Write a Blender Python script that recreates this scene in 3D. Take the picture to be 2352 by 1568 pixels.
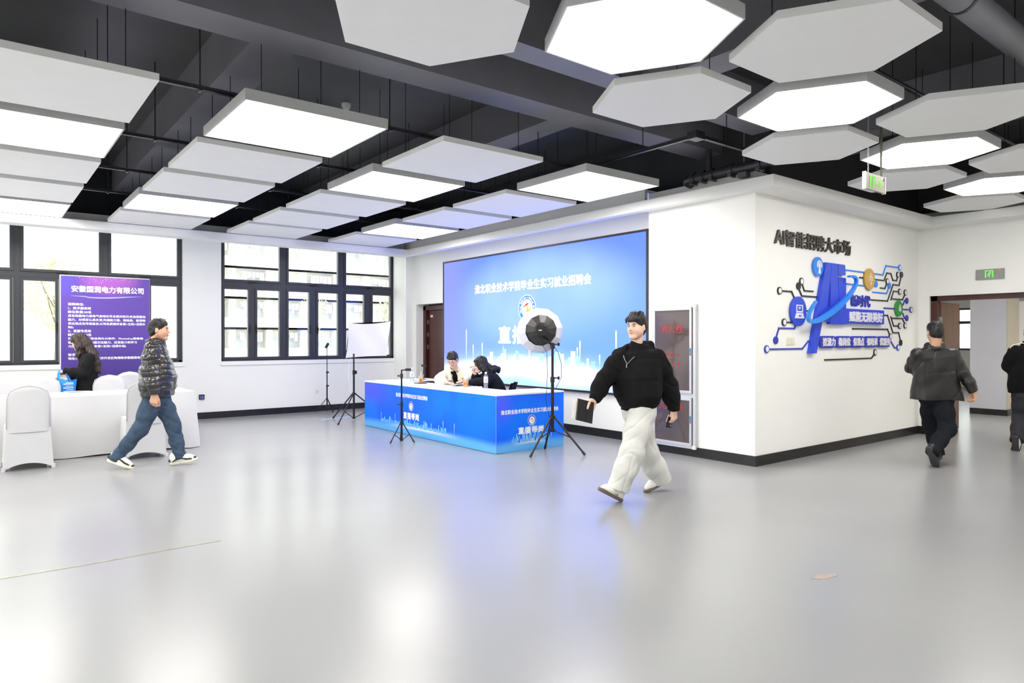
import bpy, math, random
import numpy as np
from mathutils import Vector, Matrix, Euler

random.seed(7)
rng = np.random.default_rng(7)
for o in list(bpy.data.objects):
    bpy.data.objects.remove(o)
scene = bpy.context.scene
col = scene.collection
R = math.radians

# ------------------------------------------------------------------ camera, world, exposure
cam_d = bpy.data.cameras.new('camera')
cam_d.lens = 24.0
cam_d.sensor_width = 36.0
cam_d.clip_start = 0.05
cam_d.clip_end = 400
cam = bpy.data.objects.new('camera', cam_d)
col.objects.link(cam)
cam.location = (0, 0, 1.47)
cam.rotation_euler = (R(90 - 0.22), 0, R(51.87 - 90))
scene.camera = cam

vs = scene.view_settings
vs.view_transform = 'Standard'
vs.look = 'None'
vs.exposure = 1.17
vs.gamma = 1.0
vs.use_curve_mapping = False

SKY_STRENGTH = 2.0
PANEL_STRENGTH = 6.5
SCREEN_STRENGTH = 0.64

world = bpy.data.worlds.new('overcast_sky')
scene.world = world
world.use_nodes = True
wn = world.node_tree.nodes
wl = world.node_tree.links
wn.clear()
w_out = wn.new('ShaderNodeOutputWorld')
w_bg = wn.new('ShaderNodeBackground')
w_tc = wn.new('ShaderNodeTexCoord')
w_noise = wn.new('ShaderNodeTexNoise')
w_ramp = wn.new('ShaderNodeValToRGB')
w_noise.inputs['Scale'].default_value = 1.5
w_ramp.color_ramp.elements[0].color = (0.95, 0.97, 1.0, 1)
w_ramp.color_ramp.elements[1].color = (1.0, 1.0, 1.0, 1)
wl.new(w_tc.outputs['Generated'], w_noise.inputs['Vector'])
wl.new(w_noise.outputs['Fac'], w_ramp.inputs['Fac'])
wl.new(w_ramp.outputs['Color'], w_bg.inputs['Color'])
w_bg.inputs['Strength'].default_value = SKY_STRENGTH
wl.new(w_bg.outputs['Background'], w_out.inputs['Surface'])


# ------------------------------------------------------------------ materials
def lin(c):
    """sRGB 0-255 triple to linear rgba"""
    r = []
    for v in c[:3]:
        v = v / 255.0
        r.append(v / 12.92 if v <= 0.04045 else ((v + 0.055) / 1.055) ** 2.4)
    return (r[0], r[1], r[2], 1.0)


def mat(name, rgb, rough=0.6, metal=0.0, var=0.06, scale=8.0, bump=0.0, bscale=60.0, spec=0.5,
        emit=0.0, sheen=0.0, coat=0.0, trans=0.0, stretch=None):
    m = bpy.data.materials.new(name)
    m.use_nodes = True
    nt = m.node_tree
    n, l = nt.nodes, nt.links
    b = n['Principled BSDF']
    c = lin(rgb)
    tc = n.new('ShaderNodeTexCoord')
    mp = n.new('ShaderNodeMapping')
    if stretch:
        mp.inputs['Scale'].default_value = stretch
    l.new(tc.outputs['Object'], mp.inputs['Vector'])
    nz = n.new('ShaderNodeTexNoise')
    nz.inputs['Scale'].default_value = scale
    nz.inputs['Detail'].default_value = 4
    l.new(mp.outputs['Vector'], nz.inputs['Vector'])
    rp = n.new('ShaderNodeValToRGB')
    rp.color_ramp.elements[0].position = 0.3
    rp.color_ramp.elements[1].position = 0.7
    rp.color_ramp.elements[0].color = tuple(max(0, v * (1 - var)) for v in c[:3]) + (1,)
    rp.color_ramp.elements[1].color = tuple(min(1, v * (1 + var)) for v in c[:3]) + (1,)
    l.new(nz.outputs['Fac'], rp.inputs['Fac'])
    l.new(rp.outputs['Color'], b.inputs['Base Color'])
    b.inputs['Roughness'].default_value = rough
    b.inputs['Metallic'].default_value = metal
    b.inputs['Specular IOR Level'].default_value = spec
    if sheen:
        b.inputs['Sheen Weight'].default_value = sheen
    if coat:
        b.inputs['Coat Weight'].default_value = coat
        b.inputs['Coat Roughness'].default_value = 0.1
    if trans:
        b.inputs['Transmission Weight'].default_value = trans
    if emit:
        l.new(rp.outputs['Color'], b.inputs['Emission Color'])
        b.inputs['Emission Strength'].default_value = emit
    if bump:
        n2 = n.new('ShaderNodeTexNoise')
        n2.inputs['Scale'].default_value = bscale
        n2.inputs['Detail'].default_value = 3
        l.new(mp.outputs['Vector'], n2.inputs['Vector'])
        bp = n.new('ShaderNodeBump')
        bp.inputs['Strength'].default_value = bump
        bp.inputs['Distance'].default_value = 0.01
        l.new(n2.outputs['Fac'], bp.inputs['Height'])
        l.new(bp.outputs['Normal'], b.inputs['Normal'])
    return m


def emission_mat(name, rgb, strength, var=0.0):
    m = bpy.data.materials.new(name)
    m.use_nodes = True
    n, l = m.node_tree.nodes, m.node_tree.links
    n.clear()
    out = n.new('ShaderNodeOutputMaterial')
    e = n.new('ShaderNodeEmission')
    e.inputs['Color'].default_value = lin(rgb)
    e.inputs['Strength'].default_value = strength
    l.new(e.outputs[0], out.inputs['Surface'])
    return m


def glass_mat(name, tint=(255, 255, 255), refl=0.06, rough=0.0, milk=0.0, milk_rgb=(200, 200, 205)):
    """thin clear pane: transparent body plus fresnel gloss, optionally frosted/dusty"""
    m = bpy.data.materials.new(name)
    m.use_nodes = True
    n, l = m.node_tree.nodes, m.node_tree.links
    n.clear()
    out = n.new('ShaderNodeOutputMaterial')
    tr = n.new('ShaderNodeBsdfTransparent')
    tr.inputs['Color'].default_value = lin(tint)
    gl = n.new('ShaderNodeBsdfGlossy')
    gl.inputs['Roughness'].default_value = rough
    lw = n.new('ShaderNodeLayerWeight')
    lw.inputs['Blend'].default_value = 0.25
    mx = n.new('ShaderNodeMixShader')
    mr = n.new('ShaderNodeMapRange')
    mr.inputs['To Min'].default_value = refl
    mr.inputs['To Max'].default_value = 0.6
    l.new(lw.outputs['Fresnel'], mr.inputs['Value'])
    l.new(mr.outputs['Result'], mx.inputs['Fac'])
    body = tr
    if milk:
        df = n.new('ShaderNodeBsdfDiffuse')
        df.inputs['Color'].default_value = lin(milk_rgb)
        m2 = n.new('ShaderNodeMixShader')
        nz = n.new('ShaderNodeTexNoise')
        nz.inputs['Scale'].default_value = 3.0
        m3 = n.new('ShaderNodeMapRange')
        m3.inputs['To Min'].default_value = milk * 0.7
        m3.inputs['To Max'].default_value = min(1.0, milk * 1.3)
        tc = n.new('ShaderNodeTexCoord')
        l.new(tc.outputs['Object'], nz.inputs['Vector'])
        l.new(nz.outputs['Fac'], m3.inputs['Value'])
        l.new(m3.outputs['Result'], m2.inputs['Fac'])
        l.new(tr.outputs[0], m2.inputs[1])
        l.new(df.outputs[0], m2.inputs[2])
        body = m2
    l.new(body.outputs[0], mx.inputs[1])
    l.new(gl.outputs[0], mx.inputs[2])
    l.new(mx.outputs[0], out.inputs['Surface'])
    return m


class Nodes:
    """tiny helper for building colour maths in a node tree"""
    def __init__(self, m):
        self.t = m.node_tree
        self.n = m.node_tree.nodes
        self.l = m.node_tree.links

    def new(self, kind, **kw):
        k = self.n.new(kind)
        for a, v in kw.items():
            setattr(k, a, v)
        return k

    def put(self, sock, v):
        if hasattr(v, 'is_linked') or hasattr(v, 'links'):
            self.l.new(v, sock)
        else:
            sock.default_value = v

    def math(self, op, a, b=0.0, c=None, clamp=False):
        k = self.new('ShaderNodeMath', operation=op, use_clamp=clamp)
        self.put(k.inputs[0], a)
        self.put(k.inputs[1], b)
        if c is not None:
            self.put(k.inputs[2], c)
        return k.outputs[0]

    def mix(self, fac, a, b, blend='MIX'):
        k = self.new('ShaderNodeMix', data_type='RGBA', blend_type=blend)
        self.put(k.inputs['Factor'], fac)
        self.put(k.inputs['A'], a)
        self.put(k.inputs['B'], b)
        return k.outputs['Result']

    def smooth(self, v, lo, hi):
        k = self.new('ShaderNodeMapRange', interpolation_type='SMOOTHSTEP')
        self.put(k.inputs['Value'], v)
        k.inputs['From Min'].default_value = lo
        k.inputs['From Max'].default_value = hi
        return k.outputs['Result']

    def noise(self, vec, scale, detail=3.0):
        k = self.new('ShaderNodeTexNoise')
        k.inputs['Scale'].default_value = scale
        k.inputs['Detail'].default_value = detail
        self.l.new(vec, k.inputs['Vector'])
        return k.outputs['Fac']


M = {}
M['wall'] = mat('white_wall_paint', (242, 242, 238), 0.75, var=0.012, scale=1.2, bump=0.02, bscale=90)
M['bulkhead'] = mat('white_bulkhead_paint', (240, 240, 238), 0.7, var=0.012, scale=1.0)
M['black_ceiling'] = mat('black_ceiling_paint', (78, 78, 79), 0.42, var=0.10, scale=1.5, bump=0.03, bscale=25)
M['beam'] = mat('dark_grey_beam_paint', (134, 133, 140), 0.5, var=0.08, scale=2.0)
M['black_wall'] = mat('black_upper_wall_paint', (66, 66, 68), 0.5, var=0.1, scale=2.0)
M['baseboard'] = mat('black_stone_baseboard', (30, 30, 31), 0.25, var=0.2, scale=6.0)
M['frame'] = mat('charcoal_aluminium_frame', (58, 60, 66), 0.4, metal=0.1, var=0.05)
M['black_plastic'] = mat('black_plastic', (24, 24, 26), 0.4, var=0.15)
M['black_metal'] = mat('black_painted_metal', (22, 22, 24), 0.35, metal=0.2, var=0.15)
M['pipe'] = mat('dark_grey_pipe', (62, 62, 66), 0.35, metal=0.3, var=0.15)
M['panel'] = mat('white_acoustic_panel', (242, 242, 240), 0.7, var=0.012, scale=4.0)
M['panel_edge'] = mat('white_lamp_housing', (205, 205, 205), 0.55, var=0.02)
M['wire'] = mat('thin_steel_wire', (60, 60, 62), 0.4, metal=0.7)
M['glass'] = glass_mat('clear_window_glass', (252, 255, 254), refl=0.03)
M['white_plastic'] = mat('white_plastic', (235, 235, 232), 0.4, var=0.02)
M['alu'] = mat('brushed_aluminium', (206, 208, 214), 0.35, metal=0.35, var=0.03, scale=20, stretch=(1, 1, 12))
M['steel'] = mat('steel', (150, 150, 152), 0.3, metal=0.9, var=0.06)
M['ivory'] = mat('ivory_plastic', (228, 226, 205), 0.45, var=0.02)
M['cloth'] = mat('white_spandex_cloth', (204, 204, 206), 0.8, var=0.015, scale=6, bump=0.03, bscale=250, sheen=0.15)
M['tablecloth'] = mat('white_table_cloth', (218, 218, 218), 0.8, var=0.015, scale=5, bump=0.04, bscale=200)
M['door_wood'] = mat('dark_red_brown_door_wood', (72, 36, 30), 0.4, var=0.3, scale=5, stretch=(1, 1, 0.08), bump=0.05)
M['door_brown'] = mat('brown_door_leaf_wood', (98, 66, 44), 0.45, var=0.3, scale=5, stretch=(1, 1, 0.08), bump=0.05)
M['print_white'] = mat('white_print', (240, 242, 248), 0.6, var=0.01)
M['sign_black'] = mat('dark_grey_acrylic', (60, 55, 52), 0.4, var=0.05)
M['sign_black2'] = mat('black_acrylic_line', (38, 36, 36), 0.4, var=0.05)
M['sign_blue'] = mat('royal_blue_acrylic', (48, 78, 214), 0.35, var=0.05)
M['sign_navy'] = mat('deep_blue_acrylic', (52, 62, 176), 0.4, var=0.05)
M['sign_sky'] = mat('sky_blue_acrylic', (34, 134, 240), 0.35, var=0.05)
M['sign_gold'] = mat('gold_acrylic', (200, 160, 72), 0.4, var=0.05)
M['sign_green'] = mat('green_acrylic', (58, 158, 72), 0.4, var=0.05)
M['sign_white'] = mat('white_acrylic', (236, 234, 240), 0.4, var=0.02)
M['desk_top'] = mat('white_table_top', (238, 238, 242), 0.35, var=0.01)
M['skin'] = mat('light_skin', (226, 186, 164), 0.5, var=0.05, scale=12)
M['skin_tan'] = mat('tan_skin', (204, 158, 130), 0.5, var=0.05, scale=12)
M['lips'] = mat('lips', (190, 118, 108), 0.45, var=0.05)
M['eye_white'] = mat('eye_white', (236, 232, 228), 0.25, var=0.01)
M['iris'] = mat('dark_iris', (38, 26, 22), 0.15, var=0.1)
M['brow'] = mat('dark_eyebrow', (48, 38, 34), 0.8, var=0.1)
M['hair_black'] = mat('black_hair', (20, 17, 18), 0.5, var=0.5, scale=60, stretch=(1, 1, 0.12), bump=0.35, bscale=120)
M['hair_brown'] = mat('dark_brown_hair', (44, 28, 25), 0.5, var=0.5, scale=60, stretch=(1, 1, 0.10), bump=0.35, bscale=120)
M['hoodie'] = mat('black_fleece', (17, 17, 18), 0.95, var=0.15, scale=30, bump=0.08, bscale=300, spec=0.2)
M['sweat'] = mat('grey_marl_jersey', (205, 205, 200), 0.9, var=0.05, scale=90, bump=0.06, bscale=260, spec=0.2)
M['puffer'] = mat('glossy_black_quilted_nylon', (34, 33, 32), 0.22, var=0.3, scale=14, bump=0.25, bscale=28, spec=0.7)
M['denim'] = mat('blue_denim', (64, 80, 100), 0.85, var=0.22, scale=14, bump=0.08, bscale=300, spec=0.2)
M['leather'] = mat('black_leather', (34, 33, 33), 0.38, var=0.2, scale=10, bump=0.1, bscale=70)
M['black_cloth'] = mat('black_cloth', (20, 20, 22), 0.9, var=0.15, scale=20, spec=0.2)
M['navy_cloth'] = mat('black_blue_cloth', (24, 26, 32), 0.9, var=0.15, scale=20, spec=0.2)
M['charcoal'] = mat('charcoal_cloth', (52, 52, 56), 0.9, var=0.15, scale=20, spec=0.2)
M['cream'] = mat('cream_jacket_cloth', (232, 224, 200), 0.9, var=0.03, scale=20, bump=0.04, bscale=200, spec=0.2)
M['shoe_white'] = mat('white_leather', (232, 230, 222), 0.5, var=0.03)
M['gum'] = mat('brown_gum_sole', (110, 98, 84), 0.6, var=0.1)
M['sole_cream'] = mat('cream_rubber_sole', (226, 222, 200), 0.6, var=0.05)
M['sole_dark'] = mat('dark_rubber_sole', (60, 62, 60), 0.7, var=0.15)
M['bag_blue'] = mat('blue_nonwoven_bag', (30, 140, 232), 0.7, var=0.05)
M['paper'] = mat('white_paper', (232, 232, 232), 0.7, var=0.02)
M['softbox'] = mat('white_diffusion_cloth', (206, 206, 218), 0.85, var=0.01, bump=0.12, bscale=6, sheen=0.1)
M['gold'] = mat('brass', (210, 170, 80), 0.3, metal=0.9)
M['phone_glass'] = mat('black_phone_glass', (30, 30, 32), 0.12, var=0.05)
M['page'] = mat('cream_page_edge', (230, 222, 190), 0.8, var=0.05)
M['lamp_face'] = emission_mat('lit_lamp_diffuser', (255, 251, 246), PANEL_STRENGTH)
M['green_light'] = emission_mat('green_exit_glow', (130, 240, 90), 0.55)


# ------------------------------------------------------------------ mesh helpers
def V(*a):
    return Vector(a)


class MB:
    def __init__(self):
        self.v = []
        self.f = []

    def add(self, vs_, fs_):
        k = len(self.v)
        self.v += [tuple(p) for p in vs_]
        self.f += [tuple(i + k for i in f) for f in fs_]
        return self

    def box(self, x0, y0, z0, x1, y1, z1):
        x0, x1 = min(x0, x1), max(x0, x1)
        y0, y1 = min(y0, y1), max(y0, y1)
        z0, z1 = min(z0, z1), max(z0, z1)
        return self.add([(x0, y0, z0), (x1, y0, z0), (x1, y1, z0), (x0, y1, z0),
                         (x0, y0, z1), (x1, y0, z1), (x1, y1, z1), (x0, y1, z1)],
                        [(0, 3, 2, 1), (4, 5, 6, 7), (0, 1, 5, 4), (1, 2, 6, 5), (2, 3, 7, 6), (3, 0, 4, 7)])

    def rbox(self, c, s, r=0.01, M4=None, seg=3):
        """box with rounded vertical edges; centre c, size s"""
        hx, hy, hz = s[0] / 2, s[1] / 2, s[2] / 2
        r = min(r, hx * .99, hy * .99)
        pts = []
        for cx, cy, a0 in ((hx - r, hy - r, 0), (-hx + r, hy - r, 90), (-hx + r, -hy + r, 180), (hx - r, -hy + r, 270)):
            for i in range(seg + 1):
                a = R(a0 + 90 * i / seg)
                pts.append((cx + r * math.cos(a), cy + r * math.sin(a)))
        n = len(pts)
        vs_ = [(x, y, -hz) for x, y in pts] + [(x, y, hz) for x, y in pts]
        if M4 is not None:
            vs_ = [tuple(M4 @ Vector(p)) for p in vs_]
        vs_ = [(p[0] + c[0], p[1] + c[1], p[2] + c[2]) for p in vs_]
        fs_ = [tuple(reversed(range(n))), tuple(range(n, 2 * n))]
        fs_ += [(i, (i + 1) % n, n + (i + 1) % n, n + i) for i in range(n)]
        return self.add(vs_, fs_)

    def plate(self, poly, o, ax, ay, d):
        """extrude a 2D polygon (ccw in ax,ay) from o by d along ax x ay"""
        ax, ay, o = Vector(ax), Vector(ay), Vector(o)
        nn = ax.cross(ay).normalized()
        n = len(poly)
        a = [o + ax * p[0] + ay * p[1] for p in poly]
        b = [p + nn * d for p in a]
        fs_ = [tuple(reversed(range(n))), tuple(range(n, 2 * n))]
        fs_ += [(i, (i + 1) % n, n + (i + 1) % n, n + i) for i in range(n)]
        return self.add(a + b, fs_)

    def cyl(self, a, b, r0, r1=None, n=12, caps=True):
        if r1 is None:
            r1 = r0
        a, b = Vector(a), Vector(b)
        d = (b - a).normalized()
        u = d.orthogonal().normalized()
        w = d.cross(u)
        vs_ = []
        for p, r in ((a, r0), (b, r1)):
            for i in range(n):
                t = 2 * math.pi * i / n
                vs_.append(p + (u * math.cos(t) + w * math.sin(t)) * r)
        fs_ = [(i, (i + 1) % n, n + (i + 1) % n, n + i) for i in range(n)]
        if caps:
            fs_ += [tuple(reversed(range(n))), tuple(range(n, 2 * n))]
        return self.add(vs_, fs_)

    def tube(self, pts, r, n=8, closed=False):
        pts = [Vector(p) for p in pts]
        m = len(pts)
        rs = r if isinstance(r, (list, tuple)) else [r] * m
        vs_ = []
        u = None
        for i, p in enumerate(pts):
            if closed:
                d = pts[(i + 1) % m] - pts[i - 1]
            else:
                d = pts[min(i + 1, m - 1)] - pts[max(i - 1, 0)]
            d.normalize()
            if u is None:
                u = d.orthogonal().normalized()
            else:
                u = (u - d * u.dot(d))
                u = u.normalized() if u.length > 1e-6 else d.orthogonal().normalized()
            w = d.cross(u)
            for k in range(n):
                t = 2 * math.pi * k / n
                vs_.append(p + (u * math.cos(t) + w * math.sin(t)) * rs[i])
        fs_ = []
        for i in range(m if closed else m - 1):
            j = (i + 1) % m
            for k in range(n):
                fs_.append((i * n + k, i * n + (k + 1) % n, j * n + (k + 1) % n, j * n + k))
        if not closed:
            fs_ += [tuple(reversed(range(n))), tuple(range((m - 1) * n, m * n))]
        return self.add(vs_, fs_)

    def lathe(self, prof, c, n=20, axis=(0, 0, 1)):
        """revolve (r,h) profile about axis through c"""
        c = Vector(c)
        d = Vector(axis).normalized()
        u = d.orthogonal().normalized()
        w = d.cross(u)
        vs_ = []
        for r, h in prof:
            for k in range(n):
                t = 2 * math.pi * k / n
                vs_.append(c + d * h + (u * math.cos(t) + w * math.sin(t)) * max(r, 1e-4))
        fs_ = []
        for i in range(len(prof) - 1):
            for k in range(n):
                fs_.append((i * n + k, i * n + (k + 1) % n, (i + 1) * n + (k + 1) % n, (i + 1) * n + k))
        fs_ += [tuple(reversed(range(n))), tuple(range((len(prof) - 1) * n, len(prof) * n))]
        return self.add(vs_, fs_)

    def ell(self, c, r, n=12, m=8, M3=None):
        c = Vector(c)
        vs_, fs_ = [], []
        for i in range(m + 1):
            ph = math.pi * i / m
            for k in range(n):
                t = 2 * math.pi * k / n
                p = Vector((r[0] * math.sin(ph) * math.cos(t), r[1] * math.sin(ph) * math.sin(t), -r[2] * math.cos(ph)))
                if M3 is not None:
                    p = M3 @ p
                vs_.append(c + p)
        for i in range(m):
            for k in range(n):
                fs_.append((i * n + k, i * n + (k + 1) % n, (i + 1) * n + (k + 1) % n, (i + 1) * n + k))
        return self.add(vs_, fs_)

    def grid(self, fn, nu, nv):
        vs_ = [fn(i / nu, j / nv) for j in range(nv + 1) for i in range(nu + 1)]
        fs_ = [(j * (nu + 1) + i, j * (nu + 1) + i + 1, (j + 1) * (nu + 1) + i + 1, (j + 1) * (nu + 1) + i)
               for j in range(nv) for i in range(nu)]
        return self.add(vs_, fs_)

    def build(self, name, m, parent=None, smooth=False, base=None):
        """base: world point that becomes the object's origin (defaults to the parent's origin, else bottom centre)"""
        me = bpy.data.meshes.new(name)
        if parent is not None and base is None:
            b = parent_origin(parent)
        elif base is not None:
            b = Vector(base)
        else:
            xs = [p[0] for p in self.v]
            ys = [p[1] for p in self.v]
            zs = [p[2] for p in self.v]
            b = Vector(((min(xs) + max(xs)) / 2, (min(ys) + max(ys)) / 2, min(zs)))
        me.from_pydata([(p[0] - b[0], p[1] - b[1], p[2] - b[2]) for p in self.v], [], self.f)
        me.materials.append(M[m] if isinstance(m, str) else m)
        if smooth:
            me.polygons.foreach_set('use_smooth', [True] * len(me.polygons))
            if smooth is not True:
                me.set_sharp_from_angle(angle=R(smooth))
        me.update()
        o = bpy.data.objects.new(name, me)
        col.objects.link(o)
        if parent is None:
            o.location = b
        else:
            o.parent = parent
            o.location = Vector(b) - parent_origin(parent)
        return o


def parent_origin(p):
    """world origin of an unrotated object"""
    v = Vector(p.location)
    while p.parent is not None:
        p = p.parent
        v += Vector(p.location)
    return v


def tag(o, label=None, cat=None, group=None, kind=None):
    if label:
        o['label'] = label
    if cat:
        o['category'] = cat
    if group:
        o['group'] = group
    if kind:
        o['kind'] = kind
    return o


def thing(name, label, cat, loc, group=None):
    o = bpy.data.objects.new(name, None)
    o.empty_display_size = 0.1
    col.objects.link(o)
    o.location = loc
    return tag(o, label, cat, group)


def struct(name, mb, m, parent=None, **kw):
    o = mb.build(name, m, parent, **kw)
    if parent is None:
        o['kind'] = 'structure'
    return o


def copy_tree(o, parent=None):
    c = o.copy()
    col.objects.link(c)
    if parent is not None:
        c.parent = parent
    for ch in list(o.children):
        copy_tree(ch, c)
    return c


def circle(n, r, cx=0.0, cy=0.0, a0=0.0):
    return [(cx + r * math.cos(a0 + 2 * math.pi * i / n), cy + r * math.sin(a0 + 2 * math.pi * i / n)) for i in range(n)]


def rrect(x0, y0, x1, y1, r, seg=4):
    out = []
    for cx, cy, a0 in ((x1 - r, y1 - r, 0), (x0 + r, y1 - r, 90), (x0 + r, y0 + r, 180), (x1 - r, y0 + r, 270)):
        for i in range(seg + 1):
            a = R(a0 + 90 * i / seg)
            out.append((cx + r * math.cos(a), cy + r * math.sin(a)))
    return out


def polyline_plate(mb, pts, w, o, ax, ay, d):
    """thin flat bar along a 2D polyline"""
    for i in range(len(pts) - 1):
        a, b = Vector(pts[i]), Vector(pts[i + 1])
        t = (b - a)
        if t.length < 1e-6:
            continue
        t.normalize()
        nrm = Vector((-t.y, t.x)) * (w / 2)
        e0 = t * (w * 0.5 if i > 0 else 0)
        e1 = t * (w * 0.5 if i < len(pts) - 2 else 0)
        q = [a - e0 - nrm, b + e1 - nrm, b + e1 + nrm, a - e0 + nrm]
        mb.plate([(p.x, p.y) for p in q], o, ax, ay, d + 0.0004 * (i % 2))
    return mb


def text(name, s, m, o, ax, ay, w=None, h=None, depth=0.002, bold=0.0, parent=None, align='L', spacing=1.0, fit='wh', base=None):
    """text mesh; o = lower-left (or lower-centre) corner in world, ax / ay = reading and up directions"""
    c = bpy.data.curves.new(name, 'FONT')
    c.body = s
    c.size = 1.0
    c.resolution_u = 2
    c.space_character = spacing
    c.fill_mode = 'BOTH'
    t = bpy.data.objects.new(name, c)
    col.objects.link(t)
    dg = bpy.context.evaluated_depsgraph_get()
    me = bpy.data.meshes.new_from_object(t.evaluated_get(dg))
    bpy.data.objects.remove(t)
    bpy.data.curves.remove(c)
    n = len(me.vertices)
    if n == 0:
        bpy.data.meshes.remove(me)
        return None
    co = np.empty(n * 3, np.float32)
    me.vertices.foreach_get('co', co)
    co = co.reshape(-1, 3)
    fs_ = [tuple(p.vertices) for p in me.polygons]
    bpy.data.meshes.remove(me)
    lo, hi = co.min(0), co.max(0)
    sx = w / (hi[0] - lo[0]) if w else None
    sy = h / (hi[1] - lo[1]) if h else None
    if sx is None:
        sx = sy
    if sy is None:
        sy = sx
    x = (co[:, 0] - lo[0]) * sx
    y = (co[:, 1] - lo[1]) * sy
    if align == 'C':
        x -= (hi[0] - lo[0]) * sx / 2
    ax, ay, o = Vector(ax), Vector(ay), Vector(o)
    nn = ax.cross(ay)
    A, B, N, O = (np.array(q, np.float64) for q in (ax, ay, nn, o))
    front0 = O + np.outer(x, A) + np.outer(y, B) + N * depth
    mb = MB()
    shifts = [(0, 0)]
    if bold:
        bx_, by_ = bold * sx, bold * sy
        shifts = [(bx_, 0), (-bx_, 0), (0, by_), (0, -by_), (bx_ * .7, by_ * .7), (-bx_ * .7, by_ * .7)]
    for q, (ox, oy) in enumerate(shifts):
      front = front0 + A * ox + B * oy + N * (q * 0.00004)
      if depth > 0.006:
        # solid letter: front face, side walls
        back = front - N * depth
        k = len(front)
        edges = {}
        for f in fs_:
            for i in range(len(f)):
                e = (f[i], f[(i + 1) % len(f)])
                edges[e] = edges.get(e, 0) + 1
        side = [(a, b) for (a, b) in edges if (b, a) not in edges]
        mb.add(list(map(tuple, front)) + list(map(tuple, back)),
               fs_ + [(b, a, a + k, b + k) for a, b in side])
      else:
        mb.add(list(map(tuple, front)), fs_)
    return mb.build(name, m, parent, base=base)


XA, YA_, ZA = (1, 0, 0), (0, 1, 0), (0, 0, 1)
NY = (0, -1, 0)          # reading direction on surfaces that face -X

# ------------------------------------------------------------------ the room
# floor: light grey glossy epoxy
fm = bpy.data.materials.new('grey_epoxy_floor')
fm.use_nodes = True
N_ = Nodes(fm)
fb = fm.node_tree.nodes['Principled BSDF']
f_tc = N_.new('ShaderNodeTexCoord').outputs['Object']
big = N_.noise(f_tc, 0.35, 2)
colr = N_.mix(N_.smooth(big, 0.2, 0.8), lin((140, 141, 143)), lin((150, 151, 151)))
f_map = N_.new('ShaderNodeMapping')
f_map.inputs['Scale'].default_value = (0.5, 1.6, 1.0)
N_.l.new(f_tc, f_map.inputs['Vector'])
wav = N_.noise(f_map.outputs['Vector'], 1.3, 2)
fb_rough = N_.new('ShaderNodeMapRange')
N_.l.new(wav, fb_rough.inputs['Value'])
fb_rough.inputs['To Min'].default_value = 0.21
fb_rough.inputs['To Max'].default_value = 0.265
N_.l.new(colr, fb.inputs['Base Color'])
N_.l.new(fb_rough.outputs['Result'], fb.inputs['Roughness'])
fb.inputs['Specular IOR Level'].default_value = 0.44
f_bp = N_.new('ShaderNodeBump')
f_bp.inputs['Strength'].default_value = 0.08
f_bp.inputs['Distance'].default_value = 0.01
N_.l.new(N_.noise(f_map.outputs['Vector'], 2.6, 2), f_bp.inputs['Height'])
N_.l.new(f_bp.outputs['Normal'], fb.inputs['Normal'])

XL, YB = -3.8, -3.8           # unseen left wall and rear wall
floor = struct('floor', MB().box(XL - .2, YB - .2, -0.12, 11.73, 13.62, 0).box(11.73, -4.2, -0.12, 24.3, 13.2, 0), fm)

# window wall (faces -Y), two openings
YW = 13.37
mb = MB()
W1 = (-0.68, 2.94)
W2 = (3.60, 7.225)
ZS, ZH = 1.05, 3.38
for a, b in ((XL - .2, W1[0]), (W1[1], W2[0]), (W2[1], 7.6)):
    mb.box(a, YW, 0, b, YW + .25, 3.45)
for a, b in (W1, W2):
    mb.box(a, YW, 0, b, YW + .25, ZS)
    mb.box(a, YW, ZH, b, YW + .25, 3.45)
struct('wall_window', mb, 'wall')
struct('wall_window_upper', MB().box(XL - .2, YW + .02, 3.45, 7.6, YW + .25, 4.3), 'black_wall')
# corner column between the window and the video wall
struct('wall_corner_column', MB().box(7.205, 12.83, 0, 7.41, YW + .01, 3.4), 'wall')
# video wall (faces -X) with the door niche
XS = 7.40
mb = MB().box(XS, 6.0, 0, XS + .3, 11.66, 3.45).box(XS, 12.74, 0, XS + .3, YW + .1, 3.45).box(XS, 11.66, 2.20, XS + .3, 12.74, 3.45)
struct('wall_screen', mb, 'wall')
struct('wall_screen_upper', MB().box(XS, 4.65, 3.45, XS + .3, YW + .1, 4.3), 'black_wall')
# pier and logo wall
XP, YP = 7.05, 4.45
struct('wall_pier', MB().box(XP, YP, 0, XS + .3, 6.03, 3.40), 'wall')
struct('wall_logo', MB().box(XS + .3, YP, 0, 11.73, YP + .2, 3.40), 'wall')
struct('wall_logo_upper', MB().box(XS, YP + .02, 3.40, 11.73, YP + .2, 4.3), 'black_wall')
# exit wall (faces -X) with a double door opening
XE = 11.53
DY0, DY1, DZ = 2.30, 4.295, 2.125
mb = MB().box(XE, YB - .2, 0, XE + .2, DY0, 3.4).box(XE, DY1, 0, XE + .2, YP + .01, 3.4).box(XE, DY0, DZ, XE + .2, DY1, 3.4)
struct('wall_exit', mb, 'wall')
struct('wall_exit_upper', MB().box(XE + .02, YB - .2, 3.4, XE + .2, YP + .02, 4.3), 'black_wall')
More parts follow.
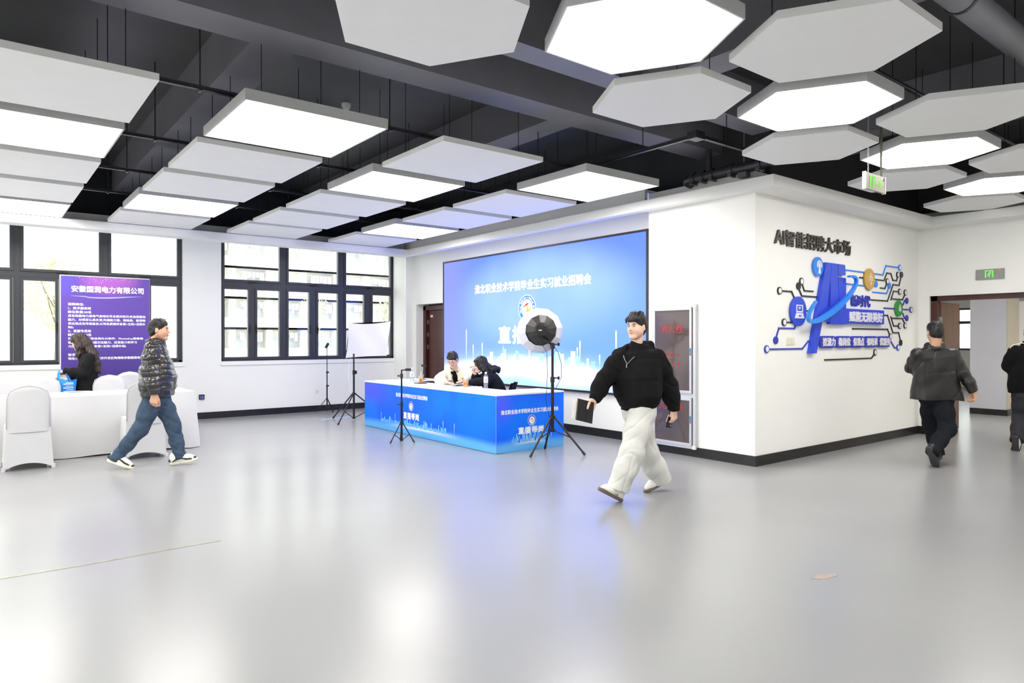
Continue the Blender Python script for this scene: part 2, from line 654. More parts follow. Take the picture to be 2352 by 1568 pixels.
# walls behind the camera
mb = MB()
ADDED_WINDOWS = ((-2.6, 1.6), (3.2, 7.2), (8.4, 12.0))
mb.box(XL - .2, YB - .2, 0, XL, YW, ZS).box(XL - .2, YB - .2, 3.25, XL, YW, 3.4)
for a, b in ((YB - .2, -2.6), (1.6, 3.2), (7.2, 8.4), (12.0, YW)):
    mb.box(XL - .2, a, ZS, XL, b, 3.25)
struct('wall_left', mb, 'wall')
for i, (a, b) in enumerate(ADDED_WINDOWS):
    added_window = bpy.data.objects.new('window_%d' % (4 + i), None)  # window added in the unseen left wall to bring in extra daylight
    col.objects.link(added_window)
    added_window.location = (XL - .1, (a + b) / 2, ZS)
    added_window['kind'] = 'structure'
    fr = MB()
    n_ = 4
    for k in range(n_ + 1):
        y_ = a + (b - a) * k / n_
        fr.box(XL - .14, max(a, y_ - .04), ZS, XL - .06, min(b, y_ + .04), 3.25)
    for z_ in (ZS + .03, 2.5, 3.22):
        fr.box(XL - .14, a, z_ - .03, XL - .06, b, z_ + .03)
    fr.build('frame', 'frame', added_window)
    MB().box(XL - .103, a, ZS, XL - .097, b, 3.25).build('pane', 'glass', added_window)
struct('wall_left_upper', MB().box(XL - .2, YB - .2, 3.4, XL, YW, 4.3), 'black_wall')
struct('wall_rear', MB().box(XL, YB - .2, 0, XE, YB, 3.4), 'wall')
struct('wall_rear_upper', MB().box(XL, YB - .2, 3.4, XE, YB, 4.3), 'black_wall')

# white bulkhead band running round the room
struct('trim_1', MB().box(XL, 12.18, 3.15, 6.86, 12.50, 3.275).box(XL, 12.44, 3.275, 7.2, 12.50, 3.36)
       .box(XL, 12.44, 3.36, 7.205, YW, 3.42), 'bulkhead')
struct('trim_2', MB().box(6.86, 4.11, 3.15, 6.985, 12.50, 3.275).box(6.93, 6.0, 3.275, 6.985, 12.5, 3.40)
       .box(6.93, 6.0, 3.40, XS, 12.83, 3.44).box(6.985, 4.45, 3.155, XP, 6.03, 3.27), 'bulkhead')
struct('trim_3', MB().box(6.985, 4.11, 3.15, 11.14, YP, 3.275), 'bulkhead')
struct('trim_4', MB().box(11.14, YB, 3.15, XE, YP, 3.275), 'bulkhead')

# black stone baseboards
BH = 0.12
struct('baseboard_window', MB().box(XL, YW - .015, 0, 7.205, YW, BH), 'baseboard')
struct('baseboard_column', MB().box(7.19, 12.815, 0, XS, 12.83, BH).box(7.19, 12.83, 0, 7.205, YW - .015, BH), 'baseboard')
struct('baseboard_screen', MB().box(XS - .015, 6.03, 0, XS, 11.66, BH), 'baseboard')
struct('baseboard_pier', MB().box(XP - .015, YP - .015, 0, XP, 6.03, BH).box(XP - .015, 6.03, 0, XS - .015, 6.045, BH), 'baseboard')
struct('baseboard_logo', MB().box(XP, YP - .015, 0, XE - .015, YP, BH), 'baseboard')
struct('baseboard_exit', MB().box(XE - .015, DY1 + .0, 0, XE, YP, BH).box(XE - .015, YB, 0, XE, DY0 - .1, BH), 'baseboard')

# black open ceiling: slab and concrete beams
ceil = struct('ceiling', MB().box(XL - .2, YB - .2, 4.25, 11.73, 13.62, 4.4), 'black_ceiling')
ZBm = 3.80


def beam(x0, y0, x1, y1):
    MB().box(x0, y0, ZBm, x1, y1, 4.26).build('beam', 'beam', ceil)


beam(XL, 5.13, XS, 5.50)
beam(XL, 4.19, 7.0, 4.46)
for x in (-1.4, 1.70, 4.80):
    beam(x, 5.50, x + .35, 12.44)
    beam(x, YB, x + .35, 4.19)
beam(7.9, YB, 8.25, 4.45)
beam(XL, 1.05, XE, 1.35)
beam(XL, -2.9, XE, -2.6)

# ------------------------------------------------------------------ windows
GU = [(3.675, 4.71), (4.893, 5.93), (6.114, 7.144)]
GLW = [(3.674, 4.105), (4.278, 4.709), (4.891, 5.311), (5.504, 5.929), (6.113, 6.52), (6.724, 7.143)]


def make_window(name, x_shift):
    root = bpy.data.objects.new(name, None)
    col.objects.link(root)
    root.location = (5.4 + x_shift, 13.5, ZS)
    root['kind'] = 'structure'
    s = x_shift
    y0, y1 = 13.44, 13.53
    x0, x1 = 3.60 + s, 7.225 + s
    fr = MB()
    fr.box(x0, y0, ZS, x0 + .045, y1, ZH).box(x1 - .045, y0, ZS, x1, y1, ZH)
    fr.box(x0, y0, ZS, x1, y1, ZS + .04).box(x0, y0, ZH - .04, x1, y1, ZH)
    fr.box(x0, y0 + .005, 2.455, x1, y1, 2.555)
    for a, b in ((4.755, 4.85), (5.975, 6.07)):
        fr.box(a + s, y0 + .003, ZS, b + s, y1, ZH)
    for c in (4.1915, 5.4075, 6.622):
        fr.box(c - .047 + s, y0 + .004, ZS, c + .047 + s, y1, 2.5)
    fr.build('frame', 'frame', root)

    def sash(xa, xb, za, zb, t):
        f = MB()
        ya = y0 - .018
        f.box(xa - t, ya, za - t, xa, y1 - .03, zb + t).box(xb, ya, za - t, xb + t, y1 - .03, zb + t)
        f.box(xa, ya, za - t, xb, y1 - .03, za).box(xa, ya, zb, xb, y1 - .03, zb + t)
        so = f.build('sash', 'frame', root)
        MB().box(xa, y0 + .022, za, xb, y0 + .028, zb).build('pane', 'glass', so)
        return so
    for i, (a, b) in enumerate(GU):
        so = sash(a + s, b + s, 2.60, 3.32, .044)
        c = (a + b) / 2 + s
        MB().box(c - .08, y0 - .04, 2.545, c + .08, y0 - .018, 2.565).box(c - .02, y0 - .055, 2.54, c + .02, y0 - .03, 2.57).build('latch', 'black_metal', so)
    for i, (a, b) in enumerate(GLW):
        so = sash(a + s, b + s, 1.126, 2.41, .042)
        hx = b + .02 if i % 2 == 0 else a - .02
        MB().box(hx - .012 + s, y0 - .035, 1.62, hx + .012 + s, y0 - .018, 1.74).cyl((hx + s, y0 - .05, 1.70), (hx + s, y0 - .05, 1.57), .009).build('handle', 'black_metal', so)
    MB().box(x0 - .02, YW - .025, ZS - .075, x1 + .02, YW + .08, ZS - .0).build('window_sill', 'wall', root)
    return root


make_window('window_1', -4.29)
make_window('window_2', 0.0)

# ------------------------------------------------------------------ niche door beside the video wall
door = bpy.data.objects.new('door_1', None)
col.objects.link(door)
door.location = (7.62, 12.2, 0)
door['kind'] = 'structure'
dm = MB()
dm.box(7.57, 12.64, 0, 7.70, 12.74, 2.17).box(7.57, 11.66, 0, 7.70, 11.74, 2.17).box(7.57, 11.66, 2.08, 7.70, 12.74, 2.17)
dm.build('door_frame', 'door_wood', door)
dl = MB().box(7.63, 11.74, 0.01, 7.67, 12.60, 2.075)
dl.box(7.622, 11.85, 0.25, 7.63, 12.30, 0.95).box(7.622, 11.85, 1.15, 7.63, 12.30, 1.80)
leaf = dl.build('door_leaf', 'door_wood', door)
for z in (0.45, 1.30, 1.56, 1.83):
    MB().box(7.60, 12.60, z - .045, 7.635, 12.635, z + .045).build('hinge', 'steel', door)
MB().box(7.625, 12.44, 1.93, 7.63, 12.53, 1.975).build('name_plate', 'white_plastic', door)
MB().box(7.70, 11.6, 0, 7.8, 12.8, 2.25).build('backing', 'black_wall', door)

# ------------------------------------------------------------------ exit door and the room beyond
door = bpy.data.objects.new('door_2', None)
col.objects.link(door)
door.location = (11.62, 3.3, 0)
door['kind'] = 'structure'
dm = MB()
dm.box(11.58, DY1 - .09, 0, 11.71, DY1, DZ).box(11.58, DY0, 0, 11.71, DY0 + .09, DZ).box(11.58, DY0, DZ - .075, 11.71, DY1, DZ)
dm.build('door_frame', 'door_wood', door)
for sgn, hy, ang in ((1, DY1 - .09, 4), (-1, DY0 + .09, -4)):
    a = R(ang)
    Mx = Matrix.Rotation(a, 3, 'Z')
    lf = MB()

    def P(u, w, z):
        q = Mx @ Vector((u, w, 0))
        return (11.66 + q.x, hy + q.y, z)

    def rb(mbx, u0, w0, z0, u1, w1, z1):
        mbx.add([P(u0, w0, z0), P(u1, w0, z0), P(u1, w1, z0), P(u0, w1, z0), P(u0, w0, z1), P(u1, w0, z1), P(u1, w1, z1), P(u0, w1, z1)],
                [(0, 3, 2, 1), (4, 5, 6, 7), (0, 1, 5, 4), (1, 2, 6, 5), (2, 3, 7, 6), (3, 0, 4, 7)])
    rb(lf, 0.03, -.02, .01, .93, .02, DZ - .09)
    for z0, z1 in ((.2, .85), (1.0, 1.65)):
        rb(lf, .15, -.028 * sgn, z0, .80, -.02 * sgn, z1)
    lo = lf.build('door_leaf', 'door_brown', door)
    hb = MB()
    rb(hb, .83, -.07, .95, .87, .07, 1.12)
    hb.build('door_handle', 'steel', lo)
    for z in (.4, 1.75):
        h_ = MB()
        rb(h_, -.03, -.03, z - .06, .035, .0, z + .06)
        h_.build('hinge', 'steel', lo)

struct('wall_corridor_far', MB().box(24.0, -4.2, 0, 24.2, 7.0, 3.1).box(24.0, 9.2, 0, 24.2, 13.2, 3.1)
       .box(24.0, 7.0, 0, 24.2, 9.2, 1.12).box(24.0, 7.0, 2.42, 24.2, 9.2, 3.1), 'wall')
struct('wall_corridor_north', MB().box(11.73, 13.0, 0, 24.0, 13.2, 3.1), 'wall')
struct('wall_corridor_south', MB().box(11.73, -4.2, 0, 24.0, -4.0, 3.1), 'wall')
struct('ceiling_corridor', MB().box(11.73, -4.2, 3.1, 24.2, 13.2, 3.2), 'wall')
struct('wall_corridor_near', MB().box(11.73, YP + .2, 0, 11.78, 13.0, 3.1), 'wall')
w3 = bpy.data.objects.new('window_3', None)
col.objects.link(w3)
w3.location = (24.05, 8.1, 1.12)
w3['kind'] = 'structure'
fr = MB()
for z0, z1 in ((1.12, 1.18), (1.93, 2.02), (2.36, 2.42)):
    fr.box(24.02, 7.0, z0, 24.09, 9.2, z1)
for y in (7.0, 7.7, 8.10, 8.45, 9.14):
    fr.box(24.02, y, 1.12, 24.09, y + .06, 2.42)
fr.build('frame', 'frame', w3)
MB().box(24.05, 7.0, 1.15, 24.056, 9.2, 2.40).build('pane', 'glass', w3)
M['lilac_wall'] = mat('pale_lilac_wall_paint', (200, 200, 212), 0.75, var=0.02, scale=2)
M['beige_wall'] = mat('beige_wall_paint', (196, 188, 172), 0.75, var=0.03, scale=2)
struct('wall_corridor_column', MB().box(15.44, 4.42, 0, 16.14, 5.02, 3.1), 'lilac_wall')
struct('wall_corridor_column_side', MB().box(15.46, 4.405, 0.12, 16.14, 4.42, 3.1), 'beige_wall')
struct('baseboard_corridor', MB().box(15.425, 4.39, 0, 16.14, 5.02, .115), 'baseboard')
struct('wall_corridor_partition', MB().box(16.9, 2.2, 0, 17.1, 4.9, 2.25), 'wall')

# unseen lamps added to brighten the room beyond the exit door
for yy in (1.5, 8.5):
    t = thing('corridor_fill_lamp', 'added unseen lamp brightening the room beyond the exit door, ' + ('nearer end' if yy < 5 else 'farther end'), 'lamp', (13.9, yy, 3.02))
    MB().box(12.8, yy - .16, 3.04, 15.0, yy + .16, 3.098).build('housing', 'panel_edge', t)
    MB().box(12.83, yy - .13, 3.03, 14.97, yy + .13, 3.04).build('diffuser', emission_mat('corridor_fill_glow', (255, 250, 240), 40.0), t)

# ------------------------------------------------------------------ suspended ceiling panels
ZP = 3.28


def panel(shape, lit):
    """builds one panel around the origin: bottom face at z=0"""
    name = ('square' if shape == 4 else 'hexagonal') + ('_ceiling_lamp' if lit else '_ceiling_panel')
    th = 0.085 if lit else 0.05
    root = bpy.data.objects.new(name, None)
    root.empty_display_size = .1
    col.objects.link(root)
    if shape == 4:
        outer = [(-.6, -.6), (.6, -.6), (.6, .6), (-.6, .6)]
        wires = [(-.42, -.42), (.42, -.42), (.42, .42), (-.42, .42)]
    else:
        outer = circle(6, .6)
        wires = circle(3, .38, a0=.5)
    if lit:
        k = (0.6 - .014) / .6
        inner = [(x * k, y * k) for x, y in outer]
        mb = MB()
        n = len(outer)
        vs_ = [(x, y, 0) for x, y in outer] + [(x, y, th) for x, y in outer] + [(x, y, 0) for x, y in inner] + [(x, y, .012) for x, y in inner]
        fs_ = [(i, (i + 1) % n, n + (i + 1) % n, n + i) for i in range(n)]
        fs_ += [tuple(range(n, 2 * n))]
        fs_ += [((i + 1) % n, i, 2 * n + i, 2 * n + (i + 1) % n) for i in range(n)]
        fs_ += [(2 * n + (i + 1) % n, 2 * n + i, 3 * n + i, 3 * n + (i + 1) % n) for i in range(n)]
        mb.add(vs_, fs_)
        mb.build('housing', 'panel_edge', root, base=(0, 0, 0))
        d = MB().add([(x, y, .004) for x, y in inner] + [(x, y, .012) for x, y in inner],
                     [tuple(reversed(range(n))), tuple(range(n, 2 * n))])
        d.build('diffuser', 'lamp_face', root, base=(0, 0, 0))
    else:
        MB().plate(outer, (0, 0, 0), XA, YA_, th).build('board', 'panel', root, base=(0, 0, 0))
    for x, y in wires:
        MB().cyl((x, y, th), (x, y, 4.25 - ZP), .0035, n=5).build('suspension_wire', 'wire', root, base=(0, 0, 0))
    return root


protos = {(s, l): panel(s, l) for s in (4, 6) for l in (0, 1)}
used = set()


def place_panel(shape, lit, x, y, label):
    key = (shape, lit)
    if key in used:
        o = copy_tree(protos[key])
    else:
        used.add(key)
        o = protos[key]
    o.location = (x, y, ZP)
    tag(o, label, 'ceiling lamp' if lit else 'ceiling panel',
        ('square' if shape == 4 else 'hexagonal') + (' ceiling lamps' if lit else ' ceiling panels'))


COLX = {'A': 0.415, 'B': 2.20, 'C': 3.965, 'D': 5.78}
ROWY = [5.90, 7.32, 8.735, 10.17, 11.57]
LIT = {'A2', 'A5', 'B1', 'B4', 'C2', 'D1', 'D4'}
col_words = {'A': 'leftmost column', 'B': 'second column from the left', 'C': 'third column from the left', 'D': 'column beside the video wall'}
row_words = ['row nearest the camera', 'second row from the camera', 'middle row', 'second row from the windows', 'row nearest the windows']
for c, x in COLX.items():
    for r, y in enumerate(ROWY):
        lit = int(f'{c}{r + 1}' in LIT)
        place_panel(4, lit, x, y, ('glowing square ceiling lamp, ' if lit else 'plain white square ceiling panel, ') + col_words[c] + ', ' + row_words[r])
HEX = [(2.075, 3.39, 0, 'plain white hexagonal panel cut off at the top left of the honeycomb'),
       (3.13, 2.75, 1, 'largest glowing hexagonal ceiling lamp, at the top edge of view'),
       (4.175, 2.12, 0, 'large plain white hexagonal panel right of the largest lit hexagon'),
       (4.19, 3.39, 0, 'plain white hexagonal panel between the two nearest lit hexagons, on the window side'),
       (5.215, 2.75, 1, 'second nearest glowing hexagonal lamp, in the middle of the honeycomb'),
       (6.26, 3.39, 0, 'plain white hexagonal panel above the wall corner'),
       (6.285, 2.125, 0, 'plain white hexagonal panel in front of the hanging 1F sign, cut by the right edge'),
       (7.36, 2.755, 1, 'third nearest glowing hexagonal lamp, behind the hanging 1F sign'),
       (8.42, 3.39, 0, 'plain white hexagonal panel right behind the 1F sign board'),
       (8.43, 2.14, 0, 'plain white hexagonal panel at the right edge above the fourth lit hexagon'),
       (9.55, 2.775, 1, 'farthest glowing hexagonal lamp, at the right edge above the exit door'),
       (10.57, 3.385, 0, 'farthest plain white hexagonal panel, low above the exit door')]
for x, y, lit, lb in HEX:
    place_panel(6, lit, x, y, lb)

# unseen lamps and panels added for more light, behind and left of the camera
for x in (-1.37, -3.15):
    for r, y in enumerate(ROWY):
        lit = int((r in (0, 3)) if x > -2 else (r in (1, 4)))
        place_panel(4, lit, x, y, 'added unseen square ceiling ' + ('lamp' if lit else 'panel') + ' of the hall left of the camera')
for x, y, lit in ((1.03, 2.75, 1), (-1.07, 2.75, 1), (-3.0, 2.75, 1), (2.08, 2.12, 0), (-.03, 3.39, 0), (-.03, 2.12, 0), (-2.1, 3.39, 0), (-2.1, 2.12, 0),
                  (-2.0, -.9, 1), (.1, -.9, 1), (2.2, -.9, 1), (4.3, -.9, 1), (6.4, -.9, 1), (8.5, -.9, 1), (10.5, -.9, 1),
                  (-.95, -1.53, 0), (1.15, -1.53, 0), (3.25, -1.53, 0), (5.35, -1.53, 0), (7.45, -1.53, 0), (9.5, -1.53, 0)):
    place_panel(6, lit, x, y, 'added unseen hexagonal ceiling ' + ('lamp' if lit else 'panel') + ' of the hall behind the camera')

# ------------------------------------------------------------------ pipes, cable trays and ceiling fittings
for i, (y, xa, xb) in enumerate(((5.87, XL, 5.62), (7.62, XL, 6.8), (9.25, XL, 6.8), (10.75, XL, 6.8))):
    words = ['nearest the camera', 'over the second row of panels', 'over the middle of the hall', 'nearest the windows'][i]
    t = thing('cable_tray', 'thin dark cable tray hung across the black ceiling, ' + words, 'cable tray', (1.0, y, 3.47), 'hung cable trays')
    MB().box(xa, y - .025, 3.47, xb, y - .021, 3.50).box(xa, y + .021, 3.47, xb, y + .025, 3.50).box(xa, y - .025, 3.47, xb, y + .025, 3.474).build('tray', 'pipe', t)
    for x in (-0.6, 1.42, 3.12, 4.98, 6.6):
        if x < xb:
            MB().cyl((x, y, 3.46), (x, y, 4.25), .006, n=6).box(x - .012, y - .035, 3.455, x + .012, y + .035, 3.468).build('hanger', 'pipe', t)
t = thing('cable_tray', 'dark cable tray with a junction box running towards the wall corner', 'cable tray', (5.63, 5.0, 3.47), 'hung cable trays')
MB().box(5.605, 4.22, 3.47, 5.655, 5.84, 3.475).box(5.605, 4.22, 3.47, 5.610, 5.84, 3.505).box(5.65, 4.22, 3.47, 5.655, 5.84, 3.505).build('tray', 'pipe', t)
MB().box(5.58, 4.17, 3.455, 5.72, 4.28, 3.53).cyl((5.65, 4.168, 3.50), (5.65, 4.165, 3.50), .012).build('junction_box', 'pipe', t)
MB().box(5.72, 4.20, 3.48, 6.78, 4.205, 3.51).box(5.72, 4.245, 3.48, 6.78, 4.25, 3.51).box(5.72, 4.20, 3.48, 6.78, 4.25, 3.485).build('tray_branch', 'pipe', t)
for x, y in ((5.63, 4.9), (5.63, 5.6), (6.15, 4.22)):
    MB().cyl((x, y, 3.47), (x, y, 4.25), .006, n=6).build('hanger', 'pipe', t)

# flanged pipe above the pier
t = thing('flanged_pipe', 'thick dark pipe with bolted couplings above the wall corner', 'pipe', (6.88, 4.7, 3.40))
zz = 3.43
MB().cyl((6.90, 4.05, zz), (6.90, 5.22, zz), .052, n=20).build('pipe', 'pipe', t, smooth=40)
for y, w in ((5.20, .07), (5.06, .06), (4.92, .05), (4.66, .06), (4.30, .06)):
    o = MB().cyl((6.90, y - w / 2, zz), (6.90, y + w / 2, zz), .066, n=20).build('coupling', 'pipe', t, smooth=40)
    MB().cyl((6.83, y, zz - .075), (6.97, y, zz - .075), .010, n=8).box(6.84, y - .02, zz - .085, 6.86, y + .02, zz - .05).box(6.94, y - .02, zz - .085, 6.96, y + .02, zz - .05).build('bolt', 'steel', o)
MB().tube([(6.90, 5.22, zz), (6.91, 5.29, zz - .01), (6.95, 5.33, zz - .02), (7.03, 5.34, zz - .03)], [.054, .056, .056, .056], n=16).build('elbow', 'pipe', t, smooth=40)
MB().cyl((6.90, 4.98, zz + .04), (6.90, 4.98, zz + .30), .04, n=16).build('riser', 'pipe', t, smooth=40)
MB().tube([(6.90, 4.05, zz), (6.90, 3.95, zz + .02), (6.92, 3.88, zz + .08), (6.95, 3.86, zz + .4), (6.95, 3.86, 4.245)], .05, n=16).build('bend', 'pipe', t, smooth=40)
MB().box(6.86, 4.45, zz - .12, 6.95, 4.56, zz - .06).cyl((6.90, 4.5, zz - .05), (6.90, 4.5, zz + .8), .008, n=6).build('bracket', 'steel', t)

t = thing('ventilation_duct', 'big round dark duct crossing the black ceiling at the top right', 'duct', (6.5, 1.72, 3.6))
MB().cyl((2.0, 1.72, 3.72), (XE, 1.72, 3.72), .10, n=28).build('duct', 'beam', t, smooth=40)
for x in (3.2, 5.1, 7.0, 8.9):
    MB().cyl((x, 1.72, 3.72), (x + .03, 1.72, 3.72), .106, n=28).cyl((x, 1.72, 3.8), (x, 1.72, 4.25), .006, n=6).build('clamp', 'pipe', t)
t = thing('sprinkler_pipe', 'thin dark sprinkler pipe running between the hexagonal ceiling panels', 'pipe', (8.0, 3.0, 3.5))
MB().cyl((7.6, 4.05, 3.52), (7.6, 1.95, 3.52), .022, n=10).cyl((4.6, 2.45, 3.56), (9.6, 2.45, 3.56), .022, n=10).build('pipe', 'pipe', t, smooth=40)
for x, y in ((7.6, 3.6), (7.6, 2.2), (5.6, 2.45), (9.0, 2.45)):
    MB().cyl((x, y, 3.5), (x, y, 4.25), .005, n=6).build('hanger', 'pipe', t)

# smoke detector
t = thing('smoke_detector', 'small white round smoke detector on the black ceiling', 'detector', (3.45, 7.57, 4.19))
MB().lathe([(.055, 4.25), (.055, 4.22), (.05, 4.212)], (3.45, 7.57, 0), 24).build('base', 'white_plastic', t, smooth=40)
MB().lathe([(.046, 4.212), (.046, 4.20), (.034, 4.196), (.034, 4.185), (.028, 4.18)], (3.45, 7.57, 0), 24).build('sensor', 'white_plastic', t, smooth=40)

# hanging direction sign 1F ->
t = thing('direction_sign', 'hanging 1F arrow sign with green glowing characters on a chain', 'sign', (6.54, 2.90, 2.84))
sx0, sx1, sz0, sz1, sy = 6.335, 6.73, 2.835, 2.985, 2.90
MB().box(sx0, sy - .012, sz0, sx1, sy + .012, sz1).build('panel', mat('brushed_beige_metal', (158, 154, 136), 0.5, metal=0.1, var=0.05), t)
for xx in (sx0, sx1):
    MB().box(xx - .006, sy - .016, sz0 - .004, xx + .006, sy + .016, sz1 + .004).build('end_cap', 'white_plastic', t)
text('lettering', '1F', 'green_light', (sx0 + .08, sy - .012, sz0 + .025), XA, ZA, w=.115, h=.10, depth=.002, bold=.02, parent=t)
ar = [(0, -.006), (.045, -.006), (.045, -.025), (.085, 0.003), (.045, .031), (.045, .012), (0, .012)]
MB().plate(ar, (sx0 + .235, sy - .012, sz0 + .065), XA, ZA, .002).build('arrow', 'green_light', t)
MB().box(sx1 - .075, sy - .0135, sz1 - .035, sx1 - .05, sy - .012, sz1 - .012).build('rating_label', 'ivory', t)
MB().box(sx1 - .045, sy - .0135, sz1 - .04, sx1 - .018, sy - .012, sz1 - .012).build('button', 'black_plastic', t)
pts = []
ch = MB()
zc = sz1
k = 0
while zc < 4.24:
    pl = circle(8, 1.0)
    ring = []
    for cx, cy in pl:
        if k % 2 == 0:
            ring.append((sx0 + .075 + cx * .006, sy, zc + .014 + cy * .014))
        else:
            ring.append((sx0 + .075, sy + cx * .006, zc + .014 + cy * .014))
    ch.tube(ring, .002, n=4, closed=True)
    zc += .022
    k += 1
ch.build('chain', 'white_plastic', t)
MB().tube([(sx1 - .055, sy, sz1), (sx1 - .06, sy, 3.15), (sx1 - .056, sy, 3.3), (sx1 - .064, sy, 4.25)], [.009, .009, .013, .016], n=8).build('cable_sleeve', mat('grey_cable_sleeve', (120, 118, 108), 0.7), t)

# ------------------------------------------------------------------ video wall
SY0, SY1, SZ0, SZ1 = 11.605, 6.305, 0.645, 3.003      # left, right, bottom, top
XF = 7.36
SW, SH = SY0 - SY1, SZ1 - SZ0
sm = bpy.data.materials.new('led_screen_picture')
sm.use_nodes = True
N_ = Nodes(sm)
N_.n.clear()
o_ = N_.new('ShaderNodeOutputMaterial')
tc = N_.new('ShaderNodeTexCoord')
sp = N_.new('ShaderNodeSeparateXYZ')
N_.l.new(tc.outputs['Object'], sp.inputs[0])
u = N_.math('DIVIDE', N_.math('MULTIPLY', sp.outputs['Y'], -1.0), SW)      # -0.5 left .. 0.5 right
v = N_.math('DIVIDE', sp.outputs['Z'], SH)                              # 0 bottom .. 1 top
nz = N_.noise(tc.outputs['Object'], 0.9, 2)
base = N_.mix(N_.smooth(v, 0.35, 1.05), lin((132, 176, 246)), lin((106, 140, 250)))
# pale cyan-green cloud in the middle
du = N_.math('DIVIDE', N_.math('SUBTRACT', u, 0.05), 0.42)
dv = N_.math('DIVIDE', N_.math('SUBTRACT', v, 0.66), 0.36)
rr = N_.math('ADD', N_.math('POWER', N_.math('ABSOLUTE', du), 2.0), N_.math('POWER', N_.math('ABSOLUTE', dv), 2.0))
cl = N_.math('MULTIPLY', N_.math('SUBTRACT', 1.0, N_.smooth(rr, 0.0, 1.4)), N_.math('ADD', N_.math('MULTIPLY', nz, 0.9), 0.35), clamp=True)
base = N_.mix(cl, base, lin((172, 208, 238)))
# violet-blue left side
base = N_.mix(N_.math('MULTIPLY', N_.smooth(N_.math('MULTIPLY', u, -1.0), 0.22, 0.5), 0.8), base, lin((144, 150, 255)))
# deeper blue at the lower right of centre
base = N_.mix(N_.math('MULTIPLY', N_.math('MULTIPLY', N_.smooth(N_.math('MULTIPLY', v, -1.0), -0.75, -0.3), N_.smooth(u, -0.1, 0.25)), 0.55), base, lin((116, 168, 250)))
# white-green glow along the bottom
wv = N_.math('ADD', v, N_.math('MULTIPLY', N_.math('SUBTRACT', nz, 0.5), 0.10))
hump = N_.math('MULTIPLY', N_.math('POWER', N_.math('ABSOLUTE', N_.math('SUBTRACT', u, -0.05)), 2.0), 0.5)
wv = N_.math('ADD', wv, hump)
base = N_.mix(N_.math('MULTIPLY', N_.math('SUBTRACT', 1.0, N_.smooth(wv, 0.12, 0.34)), 0.75), base, lin((205, 240, 225)))
band = N_.math('SUBTRACT', 1.0, N_.smooth(N_.math('ABSOLUTE', N_.math('SUBTRACT', wv, 0.145)), 0.02, 0.11))
base = N_.mix(band, base, lin((255, 255, 250)))
base = N_.mix(N_.math('MULTIPLY', N_.math('SUBTRACT', 1.0, N_.smooth(wv, 0.0, 0.09)), 0.7), base, lin((176, 222, 235)))
base = N_.mix(N_.math('MULTIPLY', N_.math('MULTIPLY', N_.smooth(u, 0.15, 0.5), N_.math('SUBTRACT', 1.0, N_.smooth(v, 0.02, 0.16))), 0.8), base, lin((128, 184, 250)))
em = N_.new('ShaderNodeEmission')
# blue LEDs run hotter than the camera can hold
base = N_.mix(1.0, base, (0.97, 0.95, 1.9, 1.0), 'MULTIPLY')
N_.l.new(base, em.inputs['Color'])
em.inputs['Strength'].default_value = SCREEN_STRENGTH
N_.l.new(em.outputs[0], o_.inputs['Surface'])
M['screen_white'] = emission_mat('led_white_lettering', (255, 255, 255), 1.0)


def fade_mat(name, rgb, strength, z0, z1, lo, hi, emissive=True):
    """picture element that fades out towards its foot"""
    m = bpy.data.materials.new(name)
    m.use_nodes = True
    K = Nodes(m)
    K.n.clear()
    out = K.new('ShaderNodeOutputMaterial')
    tc = K.new('ShaderNodeTexCoord')
    sp = K.new('ShaderNodeSeparateXYZ')
    K.l.new(tc.outputs['Object'], sp.inputs[0])
    f = K.smooth(sp.outputs['Z'], z0, z1)
    f = K.math('ADD', K.math('MULTIPLY', f, hi - lo), lo)
    if emissive:
        e = K.new('ShaderNodeEmission')
        e.inputs['Strength'].default_value = strength
    else:
        e = K.new('ShaderNodeBsdfDiffuse')
    e.inputs['Color'].default_value = lin(rgb)
    tr = K.new('ShaderNodeBsdfTransparent')
    mx = K.new('ShaderNodeMixShader')
    K.l.new(f, mx.inputs['Fac'])
    K.l.new(tr.outputs[0], mx.inputs[1])
    K.l.new(e.outputs[0], mx.inputs[2])
    K.l.new(mx.outputs[0], out.inputs['Surface'])
    return m


M['screen_glow'] = fade_mat('led_pale_green', (206, 244, 232), SCREEN_STRENGTH, .28, .60, 0, .55)
M['screen_glow2'] = fade_mat('led_green_tower', (170, 228, 224), SCREEN_STRENGTH, .28, .60, 0, .6)
M['screen_pale'] = fade_mat('led_pale_tower', (236, 250, 240), SCREEN_STRENGTH, .28, .62, 0, .8)
M['screen_streak'] = fade_mat('led_light_streak', (255, 255, 255), SCREEN_STRENGTH * 1.2, .35, .85, .05, 1.0)
M['screen_ring'] = emission_mat('led_blue_ring', (84, 150, 240), SCREEN_STRENGTH)
M['screen_red'] = emission_mat('led_red_feather', (232, 92, 60), SCREEN_STRENGTH)
M['screen_gold'] = emission_mat('led_gold_feather', (250, 196, 60), SCREEN_STRENGTH)

scr = thing('video_wall', 'large blue video wall with white Chinese headline behind the desk', 'screen', (XF, (SY0 + SY1) / 2, SZ0))
MB().box(XF, SY1 + .03, SZ0 + .03, XF + .038, SY0 - .03, SZ1 - .03).build('display', sm, scr)
fr = MB()
fr.box(XF - .012, SY1, SZ0, XF + .039, SY1 + .032, SZ1).box(XF - .012, SY0 - .032, SZ0, XF + .039, SY0, SZ1)
fr.box(XF - .012, SY1 + .032, SZ0, XF + .039, SY0 - .032, SZ0 + .032).box(XF - .012, SY1 + .032, SZ1 - .032, XF + .039, SY0 - .032, SZ1)
fr.build('bezel', mat('dark_brown_bezel', (52, 40, 42), 0.4), scr)
HEAD = '淮北职业技术学院毕业生实习就业招聘会'
text('headline', HEAD, 'screen_white', (XF - .001, 10.50, 2.308), NY, ZA, w=3.075, h=.165, depth=.002, bold=.028, parent=scr)
